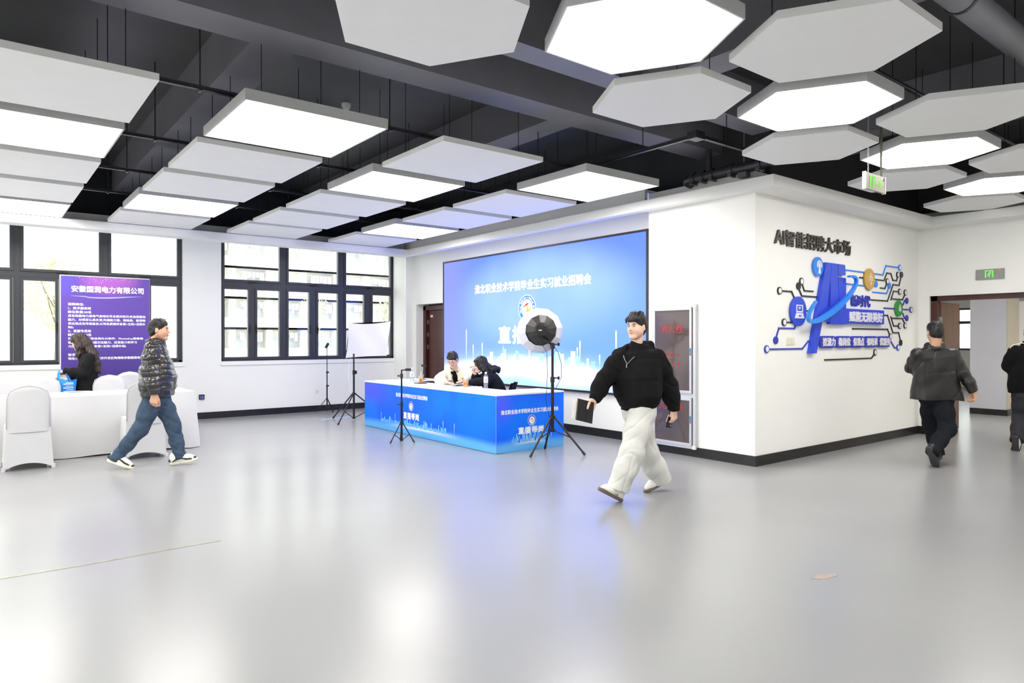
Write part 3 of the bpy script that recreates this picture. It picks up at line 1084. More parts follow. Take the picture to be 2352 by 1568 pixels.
text('slogan', '直播带岗', 'screen_white', (XF - .001, 9.76, 1.39), NY, ZA, w=1.55, h=.30, depth=.002, bold=.035, parent=scr, spacing=1.15)


def emblem(parent, o, ax, ay, r, ring_m, face_m, red_m, gold_m, ink_m, latin=True):
    """round college emblem: ring with lettering, white face, feather-like mark"""
    o = Vector(o)
    ax, ay = Vector(ax), Vector(ay)
    nn = ax.cross(ay)
    n = 40
    outer, mid, inner = circle(n, r), circle(n, r * .94), circle(n, r * .66)
    e = MB().plate(outer, o, ax, ay, .001).build('emblem', face_m, parent)
    MB().plate(mid, o + nn * .001, ax, ay, .001).build('emblem_ring', ring_m, e)
    MB().plate(inner, o + nn * .002, ax, ay, .001).build('emblem_face', face_m, e)
    red = [(-.34, .02), (-.36, .18), (-.22, .22), (-.16, .30), (.06, .40), (.16, .36), (.16, .22), (.04, .24), (-.02, .12), (-.10, .20), (-.24, .12)]
    gold = [(-.10, -.44), (-.02, -.22), (.02, .02), (.0, .14), (.10, .18), (.14, -.02), (.22, -.14), (.36, .04), (.40, .20), (.46, .02), (.36, -.20), (.14, -.36)]
    MB().plate([(x * r, y * r) for x, y in red][::-1], o + nn * .003, ax, ay, .001).build('emblem_red_mark', red_m, e)
    MB().plate([(x * r, y * r) for x, y in gold], o + nn * .003, ax, ay, .001).build('emblem_gold_mark', gold_m, e)
    if latin:
        s = 'Huaibei Vocational & Technical College'
        for i, chh in enumerate(s):
            if chh == ' ':
                continue
            a = R(205 - 230 * i / (len(s) - 1))
            p = o + ax * (r * .73 * math.cos(a)) + ay * (r * .73 * math.sin(a)) + nn * .002
            tx = ax * math.sin(a) - ay * math.cos(a)
            ty = ax * math.cos(a) + ay * math.sin(a)
            text('emblem_lettering', chh, ink_m, p - tx * (r * .025), tx, ty, h=r * (.13 if chh.isupper() or chh in 'hklt' else .10), depth=.001, bold=.02, parent=e)
    for i, chh in enumerate('淮北职业技术学院'):
        a = R(238 + 64 * i / 7)
        p = o + ax * (r * .87 * math.cos(a)) + ay * (r * .87 * math.sin(a)) + nn * .002
        ty = -(ax * math.cos(a) + ay * math.sin(a))
        tx = -(ax * math.sin(a) * 1.0 - ay * math.cos(a)) * 1.0
        text('emblem_lettering', chh, ink_m, p - tx * (r * .05), tx, ty, h=r * .13, depth=.001, bold=.02, parent=e)
    return e


emblem(scr, (XF - .001, 8.965, 1.99), NY, ZA, .232, 'screen_ring', 'screen_white', 'screen_red', 'screen_gold', 'screen_white')
# skyline and light streaks of the picture
towers = [(10.17, 1.13, .10), (10.07, 1.17, .07), (9.98, 1.235, .10), (9.89, 1.15, .08), (9.72, 1.16, .12), (9.625, 1.22, .16), (9.52, 1.18, .10), (9.40, 1.10, .10),
          (9.30, 1.20, .07), (9.236, 1.275, .11), (9.13, 1.20, .12), (9.02, 1.13, .10), (8.90, 1.10, .12), (8.78, 1.14, .07), (8.70, 1.16, .10), (8.587, 1.225, .11), (8.47, 1.16, .10),
          (8.36, 1.19, .07), (8.28, 1.22, .09), (8.189, 1.26, .12), (8.08, 1.23, .09), (7.98, 1.14, .08), (7.90, 1.18, .08), (7.825, 1.275, .11), (7.72, 1.20, .09), (7.60, 1.11, .12),
          (7.50, 1.17, .05), (7.385, 1.13, .10)]
for i, (y, zt, w) in enumerate(towers):
    m = ('screen_glow2', 'screen_glow', 'screen_pale')[i % 3]
    x = XF - .0006 * (1 + i % 3)
    p = [(-w / 2, 0), (w / 2, 0), (w / 2, zt - .90), (-w / 2, zt - .90)]
    if i % 4 == 1:
        p = [(-w / 2, 0), (w / 2, 0), (w / 2, zt - .94), (0, zt - .90), (-w / 2, zt - .92)]
    MB().plate(p, (x, y, .90), NY, ZA, .0004).build('tower', m, scr)
MB().plate([(-.035, 0), (.035, 0), (.025, .09), (0, .19), (-.025, .09)], (XF - .0006, 9.625, 1.19), NY, ZA, .0005).build('spire', 'screen_glow2', scr)
for y, z0, z1 in ((10.783, 1.0, 1.66), (10.558, 1.0, 1.37), (10.264, 1.02, 1.41), (9.567, 1.02, 1.30), (8.902, 1.02, 1.29), (7.668, 1.05, 1.45), (7.728, 1.05, 1.345), (6.91, 1.05, 1.605), (7.244, .95, 1.24), (6.75, 1.0, 1.3)):
    MB().plate([(-.004, 0), (.004, 0), (.015, (z1 - z0) * .93), (0, z1 - z0), (-.015, (z1 - z0) * .93)], (XF - .0022, y, z0), NY, ZA, .0006).build('light_streak', 'screen_streak', scr)

# ------------------------------------------------------------------ broadcast desk
DX0, DX1, DYa, DYb, DH = 5.20, 6.36, 6.95, 10.68, 0.76
TW = 0.58


def desk_print(name, axis, length, seed):
    m = bpy.data.materials.new(name)
    m.use_nodes = True
    K = Nodes(m)
    b = K.n['Principled BSDF']
    tc = K.new('ShaderNodeTexCoord')
    sp = K.new('ShaderNodeSeparateXYZ')
    K.l.new(tc.outputs['Object'], sp.inputs[0])
    u = K.math('DIVIDE', sp.outputs[axis], length)
    if axis == 'Y':
        u = K.math('MULTIPLY', u, -1.0)
    v = K.math('DIVIDE', sp.outputs['Z'], DH)
    mp = K.new('ShaderNodeMapping')
    mp.inputs['Location'].default_value = (seed, seed * 2, 0)
    K.l.new(tc.outputs['Object'], mp.inputs['Vector'])
    nz = K.noise(mp.outputs['Vector'], 1.1, 2)
    c = K.mix(K.smooth(v, 0.0, 0.9), lin((0, 110, 250)), lin((0, 122, 255)))
    c = K.mix(K.math('MULTIPLY', K.smooth(nz, 0.42, 0.62), 0.8), c, lin((0, 92, 250)))
    c = K.mix(K.math('MULTIPLY', K.math('MULTIPLY', K.smooth(K.math('MULTIPLY', u, -1), 0.18, 0.42), K.smooth(v, 0.4, 0.75)), 0.9), c, lin((70, 88, 248)))
    c = K.mix(K.math('MULTIPLY', K.math('MULTIPLY', K.smooth(nz, 0.5, 0.7), K.smooth(v, 0.6, 1.0)), 0.6), c, lin((40, 90, 246)))
    w = K.math('ADD', v, K.math('MULTIPLY', K.math('ABSOLUTE', u), 0.10))
    c = K.mix(K.math('MULTIPLY', K.math('SUBTRACT', 1.0, K.smooth(w, 0.12, 0.28)), 0.75), c, lin((110, 190, 232)))
    bd = K.math('SUBTRACT', 1.0, K.smooth(K.math('ABSOLUTE', K.math('SUBTRACT', w, 0.17)), 0.0, 0.06))
    c = K.mix(K.math('MULTIPLY', bd, K.math('SUBTRACT', 1.0, K.smooth(K.math('ABSOLUTE', u), 0.0, 0.32))), c, lin((226, 230, 246)))
    c = K.mix(K.math('MULTIPLY', K.math('SUBTRACT', 1.0, K.smooth(w, 0.0, 0.09)), 0.6), c, lin((44, 160, 236)))
    K.l.new(c, b.inputs['Base Color'])
    b.inputs['Roughness'].default_value = 0.5
    b.inputs['Specular IOR Level'].default_value = 0.3
    return m


desk = thing('broadcast_desk', 'white-topped desk wrapped in a blue printed cover in front of the screen', 'desk', ((DX0 + DX1) / 2, (DYa + DYb) / 2, 0))
pf = MB().box(DX0, DYa, 0.005, DX0 + .02, DYb, DH - .02).build('front_cover', desk_print('blue_front_print', 'Y', DYb - DYa, 3.1), desk, base=(DX0, (DYa + DYb) / 2, 0))
ps = MB().box(DX0 + .02, DYa, 0.005, DX1, DYa + .02, DH - .02).build('side_cover', desk_print('blue_side_print', 'X', DX1 - DX0, 8.4), desk, base=((DX0 + DX1) / 2, DYa, 0))
pe = MB().box(DX0 + .02, DYb - .02, 0.005, DX1, DYb, DH - .02).build('end_cover', desk_print('blue_end_print', 'X', DX1 - DX0, 5.4), desk, base=((DX0 + DX1) / 2, DYb, 0))
MB().box(DX0 - .004, DYa - .004, .005, DX0, DYa, DH - .02).build('corner_seam', mat('pale_blue_seam', (120, 170, 240), .6), desk)
tp = MB()
tp.box(DX0 - .006, DYa - .006, DH - .02, DX0 + TW, DYb + .006, DH)
tp.box(DX0 + TW, DYa - .006, DH - .02, DX1, DYa + TW - .03, DH)
tp.box(DX0 + TW, DYb - TW, DH - .02, DX1 + .06, DYb + .006, DH)
tp.build('desk_top', 'desk_top', desk)
inn = MB()
inn.box(DX0 + TW - .03, DYa + .58, .02, DX0 + TW - .012, DYb - TW, DH - .021)
inn.build('inner_panel', 'white_plastic', desk)
for x, y in ((DX0 + TW - .03, DYa + .60), (DX1 - .05, DYa + .50), (DX1 - .05, DYb - .5), (DX0 + TW - .03, DYb - .62)):
    MB().box(x - .02, y - .02, 0, x + .02, y + .02, DH - .021).build('leg', 'steel', desk)
# prints on the front and side cover
text('headline', HEAD, 'print_white', (DX0 - .001, 9.585, .565), NY, ZA, w=.96, h=.062, depth=.001, bold=.03, parent=pf)
text('slogan', '直播带岗', 'print_white', (DX0 - .001, 9.34, .245), NY, ZA, w=.46, h=.098, depth=.001, bold=.04, parent=pf, spacing=1.15)
text('headline', HEAD, 'print_white', (DX0 + .075, DYa - .001, .495), XA, ZA, w=.985, h=.058, depth=.001, bold=.03, parent=ps)
text('slogan', '直播带岗', 'print_white', (DX0 + .36, DYa - .001, .225), XA, ZA, w=.43, h=.088, depth=.001, bold=.04, parent=ps, spacing=1.15)
M['print_ring'] = mat('blue_violet_print', (72, 96, 226), 0.5)
M['print_red'] = mat('red_print', (196, 36, 36), 0.5)
M['print_gold'] = mat('gold_print', (240, 196, 40), 0.5)


def tower_print(name, rgb):
    m = mat(name, rgb, .5)
    K = Nodes(m)
    tc = K.new('ShaderNodeTexCoord')
    sp = K.new('ShaderNodeSeparateXYZ')
    K.l.new(tc.outputs['Object'], sp.inputs[0])
    c = K.mix(K.smooth(sp.outputs['Z'], .12, .22), lin((96, 176, 238)), lin(rgb))
    K.l.new(c, K.n['Principled BSDF'].inputs['Base Color'])
    return m


M['print_cyan'] = tower_print('pale_cyan_print', (110, 204, 246))
M['print_cyan2'] = tower_print('light_cyan_print', (60, 172, 250))
M['print_glow'] = mat('pale_print', (206, 228, 246), 0.5)
emblem(pf, (DX0 - .001, 9.11, .445), NY, ZA, .072, 'print_ring', 'print_white', 'print_red', 'print_gold', 'print_white', latin=False)
emblem(ps, (DX0 + .59, DYa - .001, .395), XA, ZA, .072, 'print_ring', 'print_white', 'print_red', 'print_gold', 'print_white', latin=False)
for par, o, ax, wid, nb in ((pf, (DX0 - .0006, 10.1, .13), NY, 1.95, 40), (ps, (DX0 + .24, DYa - .0006, .12), XA, .66, 26)):
    rnd = random.Random(nb)
    for i in range(nb):
        x = wid * (i + rnd.random() * .6) / nb
        w = wid / nb * rnd.uniform(.5, 1.0)
        h = rnd.choice((.05, .06, .075, .09, .11))
        p = Vector(o) + Vector(ax) * x + Vector((0, 0, -.012 * abs(x / wid - .5)))
        MB().plate([(0, 0), (w, 0), (w, h * .92), (w * .5, h), (0, h * .9)], p, ax, ZA, .0005).build('tower', rnd.choice(('print_cyan', 'print_cyan2')), par)
    for i in range(9):
        x = wid * (rnd.random() * 1.25)
        h = rnd.uniform(.08, .16)
        p = Vector(o) + Vector(ax) * x + Vector((0, 0, .02))
        MB().plate([(-.001, 0), (.001, 0), (.005, h * .93), (0, h), (-.005, h * .93)], p, ax, ZA, .001).build('light_streak', 'print_glow', par)

# things on the desk
M['water'] = glass_mat('clear_bottle_plastic', (238, 244, 255), refl=0.12, rough=0.05, milk=0.10, milk_rgb=(225, 232, 250))
M['cup'] = glass_mat('clear_cup_plastic', (250, 250, 250), refl=0.06, rough=0.05, milk=0.07, milk_rgb=(245, 245, 245))
M['juice'] = mat('orange_juice', (252, 176, 10), 0.4, var=0.05)


def bottle(x, y, label, h=.235, stripe=(92, 84, 200)):
    t = thing('water_bottle', label, 'bottle', (x, y, DH), 'water bottles on the desk')
    z = DH
    MB().lathe([(.028, z), (.031, z + .006), (.030, z + .03), (.0315, z + .05), (.0315, z + .12), (.030, z + .135), (.031, z + .16), (.026, z + .19), (.014, z + .208), (.013, z + h - .022)], (x, y, 0), 20).build('body', 'water', t, smooth=True)
    MB().lathe([(.0155, z + h - .024), (.0155, z + h), (.013, z + h + .002)], (x, y, 0), 16).build('cap', 'white_plastic', t, smooth=40)
    lb = MB().lathe([(.0318, z + .085), (.0318, z + .17)], (x, y, 0), 20)
    lb.f = lb.f[:-2]
    lo = lb.build('wrapper', 'print_white', t, smooth=True)
    sm_ = mat('blue_wrapper_print', stripe, .5)
    for k in range(3):
        MB().tube([(x + .0322 * math.cos(R(195 + k * 28 + q * 4)), y + .0322 * math.sin(R(195 + k * 28 + q * 4)), z + .095 + q * .013) for q in range(5)], .003, n=5).build('wrapper_stripe', sm_, lo)
    return t


bottle(5.643, 9.86, 'clear water bottle with pale wrapper at the far left end of the desk')
bottle(5.733, 7.909, 'tall water bottle with white cap in front of the woman in black', h=.235, stripe=(52, 60, 80))


def cup(x, y, label):
    t = thing('juice_cup', label, 'cup', (x, y, DH), 'juice cups on the desk')
    z = DH + (.012 if y > 9 else 0.0)
    MB().lathe([(.030, z), (.032, z + .004), (.044, z + .112), (.046, z + .116)], (x, y, 0), 22).build('cup_body', 'cup', t, smooth=True)
    MB().lathe([(.0288, z + .004), (.0378, z + .078)], (x, y, 0), 20).build('juice', 'juice', t, smooth=40)
    MB().lathe([(.0475, z + .113), (.0475, z + .119), (.044, z + .124), (.040, z + .126)], (x, y, 0), 22).build('lid', 'cup', t, smooth=40)
    MB().cyl((x + .006, y, z + .02), (x - .003, y - .006, z + .175), .0048, n=8).build('straw', 'white_plastic', t)
    MB().ell((x - .028, y - .026, z + .045), (.009, .009, .013)).build('printed_mark', 'print_red', t)


MB_tray = MB().rbox((5.575, 9.47, DH + .006), (.15, .19, .012), r=.02)
tag(MB_tray.build('phone', 'phone_glass'), 'black phone lying flat on the desk under the left juice cup', 'phone')
cup(5.592, 9.48, 'plastic cup of orange juice with straw standing on a black phone')
cup(5.703, 8.384, 'plastic cup of orange juice with straw in front of the two seated people')
# table microphone stand
t = thing('tabletop_phone_stand', 'small black phone holder on a round foot at the far side of the desk', 'holder', (6.085, 10.22, DH))
MB().lathe([(.062, DH), (.062, DH + .008), (.02, DH + .014), (.012, DH + .02)], (6.085, 10.22, 0), 24).build('foot', 'black_plastic', t, smooth=40)
MB().cyl((6.085, 10.22, DH + .018), (6.085, 10.22, DH + .23), .010, n=10).cyl((6.085, 10.22, DH + .08), (6.085, 10.22, DH + .16), .0135, n=10).build('stem', 'black_plastic', t, smooth=40)
MB().rbox((6.085, 10.22, DH + .245), (.03, .10, .035), r=.01).box(6.07, 10.16, DH + .23, 6.10, 10.172, DH + .265).box(6.07, 10.268, DH + .23, 6.10, 10.28, DH + .265).build('clamp', 'black_plastic', t)
# papers, magazine, card
tag(MB().grid(lambda a, b: (5.64 + .24 * a + .05 * b, 8.56 + .26 * b, DH + .004 + .022 * max(0, .42 - b) ** 1.0 + .012 * math.sin(a * 3)), 8, 8).build('open_magazine', mat('grey_printed_page', (170, 172, 178), .5, var=.5, scale=24)), 'open grey printed magazine under the seated pair’s hands', 'magazine')
tag(MB().rbox((5.77, 8.185, DH + .006), (.09, .17, .012), r=.012).build('white_tray', 'white_plastic'), 'flat white tray lying beside the right juice cup', 'tray')
tag(MB().box(5.80, 9.80, DH + .001, 6.05, 10.35, DH + .012).build('paper_folder', mat('pale_blue_folder', (200, 206, 240), .5)), 'pale blue folder lying on the left wing of the desk', 'folder')
tag(MB().box(5.79, 9.62, DH + .001, 5.97, 9.78, DH + .010).build('black_tablet', 'phone_glass'), 'black tablet lying near the seated man’s right arm', 'tablet')

# office chairs behind the desk


def office_chair(x, y, rz, label):
    t = thing('office_chair', label, 'chair', (x, y, 0), 'office chairs behind the desk')
    Mz = Matrix.Rotation(rz, 3, 'Z')

    def T(p):
        q = Mz @ Vector(p)
        return (x + q.x, y + q.y, q.z)
    bm = MB().grid(lambda a, b: T((-.21 + .06 * math.sin(math.pi * a) * -1 - .06 * b * b, (a - .5) * (.44 - .06 * b), .48 + .32 * b)), 10, 8)
    bm.grid(lambda a, b: T((-.235 + .06 * math.sin(math.pi * a) * -1 - .06 * b * b, (a - .5) * (.46 - .06 * b), .47 + .33 * b)), 10, 8)
    bm.build('backrest', 'black_cloth', t, smooth=True)
    st = MB()
    st.add(*(lambda pl: ([T((px, py, .40)) for px, py in pl] + [T((px, py, .455)) for px, py in pl],
                         [tuple(reversed(range(len(pl)))), tuple(range(len(pl), 2 * len(pl)))] + [(i, (i + 1) % len(pl), len(pl) + (i + 1) % len(pl), len(pl) + i) for i in range(len(pl))]))(rrect(-.22, -.23, .24, .23, .08)))
    st.build('seat', 'black_cloth', t)
    MB().cyl(T((0, 0, .10)), T((0, 0, .41)), .03).build('column', 'black_metal', t)
    for k in range(5):
        a = k * 2 * math.pi / 5
        MB().tube([T((0, 0, .12)), T((.15 * math.cos(a), .15 * math.sin(a), .09)), T((.27 * math.cos(a), .27 * math.sin(a), .06))], [.022, .018, .014]).cyl(T((.27 * math.cos(a) - .012, .27 * math.sin(a), .028)), T((.27 * math.cos(a) + .012, .27 * math.sin(a), .028)), .028).build('leg', 'black_plastic', t)


office_chair(6.30, 8.45, R(135), 'black office chair under the woman in black behind the desk')
office_chair(6.40, 9.50, R(215), 'office chair hidden under the man in the cream jacket')

# ------------------------------------------------------------------ tripods


def tripod(t, x, y, hub, low, spread, feet, r=.012, leg_r=.009):
    """light-stand style legs: hub = z where legs start, low = z of the spreader collar"""
    MB().cyl((x, y, hub - .02), (x, y, hub + .02), r * 2.0, n=12).build('leg_collar', 'black_plastic', t)
    MB().cyl((x, y, low - .015), (x, y, low + .015), r * 1.9, n=12).build('spreader_collar', 'black_plastic', t)
    for fx, fy in feet:
        d = Vector((fx - x, fy - y, 0)).normalized()
        a = Vector((x, y, hub)) + d * r * 1.6
        b = Vector((fx, fy, leg_r))
        lo_ = MB().cyl(a, b, leg_r, n=8).build('leg', 'black_metal', t)
        m = a.lerp(b, spread)
        MB().cyl(Vector((x, y, low)) + d * r, m, leg_r * .6, n=6).build('brace', 'black_metal', lo_)
        MB().cyl(b + (a - b).normalized() * .05, b, leg_r * 1.35, n=8).build('rubber_foot', 'black_plastic', lo_)


# slim phone tripod by the window wall
t = thing('phone_tripod', 'slim black phone tripod standing against the window wall', 'tripod', (5.53, 13.05, 0), 'phone tripods')
x, y = 5.53, 13.05
tripod(t, x, y, .27, .05, .55, ((5.36, 13.21), (5.56, 12.83), (5.70, 13.12)), r=.010, leg_r=.007)
MB().cyl((x, y, .03), (x, y, .55), .014, n=10).cyl((x, y, .5), (x, y, .82), .011, n=10).cyl((x, y, .8), (x, y, 1.29), .008, n=10).build('column', 'black_metal', t, smooth=40)
for z in (.53, .80):
    MB().cyl((x, y, z - .02), (x, y, z + .02), .018, n=10).box(x + .01, y - .03, z - .012, x + .03, y - .005, z + .015).build('clamp', 'black_plastic', t)
MB().add(*(lambda Mx: ([tuple(Vector((x, y, 1.335)) + Mx @ Vector(p)) for p in ((-.02, -.02, -.055), (.02, -.02, -.055), (.02, .02, -.055), (-.02, .02, -.055), (-.02, -.02, .055), (.02, -.02, .055), (.02, .02, .055), (-.02, .02, .055))],
                       [(0, 3, 2, 1), (4, 5, 6, 7), (0, 1, 5, 4), (1, 2, 6, 5), (2, 3, 7, 6), (3, 0, 4, 7)]))(Matrix.Rotation(R(30), 3, 'Y'))).build('phone_holder', 'black_plastic', t)

# phone tripod in front of the desk
t = thing('phone_tripod', 'black phone tripod with bent top arm standing in front of the desk', 'tripod', (4.755, 8.60, 0), 'phone tripods')
x, y = 4.755, 8.60
tripod(t, x, y, .275, .035, .58, ((4.555, 8.565), (4.86, 8.42), (4.84, 8.79)), r=.012, leg_r=.0085)
MB().cyl((x, y, .02), (x, y, .56), .0165, n=12).cyl((x, y, .5), (x, y, .93), .0125, n=12).cyl((x, y, .9), (x, y, 1.03), .010, n=12).build('column', 'black_metal', t, smooth=40)
for z in (.545, .945):
    MB().cyl((x, y, z - .03), (x, y, z + .03), .021, n=12).cyl((x - .02, y + .016, z), (x - .045, y + .035, z), .012, n=8).build('clamp', 'black_plastic', t)
MB().cyl((x, y, 1.025), (x + .05, y - .04, 1.032), .009).build('arm', 'black_plastic', t)
MB().add(*(lambda Mx: ([tuple(Vector((x + .075, y - .06, 1.033)) + Mx @ Vector(p)) for p in ((-.04, -.02, -.018), (.04, -.02, -.018), (.04, .02, -.018), (-.04, .02, -.018), (-.04, -.02, .018), (.04, -.02, .018), (.04, .02, .018), (-.04, .02, .018))],
                       [(0, 3, 2, 1), (4, 5, 6, 7), (0, 1, 5, 4), (1, 2, 6, 5), (2, 3, 7, 6), (3, 0, 4, 7)]))(Matrix.Rotation(R(-38), 3, 'Z'))).build('phone_holder', 'black_plastic', t)

# rectangular softbox on a light stand, by the window
t = thing('softbox_light', 'white rectangular softbox on a black light stand by the window', 'light', (5.42, 11.58, 0))
x, y = 5.42, 11.58
tripod(t, x, y, .47, .03, .60, ((4.86, 11.0), (5.17, 11.93), (6.0, 11.50)), r=.016, leg_r=.012)
MB().cyl((x, y, .02), (x, y, .88), .018, n=12).cyl((x, y, .8), (x, y, 1.20), .014, n=12).build('column', 'black_metal', t, smooth=40)
MB().cyl((x, y, .82), (x, y, .90), .025, n=12).box(x + .02, y - .035, .83, x + .045, y - .01, .89).build('clamp', 'black_plastic', t)
c0 = Vector((5.356, 11.635, 1.74))
c1 = Vector((5.949, 11.169, 1.772))
c2 = Vector((5.892, 11.212, 1.16))
c3 = Vector((5.304, 11.673, 1.12))
fwd = Vector((-.60, -.79, -.10)).normalized() * .14          # face leans towards the desk/camera
back = Vector((5.68, 11.62, 1.42))


def softface(a, b):
    p = (c3.lerp(c2, a)).lerp(c0.lerp(c1, a), b)
    bow = 4 * a * (1 - a) * 4 * b * (1 - b)
    pull = .018 * (4 * a * (1 - a) - 1) if b > .9 else 0
    return tuple(p + fwd * (.06 - .10 * bow * 0.5) + Vector((0, 0, -pull - .012 * math.sin(math.pi * a) * (1 if b > .5 else -1))) + Vector((.006, .006, 0)) * math.sin(9 * a + 5 * b))


MB().grid(softface, 16, 12).build('diffuser', 'softbox', t, smooth=True)
cs = [Vector(softface(0, 1)), Vector(softface(1, 1)), Vector(softface(1, 0)), Vector(softface(0, 0))]
bk = [back + Vector(p) for p in ((-.07, .05, .07), (.07, -.06, .07), (.07, -.06, -.07), (-.07, .05, -.07))]
MB().add(cs + bk, [(0, 1, 5, 4), (1, 2, 6, 5), (2, 3, 7, 6), (3, 0, 4, 7), (4, 5, 6, 7)]).build('shell', 'black_cloth', t)
MB().cyl(back + Vector((-.02, -.02, 0)), back + Vector((.10, .13, 0)), .06, .05).build('lamp_head', 'black_plastic', t)
MB().tube([(x, y, 1.18), (x + .1, y + .03, 1.26), back + Vector((.05, .06, -.04))], .014).build('bracket', 'black_metal', t)
MB().tube([back + Vector((.08, .1, -.05)), (x - .06, y + .05, 1.1), (x - .08, y + .06, .8), (x - .05, y + .04, .5), (x - .012, y - .01, .46)], .004, n=6).build('cord', 'white_plastic', t)

# round lantern softbox on a stand, near the desk's right corner
t = thing('lantern_light', 'round white lantern softbox with black back on a tall stand before the screen', 'light', (5.78, 6.52, 0))
x, y = 5.80, 6.55
tripod(t, x, y, .47, .30, .55, ((5.387, 6.497), (6.01, 6.17), (5.954, 6.875)), r=.018, leg_r=.013)
MB().cyl((x, y, .28), (x, y, .95), .021, n=14).cyl((x, y, .9), (x, y, 1.42), .016, n=14).build('column', 'black_metal', t, smooth=40)
for z in (.95, 1.38):
    MB().cyl((x, y, z - .035), (x, y, z + .035), .028, n=14).cyl((x + .02, y - .02, z + .02), (x + .06, y - .05, z + .02), .009, n=8).box(x + .05, y - .065, z + .0, x + .065, y - .04, z + .04).build('clamp', 'black_plastic', t)
fd = Vector((.607, .787, .02)).normalized()                    # lantern points away from the camera, at the screen
lc = Vector((5.72, 6.70, 1.575))
n = 12
uu = fd.cross(Vector((0, 0, 1))).normalized()
ww = uu.cross(fd)


def ringpts(cn, r):
    return [cn + (uu * math.cos(2 * math.pi * (i + .3) / n) + ww * math.sin(2 * math.pi * (i + .3) / n)) * r for i in range(n)]


prof_w = [(.195, -.075), (.265, -.02), (.298, .06), (.29, .13), (.235, .21), (.12, .26), (.02, .27)]
rows = [ringpts(lc + fd * h, r) for r, h in prof_w]
mbl = MB()
mbl.add([p for rw in rows for p in rw], [(i * n + k, i * n + (k + 1) % n, (i + 1) * n + (k + 1) % n, (i + 1) * n + k) for i in range(len(rows) - 1) for k in range(n)])
mbl.build('diffuser', 'softbox', t)
prof_b = [(.05, -.155), (.10, -.14), (.197, -.078)]
lb_c = lc + ww * .01 + uu * .012
rows = [ringpts(lb_c + fd * h, r) for r, h in prof_b]
M['black_nylon'] = mat('black_nylon', (40, 38, 38), 0.35, var=.25, scale=10, bump=.3, bscale=12)
MB().add([p for rw in rows for p in rw], [(i * n + k, i * n + (k + 1) % n, (i + 1) * n + (k + 1) % n, (i + 1) * n + k) for i in range(len(rows) - 1) for k in range(n)]).build('back_cover', 'black_nylon', t)
hd = MB()
hc = lc - fd * .215


def hb(c, su, sw, sf):
    vs_ = [c + uu * a * su + ww * b * sw + fd * cc * sf for cc in (-1, 1) for b in (-1, 1) for a in (-1, 1)]
    return vs_, [(0, 1, 3, 2), (4, 6, 7, 5), (0, 4, 5, 1), (2, 3, 7, 6), (0, 2, 6, 4), (1, 5, 7, 3)]


hd.add(*hb(hc, .062, .058, .075))
ho = hd.build('lamp_head', 'black_plastic', t)
MB().cyl(hc - fd * .075 + uu * .035 + ww * .012, hc - fd * .09 + uu * .035 + ww * .012, .013).build('knob', 'black_metal', ho)
MB().add(*hb(hc - fd * .0755 - uu * .012 + ww * .008, .02, .006, .001)).build('rating_label', 'ivory', ho)
MB().tube([hc + ww * .058 - uu * .05, hc + ww * .075, hc + ww * .058 + uu * .05], .006).build('handle', 'black_plastic', ho)
MB().tube([(x, y, 1.40), hc + Vector((0, 0, -.10)), hc + Vector((0, 0, -.05))], .016).build('bracket', 'black_metal', t)
MB().tube([hc + Vector((.06, -.03, -.06)), (x + .06, y - .04, 1.30), (x + .10, y - .06, 1.15), (x + .10, y - .06, .98), (x + .04, y - .02, .84), (x + .005, y, .83)], .0035, n=6).build('cord', 'black_plastic', t)
MB().tube([hc + Vector((-.05, .03, -.06)), (x - .06, y + .04, 1.3), (x - .05, y + .04, 1.0), (x - .07, y + .05, .7), (x - .03, y + .03, .48), (x - .01, y + .03, .3), (x - .04, y + .09, .2), (x - .02, y + .09, .10)], .0035, n=6).build('power_cord', 'black_plastic', t)

# ------------------------------------------------------------------ fire hydrant cabinet on the pier
XH = XP - .02
t = thing('hydrant_cabinet', 'aluminium-framed fire hydrant cabinet with two dark glass doors on the pier', 'cabinet', (XH, 5.595, .095))
hy0, hy1, hz0, hz1 = 5.945, 5.245, .10, 1.90
fr = MB()
fr.box(XH - .03, hy1, hz0, XP, hy1 + .035, hz1).box(XH - .03, hy0 - .03, hz0, XP, hy0, hz1).box(XH - .03, hy1 + .035, hz0, XP, hy0 - .03, hz0 + .03).box(XH - .03, hy1 + .035, hz1 - .03, XP, hy0 - .03, hz1).box(XH - .02, hy1 + .035, .735, XP, hy0 - .03, .785)
fr.build('cabinet_frame', 'alu', t)
for yy in (hy0 - .02, hy1 + .02):
    for z_ in (hz0 + .02, hz1 - .02):
        MB().box(XH - .034, yy - .024, z_ - .024, XH - .01, yy + .024, z_ + .024).build('corner_cap', 'ivory', t)
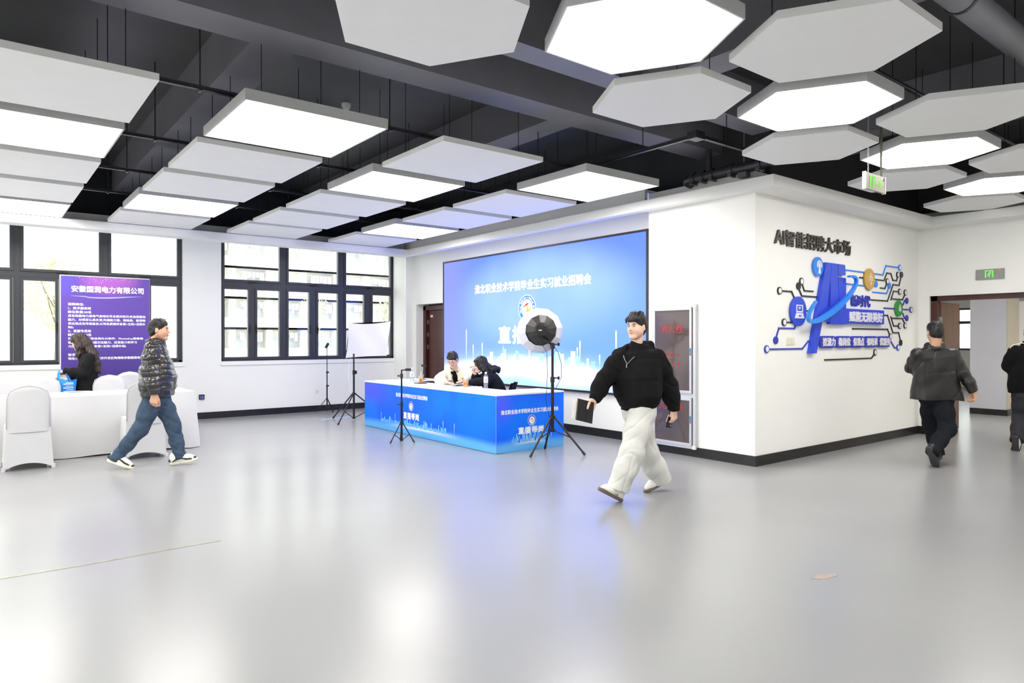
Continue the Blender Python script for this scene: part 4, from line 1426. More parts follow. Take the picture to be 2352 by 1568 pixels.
# shallow lined box behind the glass, with hose reel and extinguishers showing dimly
MB().box(XP - .004, hy1 + .03, hz0 + .03, XP - .001, hy0 - .03, hz1 - .03).build('back_panel', mat('dim_grey_steel', (120, 116, 118), .5, var=.2, scale=3), t)
M['cab_glass'] = glass_mat('smoked_glass', (196, 186, 188), refl=.08, rough=.08, milk=.5, milk_rgb=(118, 104, 106))
M['hydrant_red'] = mat('faded_red_paint', (170, 50, 52), .5, var=.15)
for z0, z1, nm in ((.785, 1.87, 'upper'), (.13, .735, 'lower')):
    d = MB()
    y0_, y1_ = hy1 + .055, hy0 - .035
    d.box(XH - .036, y0_, z0 + .002, XH - .014, y0_ + .03, z1).box(XH - .036, y1_ - .03, z0 + .002, XH - .014, y1_, z1)
    d.box(XH - .036, y0_ + .03, z0 + .002, XH - .014, y1_ - .03, z0 + .036).box(XH - .036, y0_ + .03, z1 - .036, XH - .014, y1_ - .03, z1)
    do = d.build('glass_door', 'alu', t)
    MB().box(XH - .026, y0_ + .03, z0 + .036, XH - .022, y1_ - .03, z1 - .036).build('pane', 'cab_glass', do)
    zc = (z0 + z1) / 2 + (-.02 if nm == 'upper' else .03)
    h_ = MB().box(XH - .040, y0_ + .004, zc - .045, XH - .036, y0_ + .026, zc + .045).build('latch', mat('blue_latch_plastic', (40, 130, 190), .4), do)
    MB().box(XH - .042, y0_ + .008, zc - .022, XH - .040, y0_ + .022, zc - .004).build('latch_mark', mat('orange_mark', (220, 110, 80), .5), h_)
    if nm == 'upper':
        text('lettering', '消火栓', 'hydrant_red', (XH - .0262, 5.80, 1.545), NY, ZA, w=.37, h=.115, depth=.0015, bold=.012, parent=do)
        text('lettering', '火警☎119', 'hydrant_red', (XH - .0262, 5.745, 1.24), NY, ZA, w=.255, h=.05, depth=.0015, bold=.012, parent=do)
        text('lettering', '使用方法', 'hydrant_red', (XH - .0262, 5.68, 1.195), NY, ZA, w=.10, h=.022, depth=.0015, parent=do)
        for k in range(3):
            cx, cz = 5.665 - .085 * k, 1.145
            MB().plate(circle(8, .012), (XH - .0262, cx, cz + .015), NY, ZA, .0015).plate([(-.016, -.03), (.012, -.026), (.018, .0), (-.01, .004)], (XH - .0262, cx, cz), NY, ZA, .0015).build('pictogram', 'hydrant_red', do)
    else:
        text('lettering', '灭火器箱', 'hydrant_red', (XH - .0262, 5.81, .565), NY, ZA, w=.37, h=.085, depth=.0015, bold=.012, parent=do)
M['dim_red'] = mat('red_hose_reel', (205, 82, 84), .5, var=.2, scale=5)
MB().lathe([(.215, 0), (.215, .008), (.12, .009), (.05, .010)], (XP - .005, 5.47, 1.50), 32, axis=(-1, 0, 0)).build('hose_reel', 'dim_red', t, smooth=40)
for yy in (5.74, 5.50):
    MB().rbox((XP - .008, yy, .33), (.010, .11, .32), r=.004).rbox((XP - .008, yy, .51), (.010, .05, .05), r=.004).build('extinguisher', 'dim_red', t)
MB().rbox((XP - .008, 5.60, 1.00), (.010, .36, .2), r=.004).build('hose', mat('pale_hose', (190, 190, 170), .7), t)

# ------------------------------------------------------------------ wall lettering and logo on the logo wall
YL = YP                                    # wall face
t = thing('wall_lettering', 'dark raised Chinese lettering reading AI recruitment market, high on the white wall', 'lettering', (8.36, YL, 2.59))
title = 'AI智能招聘大市场'
xs_ = [(7.433, 7.60), (7.612, 7.646), (7.665, 7.860)]
x_ = 7.665
wch = (9.30 - 7.665) / 7
for i in range(7):
    if i > 0:
        xs_.append((7.665 + wch * i + .012, 7.665 + wch * (i + 1) - .012))
for chh, (a, b) in zip(title, xs_):
    text('letter', chh, 'sign_black', (a, YL - .001, 2.605 if chh in 'AI' else 2.592), XA, ZA, w=b - a, h=.16 if chh in 'AI' else .19, depth=.025, bold=.014 if chh not in 'I' else 0.0, parent=t)

logo = thing('wall_logo_sign', 'blue AI emblem sign with circuit lines and slogan plates on the white wall', 'sign', (9.2, YL, 1.2))


def circuit(pts, m, end=None, dot=False, w=.018, r=.046):
    mb = MB()
    polyline_plate(mb, pts, w, (0, YL, 0), XA, ZA, .012)
    o = mb.build('circuit_line', m, logo)
    if end:
        e = MB().plate(circle(24, r, *end), (0, YL, 0), XA, ZA, .016).build('circuit_node', m, o)
        if not dot:
            MB().plate(circle(24, r * .72, *end), (0, YL - .016, 0), XA, ZA, .002).build('node_face', 'sign_white', o)


K_, B_, S_ = 'sign_black2', 'sign_navy', 'sign_sky'
circuit([(7.594, 2.046), (7.821, 2.046), (7.885, 1.97)], K_, (7.548, 2.045))
circuit([(8.065, 2.15), (8.116, 2.070), (8.335, 2.070)], K_, (8.046, 2.182))
circuit([(7.99, 2.09), (8.058, 2.003), (8.438, 2.003)], K_, (7.977, 2.121), True)
circuit([(8.10, 1.820), (8.20, 1.820)], K_)
circuit([(7.695, 1.67), (7.83, 1.67)], K_, (7.65, 1.67))
circuit([(7.480, 1.49), (7.538, 1.598), (7.889, 1.598), (7.92, 1.64)], B_, (7.468, 1.454), True)
circuit([(7.318, 1.349), (8.077, 1.349), (8.21, 1.44), (8.29, 1.44)], B_, (7.274, 1.350))
circuit([(9.0, 2.394), (9.70, 2.394), (10.286, 2.392), (10.384, 2.530), (10.80, 2.530)], S_, (10.841, 2.530))
circuit([(9.57, 2.316), (10.324, 2.312), (10.413, 2.425), (10.545, 2.425), (10.613, 2.332), (10.736, 2.332), (10.766, 2.385)], K_, (10.776, 2.422))
circuit([(9.20, 2.209), (9.98, 2.209), (10.03, 2.245)], S_, (10.061, 2.247), True)
circuit([(10.199, 2.20), (10.354, 2.20), (10.403, 2.265)], K_, (10.421, 2.304))
circuit([(9.965, 2.131), (10.408, 2.131), (10.467, 2.21)], S_, (10.489, 2.246), True)
circuit([(9.86, 2.020), (10.438, 2.021), (10.620, 2.268), (10.824, 2.268), (10.885, 2.39)], K_, (10.897, 2.429), True)
circuit([(10.545, 2.036), (10.637, 2.172), (10.80, 2.172)], K_, (10.838, 2.173))
circuit([(10.605, 2.058), (10.944, 2.058), (11.012, 2.13)], K_, (11.031, 2.168))
circuit([(10.86, 1.977), (10.952, 1.977), (11.012, 2.046), (11.05, 2.046)], B_, (11.085, 2.046), True)
circuit([(10.315, 1.915), (11.195, 1.914)], B_, (11.239, 1.914))
circuit([(10.86, 1.850), (10.953, 1.850), (11.009, 1.784), (11.05, 1.784)], B_, (11.087, 1.784), True)
circuit([(10.22, 1.812), (10.439, 1.812), (10.616, 1.562), (10.811, 1.562), (10.868, 1.45)], K_, (10.878, 1.413), True)
circuit([(10.542, 1.797), (10.641, 1.662), (10.795, 1.662)], K_, (10.836, 1.662))
circuit([(10.599, 1.774), (10.941, 1.774), (11.009, 1.705)], K_, (11.026, 1.671))
circuit([(9.367, 1.609), (10.44, 1.609), (10.502, 1.535)], K_, (10.527, 1.504))
circuit([(10.44, 1.432), (10.55, 1.432), (10.671, 1.340), (10.745, 1.340)], B_, (10.788, 1.341))
circuit([(8.621, 1.199), (9.936, 1.199), (10.011, 1.248)], K_, (10.043, 1.278))


def disc(c, r, m, name='disc'):
    return MB().plate(circle(40, r, *c), (0, YL - .013, 0), XA, ZA, .02).build(name, m, logo)


YI = YL - .033
# laptop disc
d_ = disc((7.942, 1.808), .183, 'sign_blue')
lp = MB()
lp.plate([(-.075, -.005), (.075, -.005), (.075, .012), (-.075, .012)], (7.955, YI, 1.80), XA, ZA, .006)
lp.plate([(-.075, .075), (.075, .075), (.075, .088), (-.075, .088)], (7.955, YI, 1.80), XA, ZA, .006)
lp.plate([(-.075, .012), (-.060, .012), (-.060, .075), (-.075, .075)], (7.955, YI, 1.80), XA, ZA, .006)
lp.plate([(.060, .012), (.075, .012), (.075, .075), (.060, .075)], (7.955, YI, 1.80), XA, ZA, .006)
lp.plate([(-.11, -.078), (.11, -.078), (.078, -.012), (-.078, -.012)], (7.955, YI, 1.80), XA, ZA, .006)
lp.build('laptop_icon', 'sign_white', d_)
MB().plate([(-.03, -.055), (.03, -.055), (.028, -.040), (-.028, -.040)], (7.955, YI - .006, 1.80), XA, ZA, .002).build('touchpad', 'sign_blue', d_)
for rr_, a_ in ((.012, 3), (.024, 4), (.036, 5)):
    mb = MB()
    pts = [(7.955 + rr_ * math.cos(R(45 + 90 * k / a_)), 1.825 + rr_ * math.sin(R(45 + 90 * k / a_))) for k in range(a_ + 1)]
    polyline_plate(mb, pts, .007, (0, YI, 0), XA, ZA, .006)
    mb.build('wifi_arc', 'sign_white', d_)
# broadcast disc
d_ = disc((8.416, 2.387), .122, 'sign_sky')
MB().plate([(-.030, -.085), (.030, -.085), (.010, .03), (-.010, .03)], (8.436, YI, 2.385), XA, ZA, .006).build('antenna_icon', 'sign_white', d_)
for rr_ in (.020, .040, .058):
    mb = MB()
    polyline_plate(mb, [(8.436 + rr_ * math.cos(R(-30 + 240 * k / 10)), 2.405 + rr_ * math.sin(R(-30 + 240 * k / 10))) for k in range(11)], .010, (0, YI, 0), XA, ZA, .006)
    mb.build('wave_icon', 'sign_white', d_)
# bulb disc
d_ = disc((9.827, 2.304), .150, 'sign_gold')
mb = MB()
polyline_plate(mb, [(9.85 + .030 * math.cos(R(-60 + 300 * k / 12)), 2.312 + .038 * math.sin(R(-60 + 300 * k / 12))) for k in range(13)], .012, (0, YI, 0), XA, ZA, .006)
for k in range(4):
    mb.plate([(-.020, 0), (.020, 0), (.020, .007), (-.020, .007)], (9.85, YI, 2.258 - .012 * k), XA, ZA, .006)
for k in range(7):
    a = R(-20 + 220 * k / 6)
    polyline_plate(mb, [(9.85 + .048 * math.cos(a), 2.315 + .055 * math.sin(a)), (9.85 + .068 * math.cos(a), 2.315 + .075 * math.sin(a))], .009, (0, YI, 0), XA, ZA, .006)
mb.build('bulb_icon', 'sign_white', d_)
# lock disc
d_ = disc((10.769, 1.922), .117, 'sign_green')
mb = MB().plate(rrect(-.034, -.04, .034, .018, .01), (10.79, YI, 1.918), XA, ZA, .006)
polyline_plate(mb, [(10.79 + .022 * math.cos(R(180 * k / 8)), 1.938 + .034 * math.sin(R(180 * k / 8))) for k in range(9)], .009, (0, YI, 0), XA, ZA, .006)
mb.build('lock_icon', 'sign_white', d_)
MB().plate(circle(10, .008), (10.79, YI - .006, 1.91), XA, ZA, .002).build('keyhole', 'sign_green', d_)


# A: left stroke, right stroke, crossbar (three slabs of one letter)
q_ = lambda pts: [(x * 1.0115, 1.47 + (z - 1.47) * 1.0115) for x, z in pts]
A1 = q_([(8.095, 1.290), (8.246, 1.290), (8.381, 1.690), (8.505, 1.880), (8.582, 2.238), (8.605, 2.440), (8.475, 2.440)])
A2 = q_([(8.600, 2.440), (8.582, 2.24), (8.582, 1.660), (8.820, 1.660), (8.760, 2.440)])
A3_ = q_([(8.375, 1.69), (8.60, 1.69), (8.60, 1.88), (8.495, 1.88)])
MB().plate(A1, (0, YL, 0), XA, ZA, .052).build('letter_a_stroke', 'sign_blue', logo)
MB().plate(A2, (0, YL, 0), XA, ZA, .054).build('letter_a_stroke', 'sign_blue', logo)
MB().plate(A3_, (0, YL, 0), XA, ZA, .050).build('letter_a_bar', 'sign_blue', logo)
MB().plate(q_([(8.785, 2.304), (8.985, 2.304), (8.972, 2.425), (8.958, 2.440), (8.772, 2.440)]), (0, YL, 0), XA, ZA, .052).build('letter_i_dot', 'sign_blue', logo)
MB().plate(q_([(8.827, 1.660), (9.004, 1.660), (8.992, 2.268), (8.790, 2.268)]), (0, YL, 0), XA, ZA, .052).build('letter_i_stem', 'sign_blue', logo)
# orbit ring: a partial ellipse band round the letters, standing off the wall
ring_m = bpy.data.materials.new('sky_to_blue_ring')
ring_m.use_nodes = True
K = Nodes(ring_m)
tcr = K.new('ShaderNodeTexCoord')
sp = K.new('ShaderNodeSeparateXYZ')
K.l.new(tcr.outputs['Object'], sp.inputs[0])
cc_ = K.mix(K.smooth(sp.outputs['X'], -1.2, -.2), lin((60, 150, 236)), lin((24, 134, 246)))
K.l.new(cc_, K.n['Principled BSDF'].inputs['Base Color'])
K.n['Principled BSDF'].inputs['Roughness'].default_value = 0.3
cxr, czr, ra, rb_, tilt = 8.615, 1.985, .690, .180, R(24)
outer, inner = [], []
for k in range(49):
    a = R(128 + (404 - 128) * k / 48)
    th = .072 * (0.35 + 0.65 * math.sin(math.pi * min(1, max(0, k / 48))) ** .6)
    for lst, q in ((outer, 1.0), (inner, 0.0)):
        ex = (ra - (0 if q else th * .75)) * math.cos(a)
        ez = (rb_ - (0 if q else th)) * math.sin(a)
        lst.append((cxr + ex * math.cos(tilt) - ez * math.sin(tilt), czr + ex * math.sin(tilt) + ez * math.cos(tilt)))
vs_, fs_ = [], []
for k in range(49):
    for (px, pz), dy in ((outer[k], -.105), (inner[k], -.105), (inner[k], -.145), (outer[k], -.145)):
        vs_.append((px, YL + dy, pz))
for k in range(48):
    for q in range(4):
        fs_.append((k * 4 + q, k * 4 + (q + 1) % 4, (k + 1) * 4 + (q + 1) % 4, (k + 1) * 4 + q))
fs_ += [(3, 2, 1, 0), tuple(48 * 4 + q for q in range(4))]
MB().add(vs_, fs_).build('orbit_ring', ring_m, logo)
# slogan plates
pw = [(8.468, 8.862), (8.875, 9.272), (9.283, 9.668), (9.68, 10.062), (10.075, 10.475)]
for (a, b), s_ in zip(pw, ('挖潜力', '稳岗位', '保重点', '强培训', '优服务')):
    o = MB().plate(rrect(a, 1.352, b, 1.508, .05), (0, YL - .004, 0), XA, ZA, .026).build('slogan_plate', 'sign_navy', logo)
    text('lettering', s_, 'sign_white', (a + .06, YL - .030, 1.378), XA, ZA, w=b - a - .075, h=.105, depth=.008, bold=.025, parent=o)
text('lettering', '新时代', 'sign_navy', (9.322, YL - .001, 1.915), XA, ZA, w=.55, h=.155, depth=.02, bold=.025, parent=logo)
o = MB().plate([(9.10, 1.678), (10.228, 1.678), (10.228, 1.875), (9.0, 1.875)], (0, YL, 0), XA, ZA, .05).build('slogan_bar', 'sign_blue', logo)
text('lettering', '赋能无限美好', 'sign_white', (9.186, YL - .05, 1.703), XA, ZA, w=.98, h=.135, depth=.012, bold=.025, parent=o)

# wall switches and sockets
t = thing('light_switch', 'ivory double light switch on the white wall below the emblem', 'switch', (7.805, YL, 1.395))
for k in range(2):
    f_ = MB().box(7.713 + .092 * k, YL - .008, 1.397, 7.802 + .092 * k, YL, 1.487).build('face_plate', 'ivory', t)
    MB().box(7.728 + .092 * k, YL - .012, 1.412, 7.787 + .092 * k, YL - .008, 1.472).build('rocker', 'ivory', f_)
t = thing('wall_socket', 'white wall socket below the window beside the slim tripod', 'socket', (5.45, YW, .345))
MB().box(5.405, YW - .008, .345, 5.495, YW, .435).build('face_plate', 'white_plastic', t)
for dx, dz in ((-.015, .02), (.015, .02), (0, -.015)):
    MB().box(5.45 + dx - .004, YW - .009, .39 + dz - .008, 5.45 + dx + .004, YW - .008, .39 + dz + .008).build('slot', 'black_plastic', t)
t = thing('socket_box', 'small open black socket box on the wall right of the white table', 'socket', (3.25, YW, .36))
MB().box(3.205, YW - .03, .36, 3.295, YW, .375).box(3.205, YW - .03, .435, 3.295, YW, .45).box(3.205, YW - .03, .375, 3.22, YW, .435).box(3.28, YW - .03, .375, 3.295, YW, .435).build('box', 'black_plastic', t)
MB().box(3.235, YW - .02, .385, 3.265, YW, .425).build('connector', mat('blue_plug', (40, 80, 200), .4), t)

# exit sign above the double door
t = thing('exit_sign', 'grey exit sign with green running figure above the open door', 'sign', (XE, 3.495, 2.33))
MB().box(XE - .022, 3.318, 2.33, XE, 3.673, 2.478).build('panel', mat('brushed_grey_sign', (150, 150, 146), .35, metal=.4), t)
gx = XE - .022
fg = MB()
for p in ([(.118, .02), (.132, .02), (.132, .125), (.118, .125)], [(.132, .112), (.222, .112), (.222, .125), (.132, .125)], [(.208, .02), (.222, .02), (.222, .112), (.208, .112)]):
    fg.plate(p, (gx, 3.673, 2.335), NY, ZA, .002)
fg.build('door_symbol', 'green_light', t)
fg = MB().plate(circle(10, .009, .182, .098), (gx, 3.673, 2.335), NY, ZA, .002)
for a_, b_, w_ in (((.178, .09), (.166, .062), .017), ((.166, .062), (.178, .044), .010), ((.178, .044), (.168, .022), .010), ((.166, .062), (.152, .046), .010), ((.152, .046), (.136, .046), .009), ((.176, .086), (.192, .076), .007), ((.192, .076), (.202, .086), .007), ((.176, .086), (.158, .084), .007), ((.158, .084), (.150, .07), .007)):
    polyline_plate(fg, [a_, b_], w_, (gx, 3.673, 2.335), NY, ZA, .002)
fg.build('running_figure', 'green_light', t)
MB().box(gx - .002, 3.36, 2.455, gx, 3.40, 2.468).build('rating_label', 'gold', t)

# blue masking tape on the floor by the softbox, floor marks
tag(MB().add([(4.93, 11.80, .001), (5.55, 11.98, .001), (5.53, 12.10, .001), (4.91, 11.92, .001)], [(0, 1, 2, 3)]).build('floor_sheet', mat('pale_blue_sheet', (170, 196, 246), .3)), 'pale blue flat sheet lying on the floor behind the softbox stand', 'sheet')
tag(MB().add([(4.02, 2.16, .0012), (4.07, 2.10, .0012), (4.20, 2.08, .0012), (4.23, 2.11, .0012), (4.12, 2.16, .0012)], [(0, 1, 2, 3, 4)]).build('floor_stain', mat('brown_floor_stain', (164, 148, 138), .35, var=.12, scale=30)), 'small brownish scuff mark on the grey floor in the right foreground', 'stain')
M['old_tape'] = mat('yellowed_tape_residue', (146, 148, 132), .25, var=.12, scale=12)
tag(MB().grid(lambda a, b: (-.35 + 1.75 * a, 5.245 - .04 * b + .01 * math.sin(a * 9), .0012), 24, 1).build('tape_residue', 'old_tape'), 'long strip of yellowed tape residue on the floor at left', 'tape')

# ------------------------------------------------------------------ recruitment banner
YBN = 12.45
bx0, bx1, bz1 = 1.005, 2.235, 2.45
t = thing('banner_board', 'tall purple recruitment banner board with white Chinese text by the window', 'banner', ((bx0 + bx1) / 2, YBN, 0))
bm = bpy.data.materials.new('purple_banner_print')
bm.use_nodes = True
K = Nodes(bm)
tcb = K.new('ShaderNodeTexCoord')
sp = K.new('ShaderNodeSeparateXYZ')
K.l.new(tcb.outputs['Object'], sp.inputs[0])
cb = K.mix(K.smooth(sp.outputs['Z'], 0.6, 2.3), lin((66, 44, 128)), lin((94, 66, 160)))
gx_ = K.math('POWER', K.math('ABSOLUTE', K.math('DIVIDE', K.math('SUBTRACT', sp.outputs['X'], .05), .5)), 2.0)
gz_ = K.math('POWER', K.math('ABSOLUTE', K.math('DIVIDE', K.math('SUBTRACT', sp.outputs['Z'], 2.42), .32)), 2.0)
cb = K.mix(K.math('MULTIPLY', K.math('SUBTRACT', 1.0, K.smooth(K.math('ADD', gx_, gz_), 0.0, 1.0)), 0.8), cb, lin((176, 96, 190)))
cb = K.mix(K.math('MULTIPLY', K.math('SUBTRACT', 1.0, K.smooth(K.math('ADD', K.math('POWER', K.math('ABSOLUTE', K.math('DIVIDE', K.math('ADD', sp.outputs['X'], .62), .3)), 2.0), K.math('POWER', K.math('ABSOLUTE', K.math('DIVIDE', K.math('SUBTRACT', sp.outputs['Z'], 2.35), .3)), 2.0)), 0, 1)), 0.6), cb, lin((84, 76, 200)))
K.l.new(cb, K.n['Principled BSDF'].inputs['Base Color'])
K.n['Principled BSDF'].inputs['Roughness'].default_value = 0.6
MB().box(bx0, YBN, .0, bx1, YBN + .05, bz1).build('frame', 'white_plastic', t)
pr = MB().box(bx0 + .012, YBN - .004, .01, bx1 - .003, YBN, bz1 - .012).build('print', bm, t)
text('company_name', '安徽国润电力有限公司', 'print_white', (1.155, YBN - .004, 2.195), XA, ZA, w=.99, h=.098, depth=.001, bold=.03, parent=t)
flare = MB()
fl = [(1.13 + 1.0 * k / 24, 2.135 - .022 * math.sin(k / 24 * 4.2) * (1 if k > 5 else .4)) for k in range(25)]
vs_ = []
for k, (px, pz) in enumerate(fl):
    hw = .010 * math.sin(math.pi * k / 24) + .0008
    vs_ += [(px, YBN - .005, pz - hw), (px, YBN - .005, pz + hw)]
flare.add(vs_, [(2 * k, 2 * k + 2, 2 * k + 3, 2 * k + 1) for k in range(24)])
flare.build('light_flare', mat('pale_lilac_print', (170, 170, 250), .5), t)
for k in range(46):
    px, pz = random.gauss(1.66, .2), bz1 - .015 - abs(random.gauss(0, .05))
    if bx0 + .03 < px < bx1 - .03:
        rr_ = random.choice((.0025, .003, .0045))
        MB().plate(circle(5, rr_), (px, YBN - .0045, pz), XA, ZA, .0005).build('sparkle', 'print_white', t)
lines = [('招聘岗位:', 1.985), ('1、技术服务岗', 1.925), ('岗位数量:20名', 1.866), ('具有热能动力或电气自动化专业相关知识;有自我驱动', 1.806),
         ('能力、对项目认真负责;沟通能力强、情商高、能清晰', 1.746), ('表达观点及传递信息;公司免费提供食宿+五险+话费补', 1.686), ('贴;', 1.632), ('2、客服专员岗', 1.572),
         ('岗位数量:10名', 1.513), ('性格开朗;能熟练运用办公软件、Photoshop图像编', 1.453), ('辑软件;有良好沟通交往能力、应变能力和学习', 1.394), ('力;公司免费提供食宿+五险+话费补贴;', 1.335),
         ('联系方式:', 1.205), ('地址:安徽省淮北市经济开发区陶博路安徽国润电力', 1.148)]
for s_, z in lines:
    text('text_line', s_, 'print_white', (1.11, YBN - .004, z), XA, ZA, h=.040 if len(s_) > 3 else .036, w=min(1.06, .0455 * sum(.55 if ord(q) < 200 else 1 for q in s_)), depth=.001, bold=.022, parent=t)

# ------------------------------------------------------------------ table with white cloth, covered chairs
t = thing('conference_table', 'long conference table under a floor-length white cloth', 'table', (.5, 10.42, 0))
tx0, tx1, ty0, ty1, th = -1.9, 2.335, 9.96, 10.88, .76
for x in (-1.8, .2, 2.2):
    for y in (ty0 + .08, ty1 - .08):
        MB().box(x - .02, y - .02, 0, x + .02, y + .02, th - .03).build('leg', 'steel', t)
MB().box(tx0 + .01, ty0 + .01, th - .03, tx1 - .01, ty1 - .01, th - .004).build('table_top', 'white_plastic', t)
per = []
npx, npy = 60, 14
for i in range(npx):
    per.append((tx0 + (tx1 - tx0) * i / npx, ty0, 0, -1))
for i in range(npy):
    per.append((tx1, ty0 + (ty1 - ty0) * i / npy, 1, 0))
for i in range(npx):
    per.append((tx1 - (tx1 - tx0) * i / npx, ty1, 0, 1))
for i in range(npy):
    per.append((tx0, ty1 - (ty1 - ty0) * i / npy, -1, 0))
vs_, fs_ = [], []
np_ = len(per)
levels = 9
for lv in range(levels):
    f = lv / (levels - 1)
    for i, (x, y, nx, ny) in enumerate(per):
        corner = min(abs(x - tx1) + abs(y - ty0), abs(x - tx1) + abs(y - ty1))
        am = .004 + .022 * f * math.exp(-(corner / .35) ** 2) + .006 * f
        wv = am * math.sin(i * 1.1 + 2 * math.sin(i * .37)) + .012 * f + .05 * f * math.exp(-(corner / .12) ** 2)
        vs_.append((x + nx * wv, y + ny * wv, th * (1 - f) + .012 * f + .006 * math.sin(i * .6) * (f == 1)))
for lv in range(levels - 1):
    for i in range(np_):
        fs_.append((lv * np_ + (i + 1) % np_, lv * np_ + i, (lv + 1) * np_ + i, (lv + 1) * np_ + (i + 1) % np_))
fs_.append(tuple(range(np_)))
tc_o = MB().add(vs_, fs_).build('tablecloth', 'tablecloth', None, smooth=50)
tag(tc_o, 'white cloth draped to the floor over the long table', 'tablecloth')


def chair_outline(z):
    """half width of the covered chair back seen from behind"""
    return z


def make_chair():
    """banquet chair in a white stretch cover; origin at floor centre, back plane at y=-0.22, sitter faces +Y"""
    t = bpy.data.objects.new('covered_chair', None)
    t.empty_display_size = .1
    col.objects.link(t)
    # back: lofted pad with an arched top
    zs = [.42, .50, .60, .70, .78, .83, .87, .90, .92, .935, .943]
    hw = [.205, .20, .20, .205, .205, .198, .178, .142, .10, .055, .015]
    mb = MB()
    n = 16
    vs_ = []
    for z, w in zip(zs, hw):
        th_ = .028 if z < .9 else .028 * (0.945 - z) / .045 + .006
        yc = -.20 - .03 * (z - .45)
        for k in range(n):
            a = 2 * math.pi * k / n
            ca, sa = math.cos(a), math.sin(a)
            vs_.append((w * math.copysign(abs(ca) ** .45, ca), yc + th_ * math.copysign(abs(sa) ** .8, sa), z))
    fs_ = [(i * n + k, i * n + (k + 1) % n, (i + 1) * n + (k + 1) % n, (i + 1) * n + k) for i in range(len(zs) - 1) for k in range(n)]
    fs_ += [tuple(range((len(zs) - 1) * n, len(zs) * n))]
    mb.add(vs_, fs_)
    mb.build('back_cover', 'cloth', t, smooth=True, base=(0, 0, 0))
    # seat pad
    MB().rbox((0, .03, .455), (.43, .44, .07), r=.06, seg=5).build('seat_cover', 'cloth', t, smooth=40, base=(0, 0, 0))
    # skirt: stretch fabric from the seat down to four legs with arched hems
    feet = [(-.235, -.235), (.235, -.235), (.235, .235), (-.235, .235)]
    top = [(-.205, -.215), (.205, -.215), (.215, .235), (-.215, .235)]
    sk = MB()
    for s in range(4):
        a0, a1 = Vector(feet[s]), Vector(feet[(s + 1) % 4])
        b0, b1 = Vector(top[s]), Vector(top[(s + 1) % 4])
        mid_c = (b0 + b1) / 2

        def fn(u, v, a0=a0, a1=a1, b0=b0, b1=b1):
            arch = .075 * (4 * u * (1 - u)) ** .8
            bt = a0.lerp(a1, u)
            tp_ = b0.lerp(b1, u)
            p = bt.lerp(tp_, v)
            inw = .035 * 4 * u * (1 - u) * 4 * v * (1 - v)
            c = Vector((0, 0)) - p
            p = p + c * inw
            return (p.x, p.y, arch * (1 - v) + .47 * v)
        sk.grid(fn, 12, 8)
    sk.build('skirt_cover', 'cloth', t, smooth=50, base=(0, 0, 0))
    for x, y in feet:
        MB().box(x * .78 - .013, y * .78 - .013, 0, x * .78 + .013, y * .78 + .013, .42).build('leg', 'steel', t, base=(0, 0, 0))
        MB().rbox((x * .985, y * .985, .022), (.036, .036, .044), r=.008).build('foot_pocket', 'cloth', t, base=(0, 0, 0))
    MB().tube([(-.203, -.235, .47), (-.203, -.236, .80), (-.178, -.236, .88), (-.10, -.236, .925), (0, -.237, .945), (.10, -.236, .925), (.178, -.236, .88), (.203, -.236, .80), (.203, -.235, .47)], .006, n=6).build('piping', 'cloth', t, smooth=True, base=(0, 0, 0))
    return t


c0_ = make_chair()
chairs = [(.463, 9.62, 0, 'white covered chair at the left end, its back to the camera'),
          (1.645, 9.62, -2, 'white covered chair behind the walking man in the quilted jacket'),
          (.215, 11.20, 180, 'white covered chair beyond the table at the left edge'),
          (.725, 11.19, 180, 'white covered chair beyond the table left of the blue bag'),
          (1.52, 11.18, 180, 'white covered chair beyond the table right of the woman in black'),
          (1.93, 12.14, 180, 'white covered chair standing farthest back against the purple banner'),
          (1.06, 12.17, 0, 'white covered chair mostly hidden behind the woman in black')]
for i, (x, y, a, lb) in enumerate(chairs):
    o = c0_ if i == 0 else copy_tree(c0_)
    o.location = (x, y, 0)
    o.rotation_euler = (0, 0, R(a))
    tag(o, lb, 'chair', 'white covered chairs round the table')
tag(MB().grid(lambda a, b: (.92 + .30 * a, 10.72 + .15 * b + .02 * a, th + .005 + .003 * math.sin(4 * a)), 6, 4).build('leaflet', mat('pale_leaflet', (214, 220, 226), .5, var=.1, scale=20)), 'thin pale leaflet lying on the white table below the blue bag', 'leaflet')

# blue tote bag held by the standing woman
t = thing('tote_bag', 'blue tote bag with white printed lines held by the woman in black', 'bag', (1.0, 11.52, .69))
bb = MB()
bgx0, bgx1 = .885, 1.125
bb.grid(lambda a, b: (bgx0 + .02 * (1 - b) + (bgx1 - bgx0 - .04 * (1 - b)) * a, 11.45 - .03 * math.sin(math.pi * b) * math.sin(math.pi * a), .70 + (.19 + .015 * math.sin(7 * a)) * b), 10, 8)
bb.grid(lambda a, b: (bgx1 - .02 * (1 - b) - (bgx1 - bgx0 - .04 * (1 - b)) * a, 11.58 + .03 * math.sin(math.pi * b) * math.sin(math.pi * a), .70 + (.19 + .015 * math.sin(7 * a + 2)) * b), 10, 8)
bb.grid(lambda a, b: (bgx0 + .02 * (1 - b), 11.58 - .13 * a, .70 + .19 * b), 3, 6)
bb.grid(lambda a, b: (bgx1 - .02 * (1 - b), 11.45 + .13 * a, .70 + .19 * b), 3, 6)
bb.add([(bgx0 + .02, 11.45, .70), (bgx1 - .02, 11.45, .70), (bgx1 - .02, 11.58, .70), (bgx0 + .02, 11.58, .70)], [(0, 3, 2, 1)])
bb.build('bag_body', 'bag_blue', t, smooth=50)
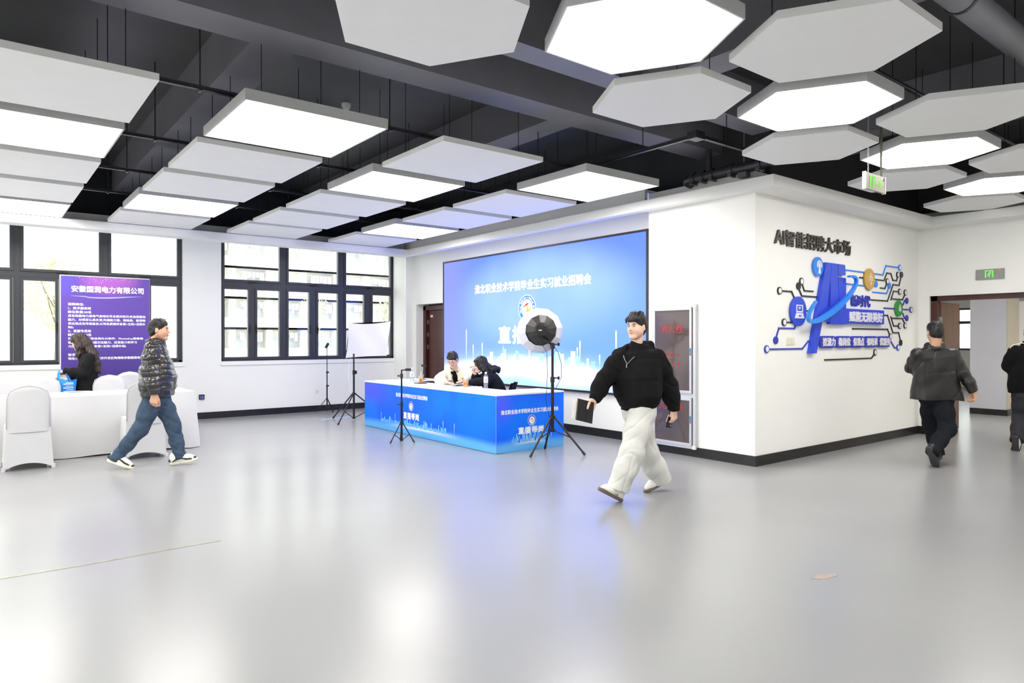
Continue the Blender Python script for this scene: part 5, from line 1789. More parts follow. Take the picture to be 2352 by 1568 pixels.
for y in (11.445, 11.58):
    hp = [(.92, y, .87), (.91, (y + 11.515) / 2, .96), (.925, 11.515, 1.03), (.96, 11.515, 1.035), (1.01, (y + 11.515) / 2, .96), (1.055, y, .87)]
    hm = MB()
    vs_ = []
    for px, py, pz in hp:
        vs_ += [(px - .011, py, pz), (px + .011, py, pz)]
    hm.add(vs_, [(2 * k, 2 * k + 1, 2 * k + 3, 2 * k + 2) for k in range(len(hp) - 1)])
    hm.build('handle', 'bag_blue', t)
for k, z in enumerate((.85, .83, .80, .775, .75, .725)):
    MB().box(.99 - .03 * (k % 2), 11.405, z, 1.08, 11.409, z + (.010 if k % 2 else .006)).build('printed_line', 'print_white', t)

# ------------------------------------------------------------------ outside: ground, dormitory blocks, trees
M['facade'] = mat('white_facade', (240, 239, 234), .85, var=.02, scale=.3)
M['facade_in'] = mat('balcony_rear_wall', (226, 224, 216), .85, var=.05, scale=.6)
M['far_window'] = mat('far_window_glass', (200, 204, 208), .4, var=.15, scale=.7)
M['far_blind'] = mat('far_window_blind', (214, 210, 196), .6, var=.06)
M['laundry'] = mat('mixed_laundry', (196, 198, 208), .9, var=.35, scale=3.0)
M['leaf'] = mat('yellow_green_leaves', (196, 196, 150), .7, var=.25, scale=4)
M['bark'] = mat('tree_bark', (110, 98, 84), .9, var=.3)
struct('ground_outside', MB().box(-60, 13.7, -.9, 110, 130, -.6).box(-60, -60, -.9, XL - .3, 13.7, -.6), mat('pale_paving', (190, 188, 180), .9, var=.08, scale=.3))
FH = 3.35
t = thing('dormitory_building', 'pale dormitory block with balconies seen through the right window', 'building', (33, 80, -.6))
for k in range(8):
    z = -.6 + FH * k
    MB().box(18, 77.2, z - .25, 50, 77.35, z + 1.05).box(18, 77.2, z - .25, 50, 78.6, z).build('parapet', 'facade', t)
for k in range(9):
    MB().box(18 + 4 * k - .3, 77.3, -.6, 18 + 4 * k + .3, 78.7, 26).build('column', 'facade', t)
MB().box(18, 78.6, -.6, 50, 78.9, 26).build('rear_wall', 'facade_in', t)
wm = None
lm = []
for k in range(7):
    z = -.6 + FH * k
    for b in range(8):
        x = 18 + 4 * b
        w_ = MB().box(x + .6, 78.5, z + .1, x + 1.5, 78.6, z + 2.3).box(x + 2.0, 78.5, z + .9, x + 3.5, 78.6, z + 2.4).build('balcony_window', 'far_window', t)
        lb = MB()
        rnd = random.Random(k * 11 + b)
        xx = x + .5
        while xx < x + 3.4:
            w2 = rnd.uniform(.25, .55)
            if rnd.random() < .6:
                h2 = rnd.uniform(.5, 1.15)
                lb.box(xx, 77.6, z + 2.75 - h2, xx + w2, 77.66, z + 2.75)
            xx += w2 + .08
        lb.box(x + .35, 77.6, z + 2.76, x + 3.65, 77.63, z + 2.79)
        lo_ = lb.build('laundry', 'laundry', t)
        lo_['kind'] = 'stuff'
t = thing('teaching_building', 'white building with plain facade and large windows seen through the left window', 'building', (6, 62, -.6))
MB().box(-12, 62, -.6, 15.5, 70, 24).build('wall', 'facade', t)
for k in range(7):
    z = -.6 + FH * k
    MB().box(-12, 61.75, z - .25, 15.5, 62, z + .55).build('ledge', 'facade', t)
    for x0, x1 in ((-6.5, -3.0), (-1.5, 1.6), (2.2, 4.2), (5.6, 7.8), (9.4, 10.2), (10.8, 11.6), (12.6, 15.0)):
        f_ = MB().box(x0, 61.93, z + .95, x1, 61.99, z + 2.65).build('window', 'far_window', t)
        MB().box(x0 + .1, 61.90, z + 1.9, x1 - .1, 61.93, z + 2.6).build('blind', 'far_blind', f_)


def tree(x, y, h, label):
    t = thing('young_tree', label, 'tree', (x, y, -.6))
    rnd = random.Random(int(x * 10))
    tr = MB().tube([(x, y, -.6), (x + .05, y, h * .35), (x - .04, y, h * .7)], [.10, .07, .04])
    tr.build('trunk', 'bark', t, smooth=True)
    for k in range(7):
        a = rnd.uniform(0, 6.28)
        z0 = h * rnd.uniform(.3, .6)
        MB().tube([(x, y, z0), (x + math.cos(a) * .6, y + math.sin(a) * .6, z0 + .7), (x + math.cos(a) * .9, y + math.sin(a) * .9, z0 + 1.3)], [.03, .02, .01], n=5).build('branch', 'bark', t)
    lf = MB()
    for k in range(900):
        a, ph, rr_ = rnd.uniform(0, 6.28), rnd.uniform(0, 3.14), rnd.random() ** .4
        c = Vector((x + 1.25 * rr_ * math.cos(a) * math.sin(ph), y + 1.25 * rr_ * math.sin(a) * math.sin(ph), h * .72 + 1.5 * rr_ * math.cos(ph)))
        e = Euler((rnd.uniform(0, 3), rnd.uniform(0, 3), rnd.uniform(0, 3))).to_matrix()
        q = [c + e @ Vector(v_) for v_ in ((-.06, -.035, 0), (.06, -.035, 0), (.06, .035, .01), (-.06, .035, .01))]
        lf.add(q, [(0, 1, 2, 3)])
    lo_ = lf.build('foliage', 'leaf', t)
    lo_['kind'] = 'stuff'


tree(2.6, 34, 4.6, 'thin young tree with yellowish leaves outside the left window')
tree(26.2, 49, 5.4, 'leafy young tree outside the right end of the right window')
tree(21.0, 52, 5.0, 'pale leafy tree outside the middle of the right window')

# ------------------------------------------------------------------ people: smooth implicit surfaces
def A3(p):
    return np.array(p, np.float64)


def unit(v):
    v = np.asarray(v, np.float64)
    return v / max(1e-9, np.linalg.norm(v))


class Field:
    """signed-distance modelling on a grid, meshed with surface nets"""
    def __init__(self):
        self.ops = []

    def cap(self, a, b, ra, rb=None, k=.015, sub=False, flat=None):
        """tapered capsule; flat=(axis, scale) squashes it along an axis"""
        a, b = A3(a), A3(b)
        rb = ra if rb is None else rb
        r = max(ra, rb)
        if flat is not None:
            r *= max(1.0, 1.0 / flat[1]) if flat[1] < 1 else flat[1]
        lo, hi = np.minimum(a, b) - r, np.maximum(a, b) + r

        def ev(X, Y, Z):
            d = b - a
            L2 = max(1e-9, float(d @ d))
            px, py, pz = X - a[0], Y - a[1], Z - a[2]
            t = np.clip((px * d[0] + py * d[1] + pz * d[2]) / L2, 0, 1)
            qx, qy, qz = px - t * d[0], py - t * d[1], pz - t * d[2]
            if flat is not None:
                n, s = flat
                e = qx * n[0] + qy * n[1] + qz * n[2]
                e2 = e / s - e
                qx, qy, qz = qx + e2 * n[0], qy + e2 * n[1], qz + e2 * n[2]
                dd = np.sqrt(qx * qx + qy * qy + qz * qz) - (ra + (rb - ra) * t)
                return dd * min(1.0, s)
            return np.sqrt(qx * qx + qy * qy + qz * qz) - (ra + (rb - ra) * t)
        self.ops.append((ev, lo, hi, k, sub))
        return self

    def chain(self, pts, rs, k=.015, **kw):
        for i in range(len(pts) - 1):
            self.cap(pts[i], pts[i + 1], rs[i], rs[i + 1], k=k, **kw)
        return self

    def ell(self, c, r, F=None, k=.015, sub=False):
        """ellipsoid; F = 3x3 rows of axes"""
        c = A3(c)
        F = np.eye(3) if F is None else F
        R_ = max(r)
        lo, hi = c - R_, c + R_

        def ev(X, Y, Z):
            px, py, pz = X - c[0], Y - c[1], Z - c[2]
            s = 0
            g = 0
            for i in range(3):
                q = px * F[i][0] + py * F[i][1] + pz * F[i][2]
                s = s + (q / r[i]) ** 2
                g = g + (q / (r[i] * r[i])) ** 2
            k0 = np.sqrt(s)
            k1 = np.sqrt(g) + 1e-6
            return k0 * (k0 - 1.0) / k1
        self.ops.append((ev, lo, hi, k, sub))
        return self

    def torso(self, a, b, sa, sb, prof, k=.02, sub=False):
        """spine a->b, side axes at both ends, profile rows (t, halfwidth, depth radius, forward offset)"""
        a, b, sa, sb = A3(a), A3(b), unit(sa), unit(sb)
        ts = [p[0] for p in prof]
        L = np.linalg.norm(b - a)
        d = (b - a) / L
        m = max(p[1] + p[2] for p in prof)
        p0, p1 = a + d * L * min(ts), a + d * L * max(ts)
        lo, hi = np.minimum(p0, p1) - m, np.maximum(p0, p1) + m

        def ev(X, Y, Z):
            px, py, pz = X - a[0], Y - a[1], Z - a[2]
            u = (px * d[0] + py * d[1] + pz * d[2]) / L
            uc = np.clip(u, ts[0], ts[-1])
            w = np.interp(uc, ts, [p[1] for p in prof])
            r = np.interp(uc, ts, [p[2] for p in prof])
            fo = np.interp(uc, ts, [p[3] if len(p) > 3 else 0.0 for p in prof])
            tt = np.clip(uc, 0, 1)
            sx = sa[0] + (sb[0] - sa[0]) * tt
            sy = sa[1] + (sb[1] - sa[1]) * tt
            sz = sa[2] + (sb[2] - sa[2]) * tt
            qx, qy, qz = px - uc * L * d[0], py - uc * L * d[1], pz - uc * L * d[2]
            # forward = d x side
            fx, fy, fz = d[1] * sz - d[2] * sy, d[2] * sx - d[0] * sz, d[0] * sy - d[1] * sx
            qx, qy, qz = qx + fo * fx, qy + fo * fy, qz + fo * fz
            s = qx * sx + qy * sy + qz * sz
            sc = np.clip(s, -w, w)
            qx, qy, qz = qx - sc * sx, qy - sc * sy, qz - sc * sz
            return np.sqrt(qx * qx + qy * qy + qz * qz) - r
        self.ops.append((ev, lo, hi, k, sub))
        return self

    def cut(self, p, n, rad, depth=.25):
        """flat cut: removes a cylinder of material beyond the plane (p, normal n)"""
        p, n = A3(p), unit(n)
        c = p + n * depth / 2
        e = math.hypot(rad, depth / 2)

        def ev(X, Y, Z):
            px, py, pz = X - p[0], Y - p[1], Z - p[2]
            t = px * n[0] + py * n[1] + pz * n[2]
            q = np.sqrt((px - t * n[0]) ** 2 + (py - t * n[1]) ** 2 + (pz - t * n[2]) ** 2) - rad
            return np.maximum(np.maximum(-t, t - depth), q)
        self.ops.append((ev, c - e, c + e, .004, True))
        return self

    def mesh(self, vox, disp=None):
        los = np.min([o[1] for o in self.ops if not o[4]], axis=0) - .03
        his = np.max([o[2] for o in self.ops if not o[4]], axis=0) + .03
        n = np.ceil((his - los) / vox).astype(int) + 2
        ax = [(los[i] + vox * np.arange(n[i])).astype(np.float32) for i in range(3)]
        D = np.full(tuple(n), 1.0, np.float32)
        for ev, lo, hi, k, sub in self.ops:
            pad = k + 3 * vox
            i0 = np.maximum(0, np.floor((lo - pad - los) / vox).astype(int))
            i1 = np.minimum(n, np.ceil((hi + pad - los) / vox).astype(int) + 1)
            if np.any(i1 <= i0):
                continue
            sl = tuple(slice(i0[i], i1[i]) for i in range(3))
            d = ev(ax[0][sl[0]][:, None, None], ax[1][sl[1]][None, :, None], ax[2][sl[2]][None, None, :]).astype(np.float32)
            g = D[sl]
            if sub:
                d = -d
                h = np.maximum(k - np.abs(g - d), 0) / k
                D[sl] = np.maximum(g, d) + h * h * k * .25
            else:
                h = np.maximum(k - np.abs(g - d), 0) / k
                D[sl] = np.minimum(g, d) - h * h * k * .25
        if disp is not None:
            idx = np.nonzero(np.abs(D) < .05)
            D[idx] += disp(ax[0][idx[0]], ax[1][idx[1]], ax[2][idx[2]]).astype(np.float32)
        return surface_nets(D, los, vox)


def surface_nets(D, lo, vox):
    S = D < 0
    nx, ny, nz = D.shape
    c = S[:-1, :-1, :-1].astype(np.int8)
    tot = np.zeros((nx - 1, ny - 1, nz - 1), np.int8)
    for i in (0, 1):
        for j in (0, 1):
            for k in (0, 1):
                tot += S[i:nx - 1 + i, j:ny - 1 + j, k:nz - 1 + k]
    act = (tot > 0) & (tot < 8)
    I = np.argwhere(act)
    vid = np.full(act.shape, -1, np.int32)
    vid[act] = np.arange(len(I))
    acc = np.zeros((len(I), 3))
    cnt = np.zeros(len(I))
    corners = [(i, j, k) for i in (0, 1) for j in (0, 1) for k in (0, 1)]
    val = {cr: D[I[:, 0] + cr[0], I[:, 1] + cr[1], I[:, 2] + cr[2]] for cr in corners}
    for a in corners:
        for axn in range(3):
            if a[axn] == 0:
                b = list(a)
                b[axn] = 1
                b = tuple(b)
                va, vb = val[a], val[b]
                m = (va < 0) != (vb < 0)
                t = va[m] / (va[m] - vb[m])
                p = np.tile(np.array(a, np.float64), (m.sum(), 1))
                p[:, axn] = t
                acc[m] += p
                cnt[m] += 1
    P = lo + (I + acc / cnt[:, None]) * vox
    F = []
    for axn in range(3):
        u, v = [(1, 2), (2, 0), (0, 1)][axn]
        sl0 = [slice(None)] * 3
        sl1 = [slice(None)] * 3
        sl0[axn] = slice(0, -1)
        sl1[axn] = slice(1, None)
        a, b = S[tuple(sl0)], S[tuple(sl1)]
        E = np.argwhere(a != b)
        ok = (E[:, u] > 0) & (E[:, v] > 0)
        mx = np.array(act.shape)
        ok &= (E[:, u] < mx[u]) & (E[:, v] < mx[v])
        E = E[ok]
        e1 = np.zeros(3, int)
        e2 = np.zeros(3, int)
        e1[u] = 1
        e2[v] = 1
        q = np.stack([vid[tuple((E - e1 - e2).T)], vid[tuple((E - e2).T)], vid[tuple(E.T)], vid[tuple((E - e1).T)]], 1)
        inside = S[tuple(E.T)]
        q[~inside] = q[~inside][:, ::-1]
        F.append(q)
    F = np.concatenate(F)
    F = F[(F >= 0).all(1)]
    return P, F


def np_object(name, P, F, m, parent=None, base=None):
    base = np.zeros(3) if base is None else A3(base)
    org = base if parent is None else A3(parent_origin(parent))
    me = bpy.data.meshes.new(name)
    V_ = (P - org).astype(np.float32)
    me.vertices.add(len(V_))
    me.vertices.foreach_set('co', V_.ravel())
    nf = len(F)
    me.loops.add(nf * 4)
    me.polygons.add(nf)
    me.loops.foreach_set('vertex_index', F.astype(np.int32).ravel())
    me.polygons.foreach_set('loop_start', np.arange(0, nf * 4, 4, dtype=np.int32))
    me.polygons.foreach_set('use_smooth', np.ones(nf, bool))
    me.update(calc_edges=True)
    me.materials.append(M[m] if isinstance(m, str) else m)
    o = bpy.data.objects.new(name, me)
    col.objects.link(o)
    if parent is None:
        o.location = base
    else:
        o.parent = parent
    return o


def folds(amp, freq, seed, vert=.6):
    r = np.random.default_rng(seed)
    ws = []
    for i in range(4):
        v = r.normal(size=3)
        v[2] = v[2] * vert + (.6 if i % 2 else 0)
        v = v / np.linalg.norm(v) * freq * r.uniform(.7, 1.5)
        ws.append((v, r.uniform(0, 6), r.normal(size=3) * freq * .35, r.uniform(0, 6)))

    def f(x, y, z):
        s = 0
        for v, ph, w, p2 in ws:
            s = s + np.sin(v[0] * x + v[1] * y + v[2] * z + ph + 1.6 * np.sin(w[0] * x + w[1] * y + w[2] * z + p2))
        return s * amp / 2.2
    return f


def creases(amp, freq, seed, direction):
    """narrow cloth creases running across a main direction"""
    r = np.random.default_rng(seed)
    ws = []
    for i in range(3):
        v = unit(np.array(direction) * (1, 1 if i % 2 else -1, 1) + r.normal(size=3) * .35) * freq * r.uniform(.6, 1.3)
        ws.append((v, r.uniform(0, 6), r.normal(size=3) * 9, r.normal(size=3) * 7, r.uniform(0, 6)))

    def f(x, y, z):
        s = 0
        for v, ph, w, g, p2 in ws:
            ph_ = v[0] * x + v[1] * y + v[2] * z + ph + 1.4 * np.sin(w[0] * x + w[1] * y + w[2] * z)
            mask = np.clip(.3 + .8 * np.sin(g[0] * x + g[1] * y + g[2] * z + p2), 0, 1)
            s = s + (1 - np.abs(np.sin(ph_))) ** 3 * mask
        return s * amp
    return f


def head_frame(fwd, up=(0, 0, 1)):
    f = unit(fwd)
    l = unit(np.cross(up, f))
    u = np.cross(f, l)
    return np.array([f, l, u])


def add_head(B, c, H, s=.93, nose=1.0):
    """skull and face into field B; H rows = forward, left, up"""
    c = A3(c)

    def p(x, y, z):
        return c + (H[0] * x + H[1] * y + H[2] * z) * s

    def r(*a):
        return [q * s for q in a]
    B.ell(p(-.014, 0, .034), r(.098, .077, .088), H, k=.02)
    B.ell(p(.026, 0, -.022), r(.064, .064, .086), H, k=.03)
    for sg in (1, -1):
        B.cap(p(.005, .050 * sg, -.045), p(.062, .014 * sg, -.098), .026 * s, .019 * s, k=.03)
        B.ell(p(.056, .034 * sg, -.032), r(.026, .024, .028), H, k=.03)
        B.cap(p(.080, .036 * sg, .024), p(.088, .012 * sg, .022), .009 * s, .010 * s, k=.02)
    B.ell(p(.068, 0, -.098), r(.020, .022, .018), H, k=.025)
    for sg in (1, -1):
        B.ell(p(.098, .031 * sg, .005), r(.020, .019, .012), H, k=.014, sub=True)
        B.ell(p(.074, .031 * sg, .004), r(.0155, .018, .0135), H, k=.006)
    B.cap(p(.086, 0, .010), p(.108 * nose, 0, -.027), .0075 * s, .0115 * s, k=.014)
    for sg in (1, -1):
        B.ell(p(.097, .011 * sg, -.033), r(.011, .009, .008), H, k=.008)
    for sg in (1, -1):
        B.cap(p(.084, .019 * sg, -.060), p(.095, 0, -.0565), .0045 * s, .0068 * s, k=.008)
        B.cap(p(.083, .017 * sg, -.064), p(.093, 0, -.0675), .0045 * s, .0072 * s, k=.008)
        B.ell(p(-.008, .079 * sg, -.004), r(.019, .008, .030), H, k=.008)
        B.ell(p(-.012, .083 * sg, -.018), r(.012, .008, .014), H, k=.008)
    return p


def add_hand(B, w, d, n, t, curl=(20, 30, 25), s=1.0, thumb=(.55, .65, .25), spread=.0, k=.006):
    """five-fingered hand: wrist w, direction d, palm normal n (palm side), thumb side t"""
    w, d, n, t = A3(w), unit(d), unit(n), A3(t)
    t = unit(t - d * (t @ d))
    n = unit(n - d * (n @ d) - t * (n @ t))
    kn = [.034, .012, -.010, -.030]
    le = [.074, .082, .075, .060]
    kb = [.084, .088, .084, .076]
    tips = []
    for i in range(4):
        kp = w + (d * kb[i] + t * kn[i]) * s
        B.cap(w + d * .008 * s + t * kn[i] * .55 * s, kp, .0155 * s, .0125 * s, k=.018)
        c = curl[i] if isinstance(curl[0], (tuple, list)) else curl
        a = 0
        q = kp
        for j, fr in enumerate((.45, .30, .25)):
            a += R(c[j])
            dr = unit(d * math.cos(a) + n * math.sin(a) + t * spread * (1.5 - i) * .15)
            e = q + dr * le[i] * fr * s
            B.cap(q, e, (.0098 - .0009 * j) * s, (.0090 - .0009 * j) * s, k=k)
            q = e
        tips.append(q)
    th0 = w + (d * .020 + t * .022 + n * .006) * s
    v1 = unit(d * thumb[0] + t * thumb[1] + n * thumb[2])
    th1 = th0 + v1 * .044 * s
    v2 = unit(d * (thumb[0] + .35) + t * (thumb[1] - .35) + n * (thumb[2] + .15))
    th2 = th1 + v2 * .034 * s
    th3 = th2 + unit(v2 + d * .2) * .026 * s
    B.cap(th0, th1, .0155 * s, .0115 * s, k=.014)
    B.cap(th1, th2, .0112 * s, .0100 * s, k=.006)
    B.cap(th2, th3, .0100 * s, .0085 * s, k=.006)
    return tips


def shoe(J, side, parent, upper_m, sole_m, style):
    """shoe along heel->toe; returns the upper object"""
    heel, toe, an = A3(J['heel' + side]), A3(J['toe' + side]), A3(J['an' + side])
    d = unit(toe - heel)
    L = .285
    upv = an - heel
    upv = unit(upv - d * (upv @ d))
    if upv[2] < 0:
        upv = -upv
    sd = np.cross(upv, d)
    o = heel - d * .012

    def p(x, y, z):
        return o + d * x + sd * y + upv * z
    F_ = Field()
    F_.cap(p(.045, 0, .060), p(.045, 0, .095), .042, .040, k=.03)
    F_.cap(p(.04, 0, .052), p(.13, 0, .055), .036, .038, k=.03)
    F_.cap(p(.12, 0, .060), p(.20, .004, .042), .040, .036, k=.04)
    F_.cap(p(.19, .003, .042), p(.245, .006, .036), .040, .028, k=.04)
    F_.cap(p(.05, 0, .09), p(.13, 0, .075), .036, .032, k=.03)
    F_.cut(p(.12, 0, .024), -upv, .22, .10)
    P_, Q_ = F_.mesh(.005)
    up_o = np_object('shoe', P_, Q_, upper_m, parent)
    outl = [(.0, -.026), (.03, -.034), (.09, -.034), (.15, -.040), (.21, -.046), (.26, -.036), (.285, -.010), (.284, .016), (.26, .036), (.21, .044), (.15, .036), (.09, .032), (.03, .034), (.0, .026), (-.008, 0)]
    mb = MB()
    n = len(outl)
    rows = []
    for z, g in ((0.0, .97), (.006, 1.03), (.022, 1.05), (.030, 1.0)):
        for x, y in outl:
            rows.append(tuple(p((x - .14) * g + .14, y * g, z)))
    fs_ = [(i * n + k_, i * n + (k_ + 1) % n, (i + 1) * n + (k_ + 1) % n, (i + 1) * n + k_) for i in range(3) for k_ in range(n)]
    fs_ += [tuple(reversed(range(n))), tuple(range(3 * n, 4 * n))]
    mb.add(rows, fs_)
    mb.build('sole', sole_m, up_o, smooth=40)
    if style == 'stripes':
        for sg in (1, -1):
            for q in range(3):
                x0 = .098 + .026 * q
                pts = [p(x0, .040 * sg, .030), p(x0 + .012, .040 * sg, .030), p(x0 - .006, .034 * sg, .076), p(x0 - .020, .034 * sg, .076)]
                pts2 = [v_ + sd * .006 * sg for v_ in pts]
                MB().add([tuple(v_) for v_ in pts + pts2], [(0, 1, 2, 3), (4, 7, 6, 5), (0, 4, 5, 1), (1, 5, 6, 2), (2, 6, 7, 3), (3, 7, 4, 0)]).build('stripe', 'black_plastic', up_o)
        MB().tube([p(.12, -.022, .098), p(.14, .02, .094), p(.16, -.02, .086), p(.18, .018, .078)], .004, n=6).build('lace', 'shoe_white', up_o)
    if style == 'panels':
        for sg in (1, -1):
            MB().tube([p(.03, .042 * sg, .04), p(.07, .043 * sg, .06), (p(.13, .044 * sg, .066)), p(.19, .040 * sg, .045), p(.24, .034 * sg, .038)], [.006, .012, .010, .012, .008], n=8).build('side_panel', 'black_plastic', up_o)
        MB().ell(p(.262, .004, .040), (.022, .030, .014)).build('toe_cap', 'black_plastic', up_o, smooth=True)
        MB().tube([p(.0, -.034, .05), p(-.004, 0, .055), p(.0, .034, .05)], [.012, .016, .012], n=8).build('heel_tab', 'black_plastic', up_o, smooth=True)
        MB().tube([p(.11, -.022, .098), p(.13, .02, .096), p(.15, -.02, .090), p(.17, .018, .082), p(.19, -.016, .076)], .005, n=6).build('lace', 'shoe_white', up_o)
    return up_o


def face_parts(body, p, H, s, glasses=False):
    Hm = Matrix([[H[j][i] for j in range(3)] for i in range(3)])
    for sg in (1, -1):
        e = MB().ell(p(.0835, .031 * sg, .0035), (.0072 * s, .0135 * s, .0058 * s), M3=Hm).build('eye', 'eye_white', body, smooth=True)
        MB().ell(p(.0870, .030 * sg, .0035), (.0050 * s, .0062 * s, .0060 * s), M3=Hm).build('iris', 'iris', e, smooth=True)
        MB().tube([p(.0865, .046 * sg, .0075), p(.0905, .031 * sg, .0105), p(.0880, .017 * sg, .0055)], [.0012 * s, .0020 * s, .0012 * s], n=6).build('eyelid', 'brow', body, smooth=True)
        MB().tube([p(.0955, .014 * sg, .0240), p(.0960, .028 * sg, .0290), p(.0850, .050 * sg, .0250)], [.0030 * s, .0042 * s, .0020 * s], n=6).build('eyebrow', 'brow', body, smooth=True)
    MB().tube([p(.0860, -.021, -.0605), p(.0965, -.010, -.0585), p(.0995, 0, -.0600), p(.0965, .010, -.0585), p(.0860, .021, -.0605)], [.0025 * s, .0058 * s, .0062 * s, .0058 * s, .0025 * s], n=8).build('lips', 'lips', body, smooth=True)
    if glasses:
        g = None
        for sg in (1, -1):
            ring = [p(.108, .033 * sg + .023 * math.cos(a), -.002 + .019 * math.sin(a)) for a in [2 * math.pi * k / 20 for k in range(20)]]
            o = MB().tube(ring, .0018, n=6, closed=True).build('glasses_rim', 'black_plastic', body)
            MB().tube([p(.106, .056 * sg, .004), p(.05, .080 * sg, .006), p(-.01, .086 * sg, .006)], .0018, n=6).build('glasses_temple', 'black_plastic', o)
        MB().tube([p(.108, -.010, .002), p(.111, 0, .005), p(.108, .010, .002)], .0018, n=6).build('glasses_bridge', 'black_plastic', body)


def short_hair(p, H, s, vox, seed, top=.0, fringe=True):
    """short male hair: tight shell on the sides and nape, fuller on top, free face and ears"""
    F_ = Field()
    F_.ell(p(-.015, 0, .036), [.103 * s, .0825 * s, .094 * s], H, k=.02)
    F_.ell(p(-.042, 0, -.004), [.082 * s, .078 * s, .096 * s], H, k=.02)
    F_.ell(p(-.012, 0, .076 + top * .6), [.096 * s, .080 * s, (.060 + top) * s], H, k=.02)
    r_ = np.random.default_rng(seed)
    if fringe:
        for y in np.linspace(-.066, .066, 12):
            z1 = .050 + r_.uniform(-.012, .010) + .10 * abs(y)
            F_.cap(p(.02, y * .75, .120 + top), p(.088 - 3.2 * y * y, y * 1.02, z1 + .02), .022 * s, .013 * s, k=.010)
            F_.cap(p(.088 - 3.2 * y * y, y * 1.02, z1 + .02), p(.092 - 3.6 * y * y, y * 1.05 + r_.uniform(-.006, .006), z1 - .004), .011 * s, .005 * s, k=.006)
    for i in range(14):
        a, rr_ = r_.uniform(0, 6.28), r_.uniform(.01, .07)
        q = (-.015 + rr_ * math.cos(a), rr_ * .8 * math.sin(a))
        F_.cap(p(q[0], q[1], .115 + top), p(q[0] + r_.uniform(-.02, .03), q[1] * 1.15, .140 + top * 1.4 - rr_ * .35), .020 * s, .008 * s, k=.012)
    # free the face, cheeks, ears and neck
    F_.ell(p(.118, 0, -.052 if fringe else -.040), [.086 * s, .15 * s, (.104 if fringe else .112) * s], H, k=.010, sub=True)
    F_.ell(p(.045, 0, -.098), [.090 * s, .15 * s, .078 * s], H, k=.010, sub=True)
    for sg in (1, -1):
        F_.ell(p(-.004, .088 * sg, -.012), [.021 * s, .022 * s, .033 * s], H, k=.006, sub=True)
    F_.ell(p(-.05, 0, -.135), [.12 * s, .14 * s, .050 * s], H, k=.010, sub=True)
    fo = folds(.0018, 150, seed, vert=.3)
    f2 = folds(.003, 50, seed + 1)
    return F_.mesh(vox, lambda x, y, z: fo(x, y, z) + f2(x, y, z))


def person(name, J, label, fwd, head_fwd, skin, cfg):
    """J joints in world space; builds the body as one skin mesh, then clothing and hair as children"""
    Jn = {k: A3(v) for k, v in J.items()}
    fwd = unit(fwd)
    H = head_frame(head_fwd, cfg.get('head_up', (0, 0, 1)))
    s = cfg.get('hs', .93)
    vox = cfg.get('vox', .005)
    sho = unit(Jn['shL'] - Jn['shR'])
    hip = unit(Jn['hipL'] - Jn['hipR'])
    B = Field()
    # trunk and limbs sit inside the clothes
    B.torso(Jn['pelvis'], Jn['neck'], hip, sho, [(-.05, .05, .06), (.3, .05, .07), (.75, .09, .065), (.93, .09, .04), (1.0, .02, .045)], k=.02)
    hb = Jn['head'] + (-H[0] * .03 - H[2] * .06) * s
    B.cap(Jn['neck'] - (Jn['neck'] - Jn['pelvis']) * .06, hb, cfg.get('neck_r', .052), cfg.get('neck_r', .052) * .96, k=.03)
    for sd in 'LR':
        B.chain([Jn['sh' + sd], Jn['el' + sd], Jn['wr' + sd]], [.045, .036, .025], k=.02)
        B.chain([Jn['hip' + sd], Jn['kn' + sd], Jn['an' + sd]], [.07, .05, .036], k=.03)
        B.cap(Jn['an' + sd], Jn['heel' + sd] * .45 + Jn['toe' + sd] * .55 + unit(Jn['an' + sd] - Jn['heel' + sd]) * .046, .030, .016, k=.02)
        hd = cfg.get('hand' + sd)
        if hd:
            d, n, t = hd[0], hd[1], hd[2]
            B.cap(Jn['wr' + sd] - unit(d) * .02, Jn['wr' + sd] + unit(d) * .02, .026, .024, k=.02)
            add_hand(B, Jn['wr' + sd] + unit(d) * .012, d, n, t, **(hd[3] if len(hd) > 3 else {}))
    p = add_head(B, Jn['head'], H, s, cfg.get('nose', 1.0))
    P_, Q_ = B.mesh(vox)
    base = ((Jn['heelL'] + Jn['heelR']) / 2)
    base[2] = 0
    body = np_object(name, P_, Q_, skin, None, base)
    tag(body, label, 'person')
    face_parts(body, p, H, s, cfg.get('glasses', False))
    return body, Jn, H, p, s, sho, hip


def sleeves(F_, Jn, rs, k=.035, ext=.0, cuff=None):
    for sd in 'LR':
        a, b, c = Jn['sh' + sd], Jn['el' + sd], Jn['wr' + sd]
        e = c + unit(c - b) * ext
        F_.chain([a, a * .5 + b * .5, b, b * .45 + e * .55, e], [rs[0], rs[1], rs[2], rs[3], rs[4]], k=k)
        if cuff:
            F_.cap(e - unit(c - b) * .01, e + unit(c - b) * .035, cuff, cuff * .95, k=.006)
            F_.cut(e + unit(c - b) * .040, unit(c - b), .065, .07)
        else:
            F_.cut(e + unit(c - b) * rs[4] * .45, unit(c - b), .08, .08)


def legs(F_, Jn, rs, k=.04, ext=.03, hem=True):
    for sd in 'LR':
        a, b, c = Jn['hip' + sd], Jn['kn' + sd], Jn['an' + sd]
        e = c + unit(c - b) * ext
        F_.chain([a, a * .45 + b * .55, b, b * .5 + e * .5, e], rs, k=k)
        if hem:
            F_.cut(e + unit(c - b) * .02, unit(c - b) + A3((0, 0, -.35)), .15, .16)


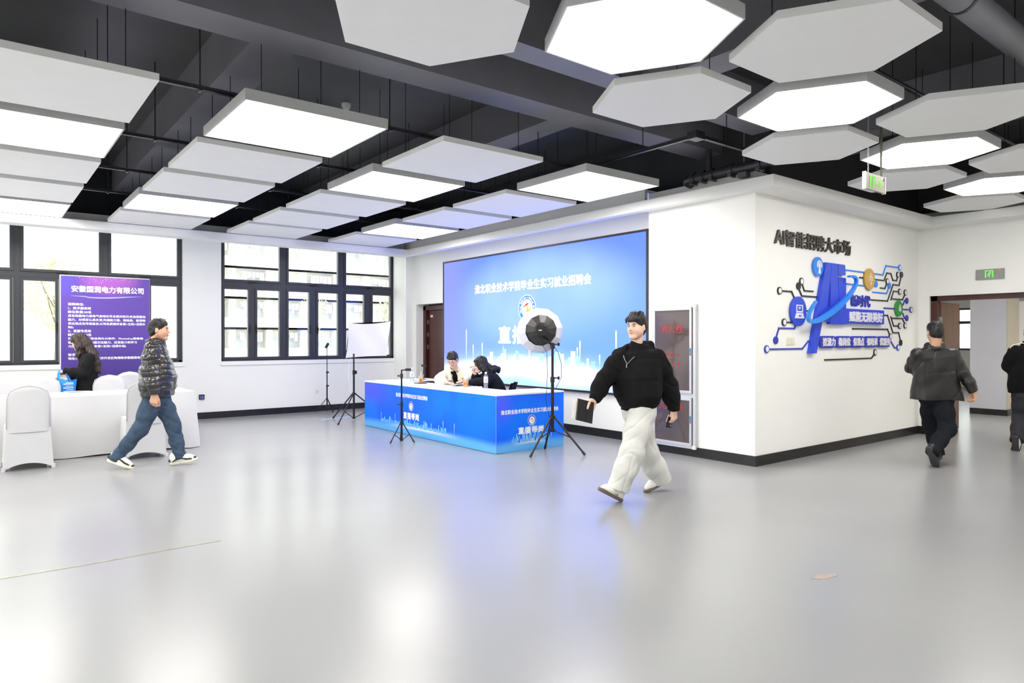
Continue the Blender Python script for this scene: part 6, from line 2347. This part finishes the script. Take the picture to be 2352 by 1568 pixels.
def collar(F_, c, axis, r, thick, h=.0, fwd=None, drop=.0, k=.01, n=14, open_=0):
    """ring of capsules around the neck; drop lowers the front"""
    ax_ = unit(axis)
    f = unit(A3(fwd) - ax_ * (A3(fwd) @ ax_))
    l = np.cross(ax_, f)
    pts = []
    a0, a1 = (open_, 360 - open_)
    for i in range(n + 1):
        a = R(a0 + (a1 - a0) * i / n)
        pts.append(c + f * (r * math.cos(a)) + l * (r * .92 * math.sin(a)) - ax_ * (drop * max(0, math.cos(a))) + ax_ * h)
    for i in range(n):
        F_.cap(pts[i], pts[i + 1], thick, k=k)
    return pts


def cd(r, f, u=0.0):
    """direction from image-right, away-from-camera and up parts"""
    return np.array([.787 * r + .617 * f, -.617 * r + .787 * f, u])


UP = np.array([0, 0, 1.0])

# ---- young man in black hoodie and grey sweatpants, walking towards the left
HOOD = dict(pelvis=(4.869, 4.286, 0.843), neck=(4.859, 4.309, 1.372), head=(4.840, 4.287, 1.579), shR=(4.828, 4.473, 1.304), shL=(4.937, 4.120, 1.301), elR=(4.634, 4.484, 1.103), wrR=(4.461, 4.454, 0.927), elL=(5.087, 4.115, 1.047), wrL=(5.128, 4.082, 0.819), hipR=(4.887, 4.361, 0.820), hipL=(4.852, 4.223, 0.833), knL=(4.657, 4.171, 0.448), anL=(4.530, 4.243, 0.107), knR=(5.025, 4.314, 0.384), anR=(5.227, 4.307, 0.094), heelL=(4.560, 4.244, 0.008), toeL=(4.377, 4.262, 0.105), heelR=(5.286, 4.285, 0.078), toeR=(5.066, 4.343, 0.004))
fw_h = cd(-.75, -.66)
hR = (cd(-.42, -.05, -.9), cd(0, -1, 0), cd(-1, 0, 0), dict(curl=(8, 10, 8), thumb=(.75, .25, .65)))
hL = (cd(.02, .02, -1), cd(-.66, .75, 0), cd(-.75, -.66, 0), dict(curl=(38, 45, 30), thumb=(.8, .35, .5)))
body, Jn, H, p, s, sho, hip = person('person', HOOD, 'young man in black hoodie and pale grey sweatpants walking, holding a notebook and phone', fw_h, cd(-.68, -.73, .03), 'skin', dict(handR=hR, handL=hL, vox=.0045, hs=.95))
F_ = Field()
pv, nk = Jn['pelvis'], Jn['neck']
F_.torso(pv, nk, hip, sho, [(-.02, .085, .118), (.05, .105, .132), (.18, .12, .150, .01), (.5, .115, .150, .012), (.78, .135, .120, .0), (.92, .125, .085), (1.0, .06, .065)], k=.03)
F_.ell(pv + fw_h * .03 + UP * .02, [.14, .17, .06], k=.03)
sleeves(F_, Jn, [.085, .082, .080, .076, .058], k=.05, ext=-.015, cuff=.040)
F_.cut(pv - UP * .055, -UP, .31, .30)
sp_ = unit(nk - pv)
collar(F_, nk - sp_ * .012 - fw_h * .005, sp_, .082, .024, fwd=fw_h, drop=.060, k=.02)
# hood lying on the back of the neck
for a, b, r_ in (((-.095, .075, .050), (-.095, -.075, .050), .040), ((-.125, .055, .0), (-.125, -.055, .0), .052), ((-.085, .085, .035), (.0, .105, -.03), .036), ((-.085, -.085, .035), (.0, -.105, -.03), .036)):
    F_.cap(nk + fw_h * a[0] + sho * a[1] + UP * a[2], nk + fw_h * b[0] + sho * b[1] + UP * b[2], r_, k=.03)
F_.cap(nk + sp_ * .02, nk + sp_ * .20, .060, .075, k=.006, sub=True)
F_.cap(nk + fw_h * .085 + UP * .0, nk + fw_h * .150 - UP * .125, .050, .008, k=.010, sub=True)
f1 = folds(.006, 22, 3)
cr = creases(.010, 26, 4, (.5, .3, .8))
P_, Q_ = F_.mesh(.006, lambda x, y, z: f1(x, y, z) + cr(x, y, z) + .003 * np.sin(z * 900) * (z < .835))
hoodie = np_object('hoodie', P_, Q_, 'hoodie', body)
F2 = Field()
F2.torso(pv + (nk - pv) * .6, nk, sho, sho, [(.2, .05, .100, .0), (.8, .06, .085, .0), (1.0, .02, .060, .0)], k=.02)
F2.cap(nk - sp_ * .02, nk + sp_ * .035, .066, .062, k=.02)
P_, Q_ = F2.mesh(.006)
np_object('undershirt', P_, Q_, 'black_cloth', body)
zc = nk + fw_h * .118 - UP * .135
zm = []
for sg in (1, -1):
    pts = [zc, zc + fw_h * -.010 + sho * .032 * sg + UP * .040, zc + fw_h * -.035 + sho * .062 * sg + UP * .078]
    zo = MB().tube([tuple(q + fw_h * .012) for q in pts], .0035, n=6).build('zip_edge', 'steel', hoodie)
MB().rbox(tuple(zc + fw_h * .018 - UP * .016), (.012, .012, .034), r=.003).build('zip_pull', 'steel', hoodie)
F_ = Field()
F_.torso(pv - UP * .06, pv + UP * .07, hip, hip, [(0, .085, .112), (.6, .082, .110), (1, .08, .105)], k=.03)
legs(F_, Jn, [.112, .112, .106, .104, .104], k=.05, ext=-.025)
f1 = folds(.010, 18, 5, vert=.5)
f2 = creases(.008, 20, 6, (.8, .6, .25))
P_, Q_ = F_.mesh(.006, lambda x, y, z: f1(x, y, z) * .6 * np.clip((.95 - z) / .3, .2, 1) + f2(x, y, z))
np_object('sweatpants', P_, Q_, 'sweat', body)
for sd in 'LR':
    shoe(Jn, sd, body, 'shoe_white', 'gum', 'stripes')
    MB().cyl(tuple(Jn['an' + sd] - UP * .0), tuple(Jn['an' + sd] + unit(Jn['kn' + sd] - Jn['an' + sd]) * .10), .043, .046).build('sock', 'black_cloth', body, smooth=True)
P_, Q_ = short_hair(p, H, s, .004, 11, top=.012)
np_object('hair', P_, Q_, 'hair_black', body)
# notebook with papers in his right hand
wr = Jn['wrR']
nc = wr + cd(-.095, -.035, -.115)
ex, ey = unit(cd(1, .25, -.27)), unit(cd(.1, 0, 1))
en = unit(np.cross(ex, ey))
t = thing('notebook', 'black notebook with cream pages held in the hoodie man’s right hand', 'notebook', tuple(nc - UP * .1))


def slab(mbx, c, hx, hy, hz):
    c = A3(c)
    vs_ = [tuple(c + ex * a * hx + ey * b * hy + en * e * hz) for e in (-1, 1) for b in (-1, 1) for a in (-1, 1)]
    return mbx.add(vs_, [(0, 2, 3, 1), (4, 5, 7, 6), (0, 1, 5, 4), (2, 6, 7, 3), (0, 4, 6, 2), (1, 3, 7, 5)])


slab(MB(), nc + en * .0095, .080, .098, .0015).build('cover', 'black_plastic', t)
slab(MB(), nc - en * .0095, .080, .098, .0015).build('cover', 'black_plastic', t)
slab(MB(), nc + ex * .001, .077, .094, .008).build('pages', 'page', t)
slab(MB(), nc + ex * .012 + en * .0115, .0015, .098, .0006).build('elastic_band', 'black_cloth', t)
slab(MB(), nc - ex * .07 - ey * .01 - en * .013, .05, .08, .001).build('loose_papers', 'paper', t)
# phone in his left hand
wl_ = Jn['wrL']
ex, ey = unit(cd(-.70, -.55, .12)), unit(cd(-.25, .05, -1))
en = unit(np.cross(ex, ey))
pc = wl_ + cd(-.030, .012, -.108)
t = thing('smartphone', 'dark smartphone held low in the hoodie man’s left hand', 'phone', tuple(pc - UP * .07))
slab(MB(), pc, .037, .074, .0045).build('phone_body', 'phone_glass', t)
slab(MB(), pc + ex * .0, .0365, .0735, .0050).build('phone_case', 'black_plastic', t)
for q in (-1, 1):
    cc_ = pc + ey * .052 - ex * .015 + en * q * .006
    MB().ell(tuple(cc_), (.009, .009, .009), n=8, m=6).build('camera_lens', 'steel', t)

# ---- man in glossy quilted jacket and jeans, walking to the right
PUFF = dict(pelvis=(1.632, 8.696, 0.859), neck=(1.622, 8.706, 1.400), head=(1.657, 8.679, 1.570), shR=(1.551, 8.520, 1.352), shL=(1.645, 8.930, 1.347), elR=(1.516, 8.470, 1.111), wrR=(1.557, 8.411, 0.866), elL=(1.664, 8.964, 1.099), wrL=(1.682, 8.911, 0.864), hipR=(1.600, 8.619, 0.846), hipL=(1.665, 8.772, 0.833), knR=(1.461, 8.688, 0.448), anR=(1.247, 8.829, 0.131), knL=(1.795, 8.667, 0.474), anL=(1.859, 8.641, 0.121), heelR=(1.174, 8.860, 0.085), toeR=(1.359, 8.740, 0.003), heelL=(1.794, 8.691, 0.010), toeL=(2.019, 8.579, 0.050))
fw_p = cd(1, .08)
hR = (cd(-.10, 0, -1), cd(0, 1, 0), cd(1, 0, 0), dict(curl=(30, 40, 30), thumb=(.8, .4, .3), s=1.08))
hL = (cd(.1, 0, -1), cd(0, -1, 0), cd(1, 0, 0), dict(curl=(30, 40, 30), s=1.05))
body, Jn, H, p, s, sho, hip = person('person', PUFF, 'man in glossy black quilted jacket and blue jeans walking past the white table', fw_p, cd(.97, .22, .0), 'skin_tan', dict(handR=hR, handL=hL, vox=.005, hs=.97, neck_r=.060))
F_ = Field()
pv, nk = Jn['pelvis'], Jn['neck']
F_.torso(pv, nk, hip, sho, [(.0, .10, .150, .010), (.10, .12, .172, .018), (.3, .12, .178, .02), (.6, .125, .160, .012), (.85, .13, .125), (.97, .10, .09), (1.03, .06, .07)], k=.03)
sleeves(F_, Jn, [.088, .088, .082, .076, .064], k=.025, ext=-.005)
F_.cut(pv - UP * .012, -UP, .31, .30)
sp_ = unit(nk - pv)
for h_ in (.01, .045):
    collar(F_, nk + sp_ * h_, sp_, .078, .024, fwd=fw_p, drop=.02, k=.01)
F_.cap(nk + sp_ * .03, nk + sp_ * .22, .052, .07, k=.006, sub=True)
f1 = folds(.010, 30, 9, vert=1.2)


def quilt(x, y, z):
    b = np.abs(np.sin(np.pi * (z + .012 * np.sin(14 * x + 9 * y)) / .062))
    return -.009 * b ** .55 + .006 + f1(x, y, z) * .9


P_, Q_ = F_.mesh(.006, quilt)
jk = np_object('quilted_jacket', P_, Q_, 'puffer', body)
F_ = Field()
F_.torso(pv, pv + UP * .05, hip, hip, [(-.2, .104, .155, .010), (1.0, .104, .156, .012)], k=.01)
F_.cut(pv - UP * .045, -UP, .31, .30)
P_, Q_ = F_.mesh(.007)
np_object('hem_band', P_, Q_, 'puffer', jk)
F_ = Field()
F_.torso(pv - UP * .07, pv + UP * .06, hip, hip, [(0, .085, .115), (1, .085, .125)], k=.03)
legs(F_, Jn, [.105, .098, .082, .072, .066], k=.05, ext=.02)
f1 = folds(.006, 34, 15, vert=1.2)
cr = creases(.006, 28, 16, (.6, .5, .6))
P_, Q_ = F_.mesh(.006, lambda x, y, z: f1(x, y, z) * .6 + cr(x, y, z) + .004 * np.sin(60 * z + 8 * x) * np.clip((.30 - z) / .15, 0, 1))
np_object('jeans', P_, Q_, 'denim', body)
for sd in 'LR':
    shoe(Jn, sd, body, 'shoe_white', 'sole_cream', 'panels')
P_, Q_ = short_hair(p, H, s, .005, 21, top=.002, fringe=False)
np_object('hair', P_, Q_, 'hair_black', body)

# ---- man in black leather jacket seen from behind, walking to the exit
LEATH = dict(pelvis=(9.013, 3.283, 0.846), neck=(8.947, 3.274, 1.367), head=(8.969, 3.283, 1.548), shL=(8.806, 3.410, 1.294), shR=(9.064, 3.131, 1.300), elL=(8.925, 3.519, 1.116), wrL=(9.165, 3.505, 1.036), elR=(9.115, 3.039, 1.076), wrR=(9.160, 2.945, 0.870), hipL=(8.969, 3.343, 0.808), hipR=(9.056, 3.224, 0.811), knL=(9.179, 3.405, 0.421), anL=(9.256, 3.356, 0.085), knR=(8.973, 3.147, 0.411), anR=(8.600, 3.165, 0.185), heelL=(9.185, 3.335, 0.0), toeL=(9.468, 3.418, 0.0), heelR=(8.500, 3.175, 0.215), toeR=(8.630, 3.144, 0.008))
fw_l = cd(.05, 1)
hR = (cd(.15, .0, -1), cd(-1, .2, 0), cd(.1, 1, 0), dict(curl=(45, 55, 40), thumb=(.8, .4, .4), s=1.05))
hL = (cd(.3, 1, .1), cd(1, -.2, 0), cd(0, 0, 1), dict(curl=(50, 60, 40), s=1.05))
body, Jn, H, p, s, sho, hip = person('person', LEATH, 'man in black leather jacket and dark trousers walking away towards the exit', fw_l, cd(.12, .98, -.12), 'skin_tan', dict(handR=hR, handL=hL, vox=.0055, hs=.97, neck_r=.060))
F_ = Field()
pv, nk = Jn['pelvis'], Jn['neck']
F_.torso(pv, nk, hip, sho, [(-.24, .140, .142), (.0, .134, .138), (.2, .125, .130), (.5, .12, .125), (.8, .135, .108), (.93, .125, .078), (1.02, .06, .062)], k=.03)
sleeves(F_, Jn, [.076, .072, .068, .062, .052], k=.03, ext=.0)
F_.cut(pv - UP * .10, -UP, .31, .30)
sp_ = unit(nk - pv)
collar(F_, nk + sp_ * .0, sp_, .074, .018, fwd=fw_l, drop=.03, k=.02)
F_.cap(nk + sp_ * .03, nk + sp_ * .2, .055, .07, k=.006, sub=True)
f1 = folds(.006, 20, 31, vert=.3)
cr = creases(.008, 22, 32, (.7, .5, .35))
P_, Q_ = F_.mesh(.006, lambda x, y, z: f1(x, y, z) + cr(x, y, z))
jk = np_object('leather_jacket', P_, Q_, 'leather', body)
F_ = Field()
F_.torso(pv - UP * .07, pv + UP * .02, hip, hip, [(0, .09, .108), (1, .09, .105)], k=.03)
legs(F_, Jn, [.098, .098, .090, .080, .074], k=.04, ext=.02)
f1 = folds(.006, 22, 33)
cr = creases(.005, 20, 34, (.7, .5, .5))
P_, Q_ = F_.mesh(.007, lambda x, y, z: f1(x, y, z) + cr(x, y, z))
np_object('trousers', P_, Q_, 'navy_cloth', body)
for sd in 'LR':
    shoe(Jn, sd, body, 'black_plastic', 'sole_dark', 'plain')
P_, Q_ = short_hair(p, H, s, .005, 41, top=.0, fringe=False)
np_object('hair', P_, Q_, 'hair_black', body)

# ---- man at the right edge, walking out through the door
EDGE = dict(pelvis=(11.092, 2.922, 0.800), neck=(11.060, 2.887, 1.371), head=(11.061, 2.887, 1.563), shL=(10.896, 3.015, 1.300), shR=(11.224, 2.757, 1.300), elL=(10.941, 3.106, 1.106), wrL=(11.145, 3.051, 1.006), elR=(11.260, 2.728, 1.052), wrR=(11.374, 2.764, 0.833), hipL=(11.028, 2.973, 0.776), hipR=(11.156, 2.872, 0.776), knL=(11.073, 2.999, 0.40), anL=(10.742, 2.945, 0.160), knR=(11.287, 2.895, 0.400), anR=(11.478, 2.933, 0.090), heelL=(10.650, 2.949, 0.180), toeL=(10.730, 2.976, 0.010), heelR=(11.380, 2.908, 0.000), toeR=(11.683, 2.976, 0.000))
hL = (cd(.5, 1, .2), cd(1, -.2, 0), cd(0, 0, 1), dict(curl=(50, 60, 40)))
hR = (cd(0, .2, -1), cd(-1, 0, 0), cd(0, 1, 0), dict(curl=(40, 45, 30)))
body, Jn, H, p, s, sho, hip = person('person', EDGE, 'person in black jacket cut off by the right edge, walking out through the door', cd(0, 1), cd(0, 1, 0), 'skin_tan', dict(handL=hL, handR=hR, vox=.006))
F_ = Field()
pv, nk = Jn['pelvis'], Jn['neck']
F_.torso(pv, nk, hip, sho, [(-.05, .115, .125), (.1, .12, .135), (.5, .12, .135), (.8, .13, .115), (.93, .12, .08), (1.03, .05, .065)], k=.03)
sleeves(F_, Jn, [.085, .080, .076, .07, .05], k=.04)
F_.cut(pv - UP * .05, -UP, .31, .30)
collar(F_, nk + UP * .02, UP, .072, .018, fwd=cd(0, 1), drop=.02, k=.02)
P_, Q_ = F_.mesh(.007, folds(.006, 20, 51))
jk = np_object('black_jacket', P_, Q_, 'hoodie', body)
# white piping along the shoulder
MB().tube([tuple(Jn['neck'] + cd(-.07, -.03, .02)), tuple(Jn['shL'] * .6 + Jn['neck'] * .4 + cd(0, -.01, .088)), tuple(Jn['shL'] + cd(-.03, 0, .088)), tuple(Jn['shL'] + cd(-.075, 0, .045))], .007, n=6).build('shoulder_piping', 'shoe_white', jk)
F_ = Field()
F_.torso(pv - UP * .07, pv + UP * .05, hip, hip, [(0, .09, .11), (1, .09, .11)], k=.03)
legs(F_, Jn, [.110, .102, .094, .085, .078], k=.05, ext=.02)
P_, Q_ = F_.mesh(.007, folds(.006, 24, 53))
np_object('trousers', P_, Q_, 'charcoal', body)
for sd in 'LR':
    so = shoe(Jn, sd, body, 'shoe_white', 'sole_dark', 'panels')
P_, Q_ = short_hair(p, H, s, .006, 61, top=.0, fringe=False)
np_object('hair', P_, Q_, 'hair_black', body)

# ---- woman with long brown hair behind the white table
WOM = dict(pelvis=(1.243, 11.352, 0.839), neck=(1.232, 11.338, 1.260), head=(1.140, 11.395, 1.425), shL=(1.245, 11.150, 1.205), shR=(1.257, 11.501, 1.200), elL=(1.180, 11.106, 0.985), wrL=(0.972, 11.245, 1.023), elR=(1.202, 11.594, 1.004), wrR=(1.055, 11.60, 0.900), hipL=(1.233, 11.272, 0.820), hipR=(1.253, 11.432, 0.809), knL=(1.220, 11.26, 0.417), anL=(1.222, 11.264, 0.096), knR=(1.245, 11.44, 0.395), anR=(1.262, 11.45, 0.080), heelL=(1.241, 11.249, 0.000), toeL=(1.050, 11.37, 0.000), heelR=(1.281, 11.451, 0.000), toeR=(1.090, 11.57, 0.000))
WOM = {k: (v[0] * 1.025, v[1] * 1.025, 1.47 + (v[2] - 1.47) * 1.025 if v[2] > .2 else v[2]) for k, v in WOM.items()}
fw_w = cd(-1, .05)
hL = (cd(-1, 0, -.15), cd(0, .3, -1), cd(-.1, 1, .4), dict(curl=(75, 70, 40), s=.95, thumb=(.7, .3, .6)))
hR = (cd(-1, 0, -.3), cd(0, -.3, -1), cd(0, -1, 0), dict(curl=(30, 40, 30), s=.92))
body, Jn, H, p, s, sho, hip = person('person', WOM, 'woman with long dark brown hair and black coat bending over the white table', fw_w, cd(-.94, -.06, -.36), 'skin', dict(handL=hL, handR=hR, vox=.0055, hs=.90, neck_r=.046))
F_ = Field()
pv, nk = Jn['pelvis'], Jn['neck']
F_.torso(pv, nk, hip, sho, [(-.75, .085, .150), (-.4, .085, .148), (.0, .085, .140), (.4, .085, .125), (.75, .11, .105), (.93, .11, .075), (1.02, .04, .055)], k=.03)
sleeves(F_, Jn, [.072, .068, .064, .058, .05], k=.04, ext=-.005)
F_.cut(pv - UP * .30, -UP, .31, .30)
P_, Q_ = F_.mesh(.006, folds(.005, 24, 71))
jk = np_object('black_coat', P_, Q_, 'black_cloth', body)
for k_ in range(3):
    q = Jn['wrL'] * (.86 - .06 * k_) + Jn['elL'] * (.14 + .06 * k_) + cd(0, -.045, -.028)
    MB().ell(tuple(q), (.007, .007, .007), n=8, m=6).build('sleeve_button', 'gold', jk, smooth=True)
F_ = Field()
legs(F_, Jn, [.085, .078, .062, .05, .045], k=.05, ext=.01)
P_, Q_ = F_.mesh(.008)
np_object('trousers', P_, Q_, 'black_cloth', body)
for sd in 'LR':
    shoe(Jn, sd, body, 'black_plastic', 'sole_dark', 'plain')
F_ = Field()
F_.ell(p(-.022, 0, .045), [.106 * s, .088 * s, .094 * s], H, k=.02)
F_.ell(p(.02, 0, .095), [.070 * s, .07 * s, .035 * s], H, k=.02)
for sg in (1, -1):
    F_.chain([p(.040, .05 * sg, .085), p(.050, .066 * sg, .03), p(.020, .078 * sg, -.05), p(.0, .084 * sg, -.13) - UP * .02], [.022, .014, .014, .016], k=.02)
    F_.chain([p(-.03, .07 * sg, .0), p(-.02, .082 * sg, -.09), p(.0, .09 * sg, -.16) - UP * .04, A3(nk) + fw_w * .085 + sho * .06 * sg - UP * .16, A3(nk) + fw_w * .115 + sho * .06 * sg - UP * .26], [.04, .042, .036, .030, .018], k=.03)
F_.chain([p(-.075, 0, .03), p(-.10, 0, -.06), A3(nk) - fw_w * .085 - UP * .02, A3(nk) - fw_w * .13 - UP * .14, A3(nk) - fw_w * .165 - UP * .23, A3(nk) - fw_w * .20 - UP * .27], [.066, .075, .076, .066, .045, .020], k=.03)
F_.chain([A3(nk) - fw_w * .085 - UP * .02 - sho * .05, A3(nk) - fw_w * .10 - UP * .15 - sho * .06, A3(nk) - fw_w * .12 - UP * .26 - sho * .05], [.06, .05, .02], k=.03)
F_.chain([A3(nk) - fw_w * .085 - UP * .02 + sho * .05, A3(nk) - fw_w * .10 - UP * .15 + sho * .06, A3(nk) - fw_w * .13 - UP * .25 + sho * .05], [.06, .05, .02], k=.03)
F_.ell(p(.112, 0, -.04), [.084 * s, .10 * s, .094 * s], H, k=.012, sub=True)
f1 = folds(.005, 70, 77, vert=.2)
P_, Q_ = F_.mesh(.0055, lambda x, y, z: f1(x, y, z) + .004 * np.sin(x * 190 + y * 60 + 2.5 * np.sin(z * 22)))
np_object('hair', P_, Q_, 'hair_brown', body)

# ---- man in cream jacket and glasses, seated at the desk
SMAN = dict(pelvis=(6.272, 9.438, 0.580), neck=(6.085, 9.262, 0.962), head=(6.008, 9.180, 1.128), shR=(5.945, 9.330, 0.885), shL=(6.245, 9.200, 0.885), elR=(5.773, 9.215, 0.820), wrR=(5.710, 8.965, 0.802), elL=(6.229, 9.000, 0.840), wrL=(6.035, 8.850, 0.815), hipR=(6.193, 9.474, 0.540), hipL=(6.329, 9.393, 0.540), knR=(5.913, 9.275, 0.520), anR=(5.95, 9.30, 0.090), knL=(6.061, 9.120, 0.520), anL=(6.10, 9.15, 0.090), heelR=(5.980, 9.337, 0.000), toeR=(5.839, 9.193, 0.000), heelL=(6.129, 9.182, 0.000), toeL=(5.985, 9.041, 0.000))
fw_s = cd(-.40, -.92)
hR = (cd(.80, -.55, -.10), (0, 0, -1), np.cross(UP, cd(.80, -.55)), dict(curl=(4, 10, 10), thumb=(.6, .6, .2), spread=.6))
hL = (cd(-.75, -.65, -.08), (0, 0, -1), -np.cross(UP, cd(-.75, -.65)), dict(curl=(4, 10, 10), spread=.6))
body, Jn, H, p, s, sho, hip = person('person', SMAN, 'seated man with glasses in a cream jacket reading at the blue desk', fw_s, cd(-.34, -.88, -.46), 'skin', dict(handR=hR, handL=hL, vox=.005, hs=.93, glasses=True))
F_ = Field()
pv, nk = Jn['pelvis'], Jn['neck']
F_.torso(pv, nk, hip, sho, [(-.1, .12, .14), (.2, .125, .15), (.55, .125, .145), (.8, .13, .12), (.95, .10, .08), (1.02, .05, .06)], k=.03)
sleeves(F_, Jn, [.080, .080, .078, .070, .052], k=.04, ext=-.02, cuff=.038)
spn = unit(nk - pv)
fr_ = np.cross(hip, spn)
fr_ = unit(fr_) if np.dot(fr_, fw_s) > 0 else -unit(fr_)
F_.cap(nk + fr_ * .10, pv + fr_ * .21 + UP * .10, .046, .034, k=.01, sub=True)
F_.cap(nk + spn * .02, nk + spn * .2, .056, .07, k=.006, sub=True)
fo_, cr = folds(.005, 24, 81), creases(.008, 26, 82, (.4, .3, .8))
P_, Q_ = F_.mesh(.006, lambda x, y, z: fo_(x, y, z) + cr(x, y, z))
jk = np_object('cream_jacket', P_, Q_, 'cream', body)
for sg in (1, -1):
    c_ = nk + fr_ * .100 + sho * .070 * sg - UP * .03
    mbx = MB()
    a_ = [c_ + sho * .0 * sg + UP * .075 - fr_ * .05, c_ + sho * .065 * sg + UP * .03 - fr_ * .03, c_ + sho * .045 * sg - UP * .055 + fr_ * .035, c_ - sho * .025 * sg - UP * .045 + fr_ * .038]
    b_ = [q + fr_ * .014 + UP * .006 for q in a_]
    mbx.add([tuple(q) for q in a_ + b_], [(0, 1, 2, 3), (4, 7, 6, 5), (0, 4, 5, 1), (1, 5, 6, 2), (2, 6, 7, 3), (3, 7, 4, 0)])
    mbx.build('collar_flap', 'cream', jk)
    for dz in (.13, .19):
        MB().ell(tuple(nk + fr_ * .152 + sho * .070 * sg - UP * dz), (.007, .007, .007), n=8, m=6).build('button', 'steel', jk)
F_ = Field()
F_.torso(pv, nk, hip, sho, [(0, .07, .125), (.5, .07, .128), (.8, .08, .105), (.95, .05, .07)], k=.03)
P_, Q_ = F_.mesh(.007)
np_object('black_shirt', P_, Q_, 'black_cloth', body)
F_ = Field()
F_.torso(pv - UP * .05, pv + UP * .05, hip, hip, [(0, .09, .11), (1, .09, .11)], k=.03)
legs(F_, Jn, [.09, .085, .075, .065, .06], k=.05, ext=.0)
P_, Q_ = F_.mesh(.009)
np_object('trousers', P_, Q_, 'charcoal', body)
for sd in 'LR':
    shoe(Jn, sd, body, 'black_plastic', 'sole_dark', 'plain')
P_, Q_ = short_hair(p, H, s, .005, 91, top=.016)
np_object('hair', P_, Q_, 'hair_black', body)

# ---- woman in black seated beside him, eating
SWOM = dict(pelvis=(6.352, 8.486, 0.580), neck=(6.174, 8.449, 0.945), head=(6.062, 8.500, 1.075), shL=(6.110, 8.310, 0.868), shR=(6.242, 8.585, 0.872), elL=(6.000, 8.281, 0.838), wrL=(5.882, 8.526, 0.806), elR=(6.090, 8.670, 0.810), wrR=(6.012, 8.570, 0.928), hipL=(6.304, 8.422, 0.540), hipR=(6.378, 8.567, 0.540), knL=(6.145, 8.739, 0.520), anL=(6.16, 8.75, 0.090), knR=(6.231, 8.862, 0.520), anR=(6.25, 8.87, 0.090), heelL=(6.190, 8.755, 0.000), toeL=(6.063, 8.861, 0.000), heelR=(6.276, 8.878, 0.000), toeR=(6.147, 8.985, 0.000))
fw_q = cd(-.85, -.20)
hL = (cd(-.97, .10, -.12), (0, 0, -1), -np.cross(UP, cd(-.97, .10)), dict(curl=(6, 14, 12), s=.92))
hR = (cd(-.50, -.1, .75), cd(.75, .1, .45), cd(0, 1, .1), dict(curl=(45, 45, 25), s=.92, thumb=(.7, -.2, .6)))
body, Jn, H, p, s, sho, hip = person('person', SWOM, 'seated woman in black with tied-back dark hair eating at the blue desk', fw_q, cd(-.93, -.12, -.34), 'skin', dict(handL=hL, handR=hR, vox=.005, hs=.90, neck_r=.046))
F_ = Field()
pv, nk = Jn['pelvis'], Jn['neck']
F_.torso(pv, nk, hip, sho, [(-.1, .11, .15), (.2, .115, .16), (.55, .12, .155), (.8, .125, .13), (.95, .10, .085), (1.04, .05, .06)], k=.03)
sleeves(F_, Jn, [.082, .078, .070, .062, .046], k=.04, ext=-.01)
P_, Q_ = F_.mesh(.006, folds(.005, 22, 101))
np_object('black_coat', P_, Q_, 'navy_cloth', body)
F_ = Field()
legs(F_, Jn, [.09, .085, .07, .06, .055], k=.05, ext=.0)
P_, Q_ = F_.mesh(.009)
np_object('trousers', P_, Q_, 'black_cloth', body)
for sd in 'LR':
    shoe(Jn, sd, body, 'black_plastic', 'sole_dark', 'plain')
F_ = Field()
F_.ell(p(-.025, 0, .048), [.108 * s, .090 * s, .094 * s], H, k=.02)
F_.ell(p(.02, 0, .090), [.070 * s, .072 * s, .036 * s], H, k=.02)
F_.ell(p(-.05, 0, -.03), [.070 * s, .080 * s, .085 * s], H, k=.03)
for sg in (1, -1):
    F_.chain([p(.055, .045 * sg, .085), p(.064, .068 * sg, .03), p(.035, .078 * sg, -.03), p(-.02, .072 * sg, -.09)], [.022, .018, .022, .03], k=.02)
bk_ = A3(nk) - fw_q * .07
F_.chain([p(-.06, 0, -.05), bk_ + UP * .05, bk_ - fw_q * .05 + UP * .065, bk_ - fw_q * .095 + UP * .055, bk_ - fw_q * .115 + UP * .02], [.065, .060, .050, .040, .024], k=.02)
F_.chain([p(-.02, .05, -.08), A3(nk) + fw_q * .01 + sho * .06 - UP * .01, A3(nk) - fw_q * .03 + sho * .08 - UP * .06], [.05, .055, .035], k=.03)
F_.ell(p(.112, 0, -.045), [.080 * s, .075 * s, .085 * s], H, k=.012, sub=True)
f1 = folds(.005, 60, 107)
P_, Q_ = F_.mesh(.005, lambda x, y, z: f1(x, y, z) + .003 * np.sin(x * 160 + y * 120 + 3 * np.sin(z * 30)))
np_object('hair', P_, Q_, 'hair_black', body)
# wrapped snack in her right hand
sc = Jn['wrR'] + cd(-.055, -.02, .085)
t = thing('wrapped_snack', 'small white paper-wrapped snack held at the seated woman’s mouth', 'food', tuple(sc - UP * .03))
MB().ell(tuple(sc), (.030, .030, .034), n=14, m=9).build('wrapper', 'paper', t, smooth=True)
MB().ell(tuple(sc + cd(-.008, -.01, .022)), (.022, .022, .020), n=12, m=8).build('bread', mat('bread', (214, 170, 100), .8), t, smooth=True)
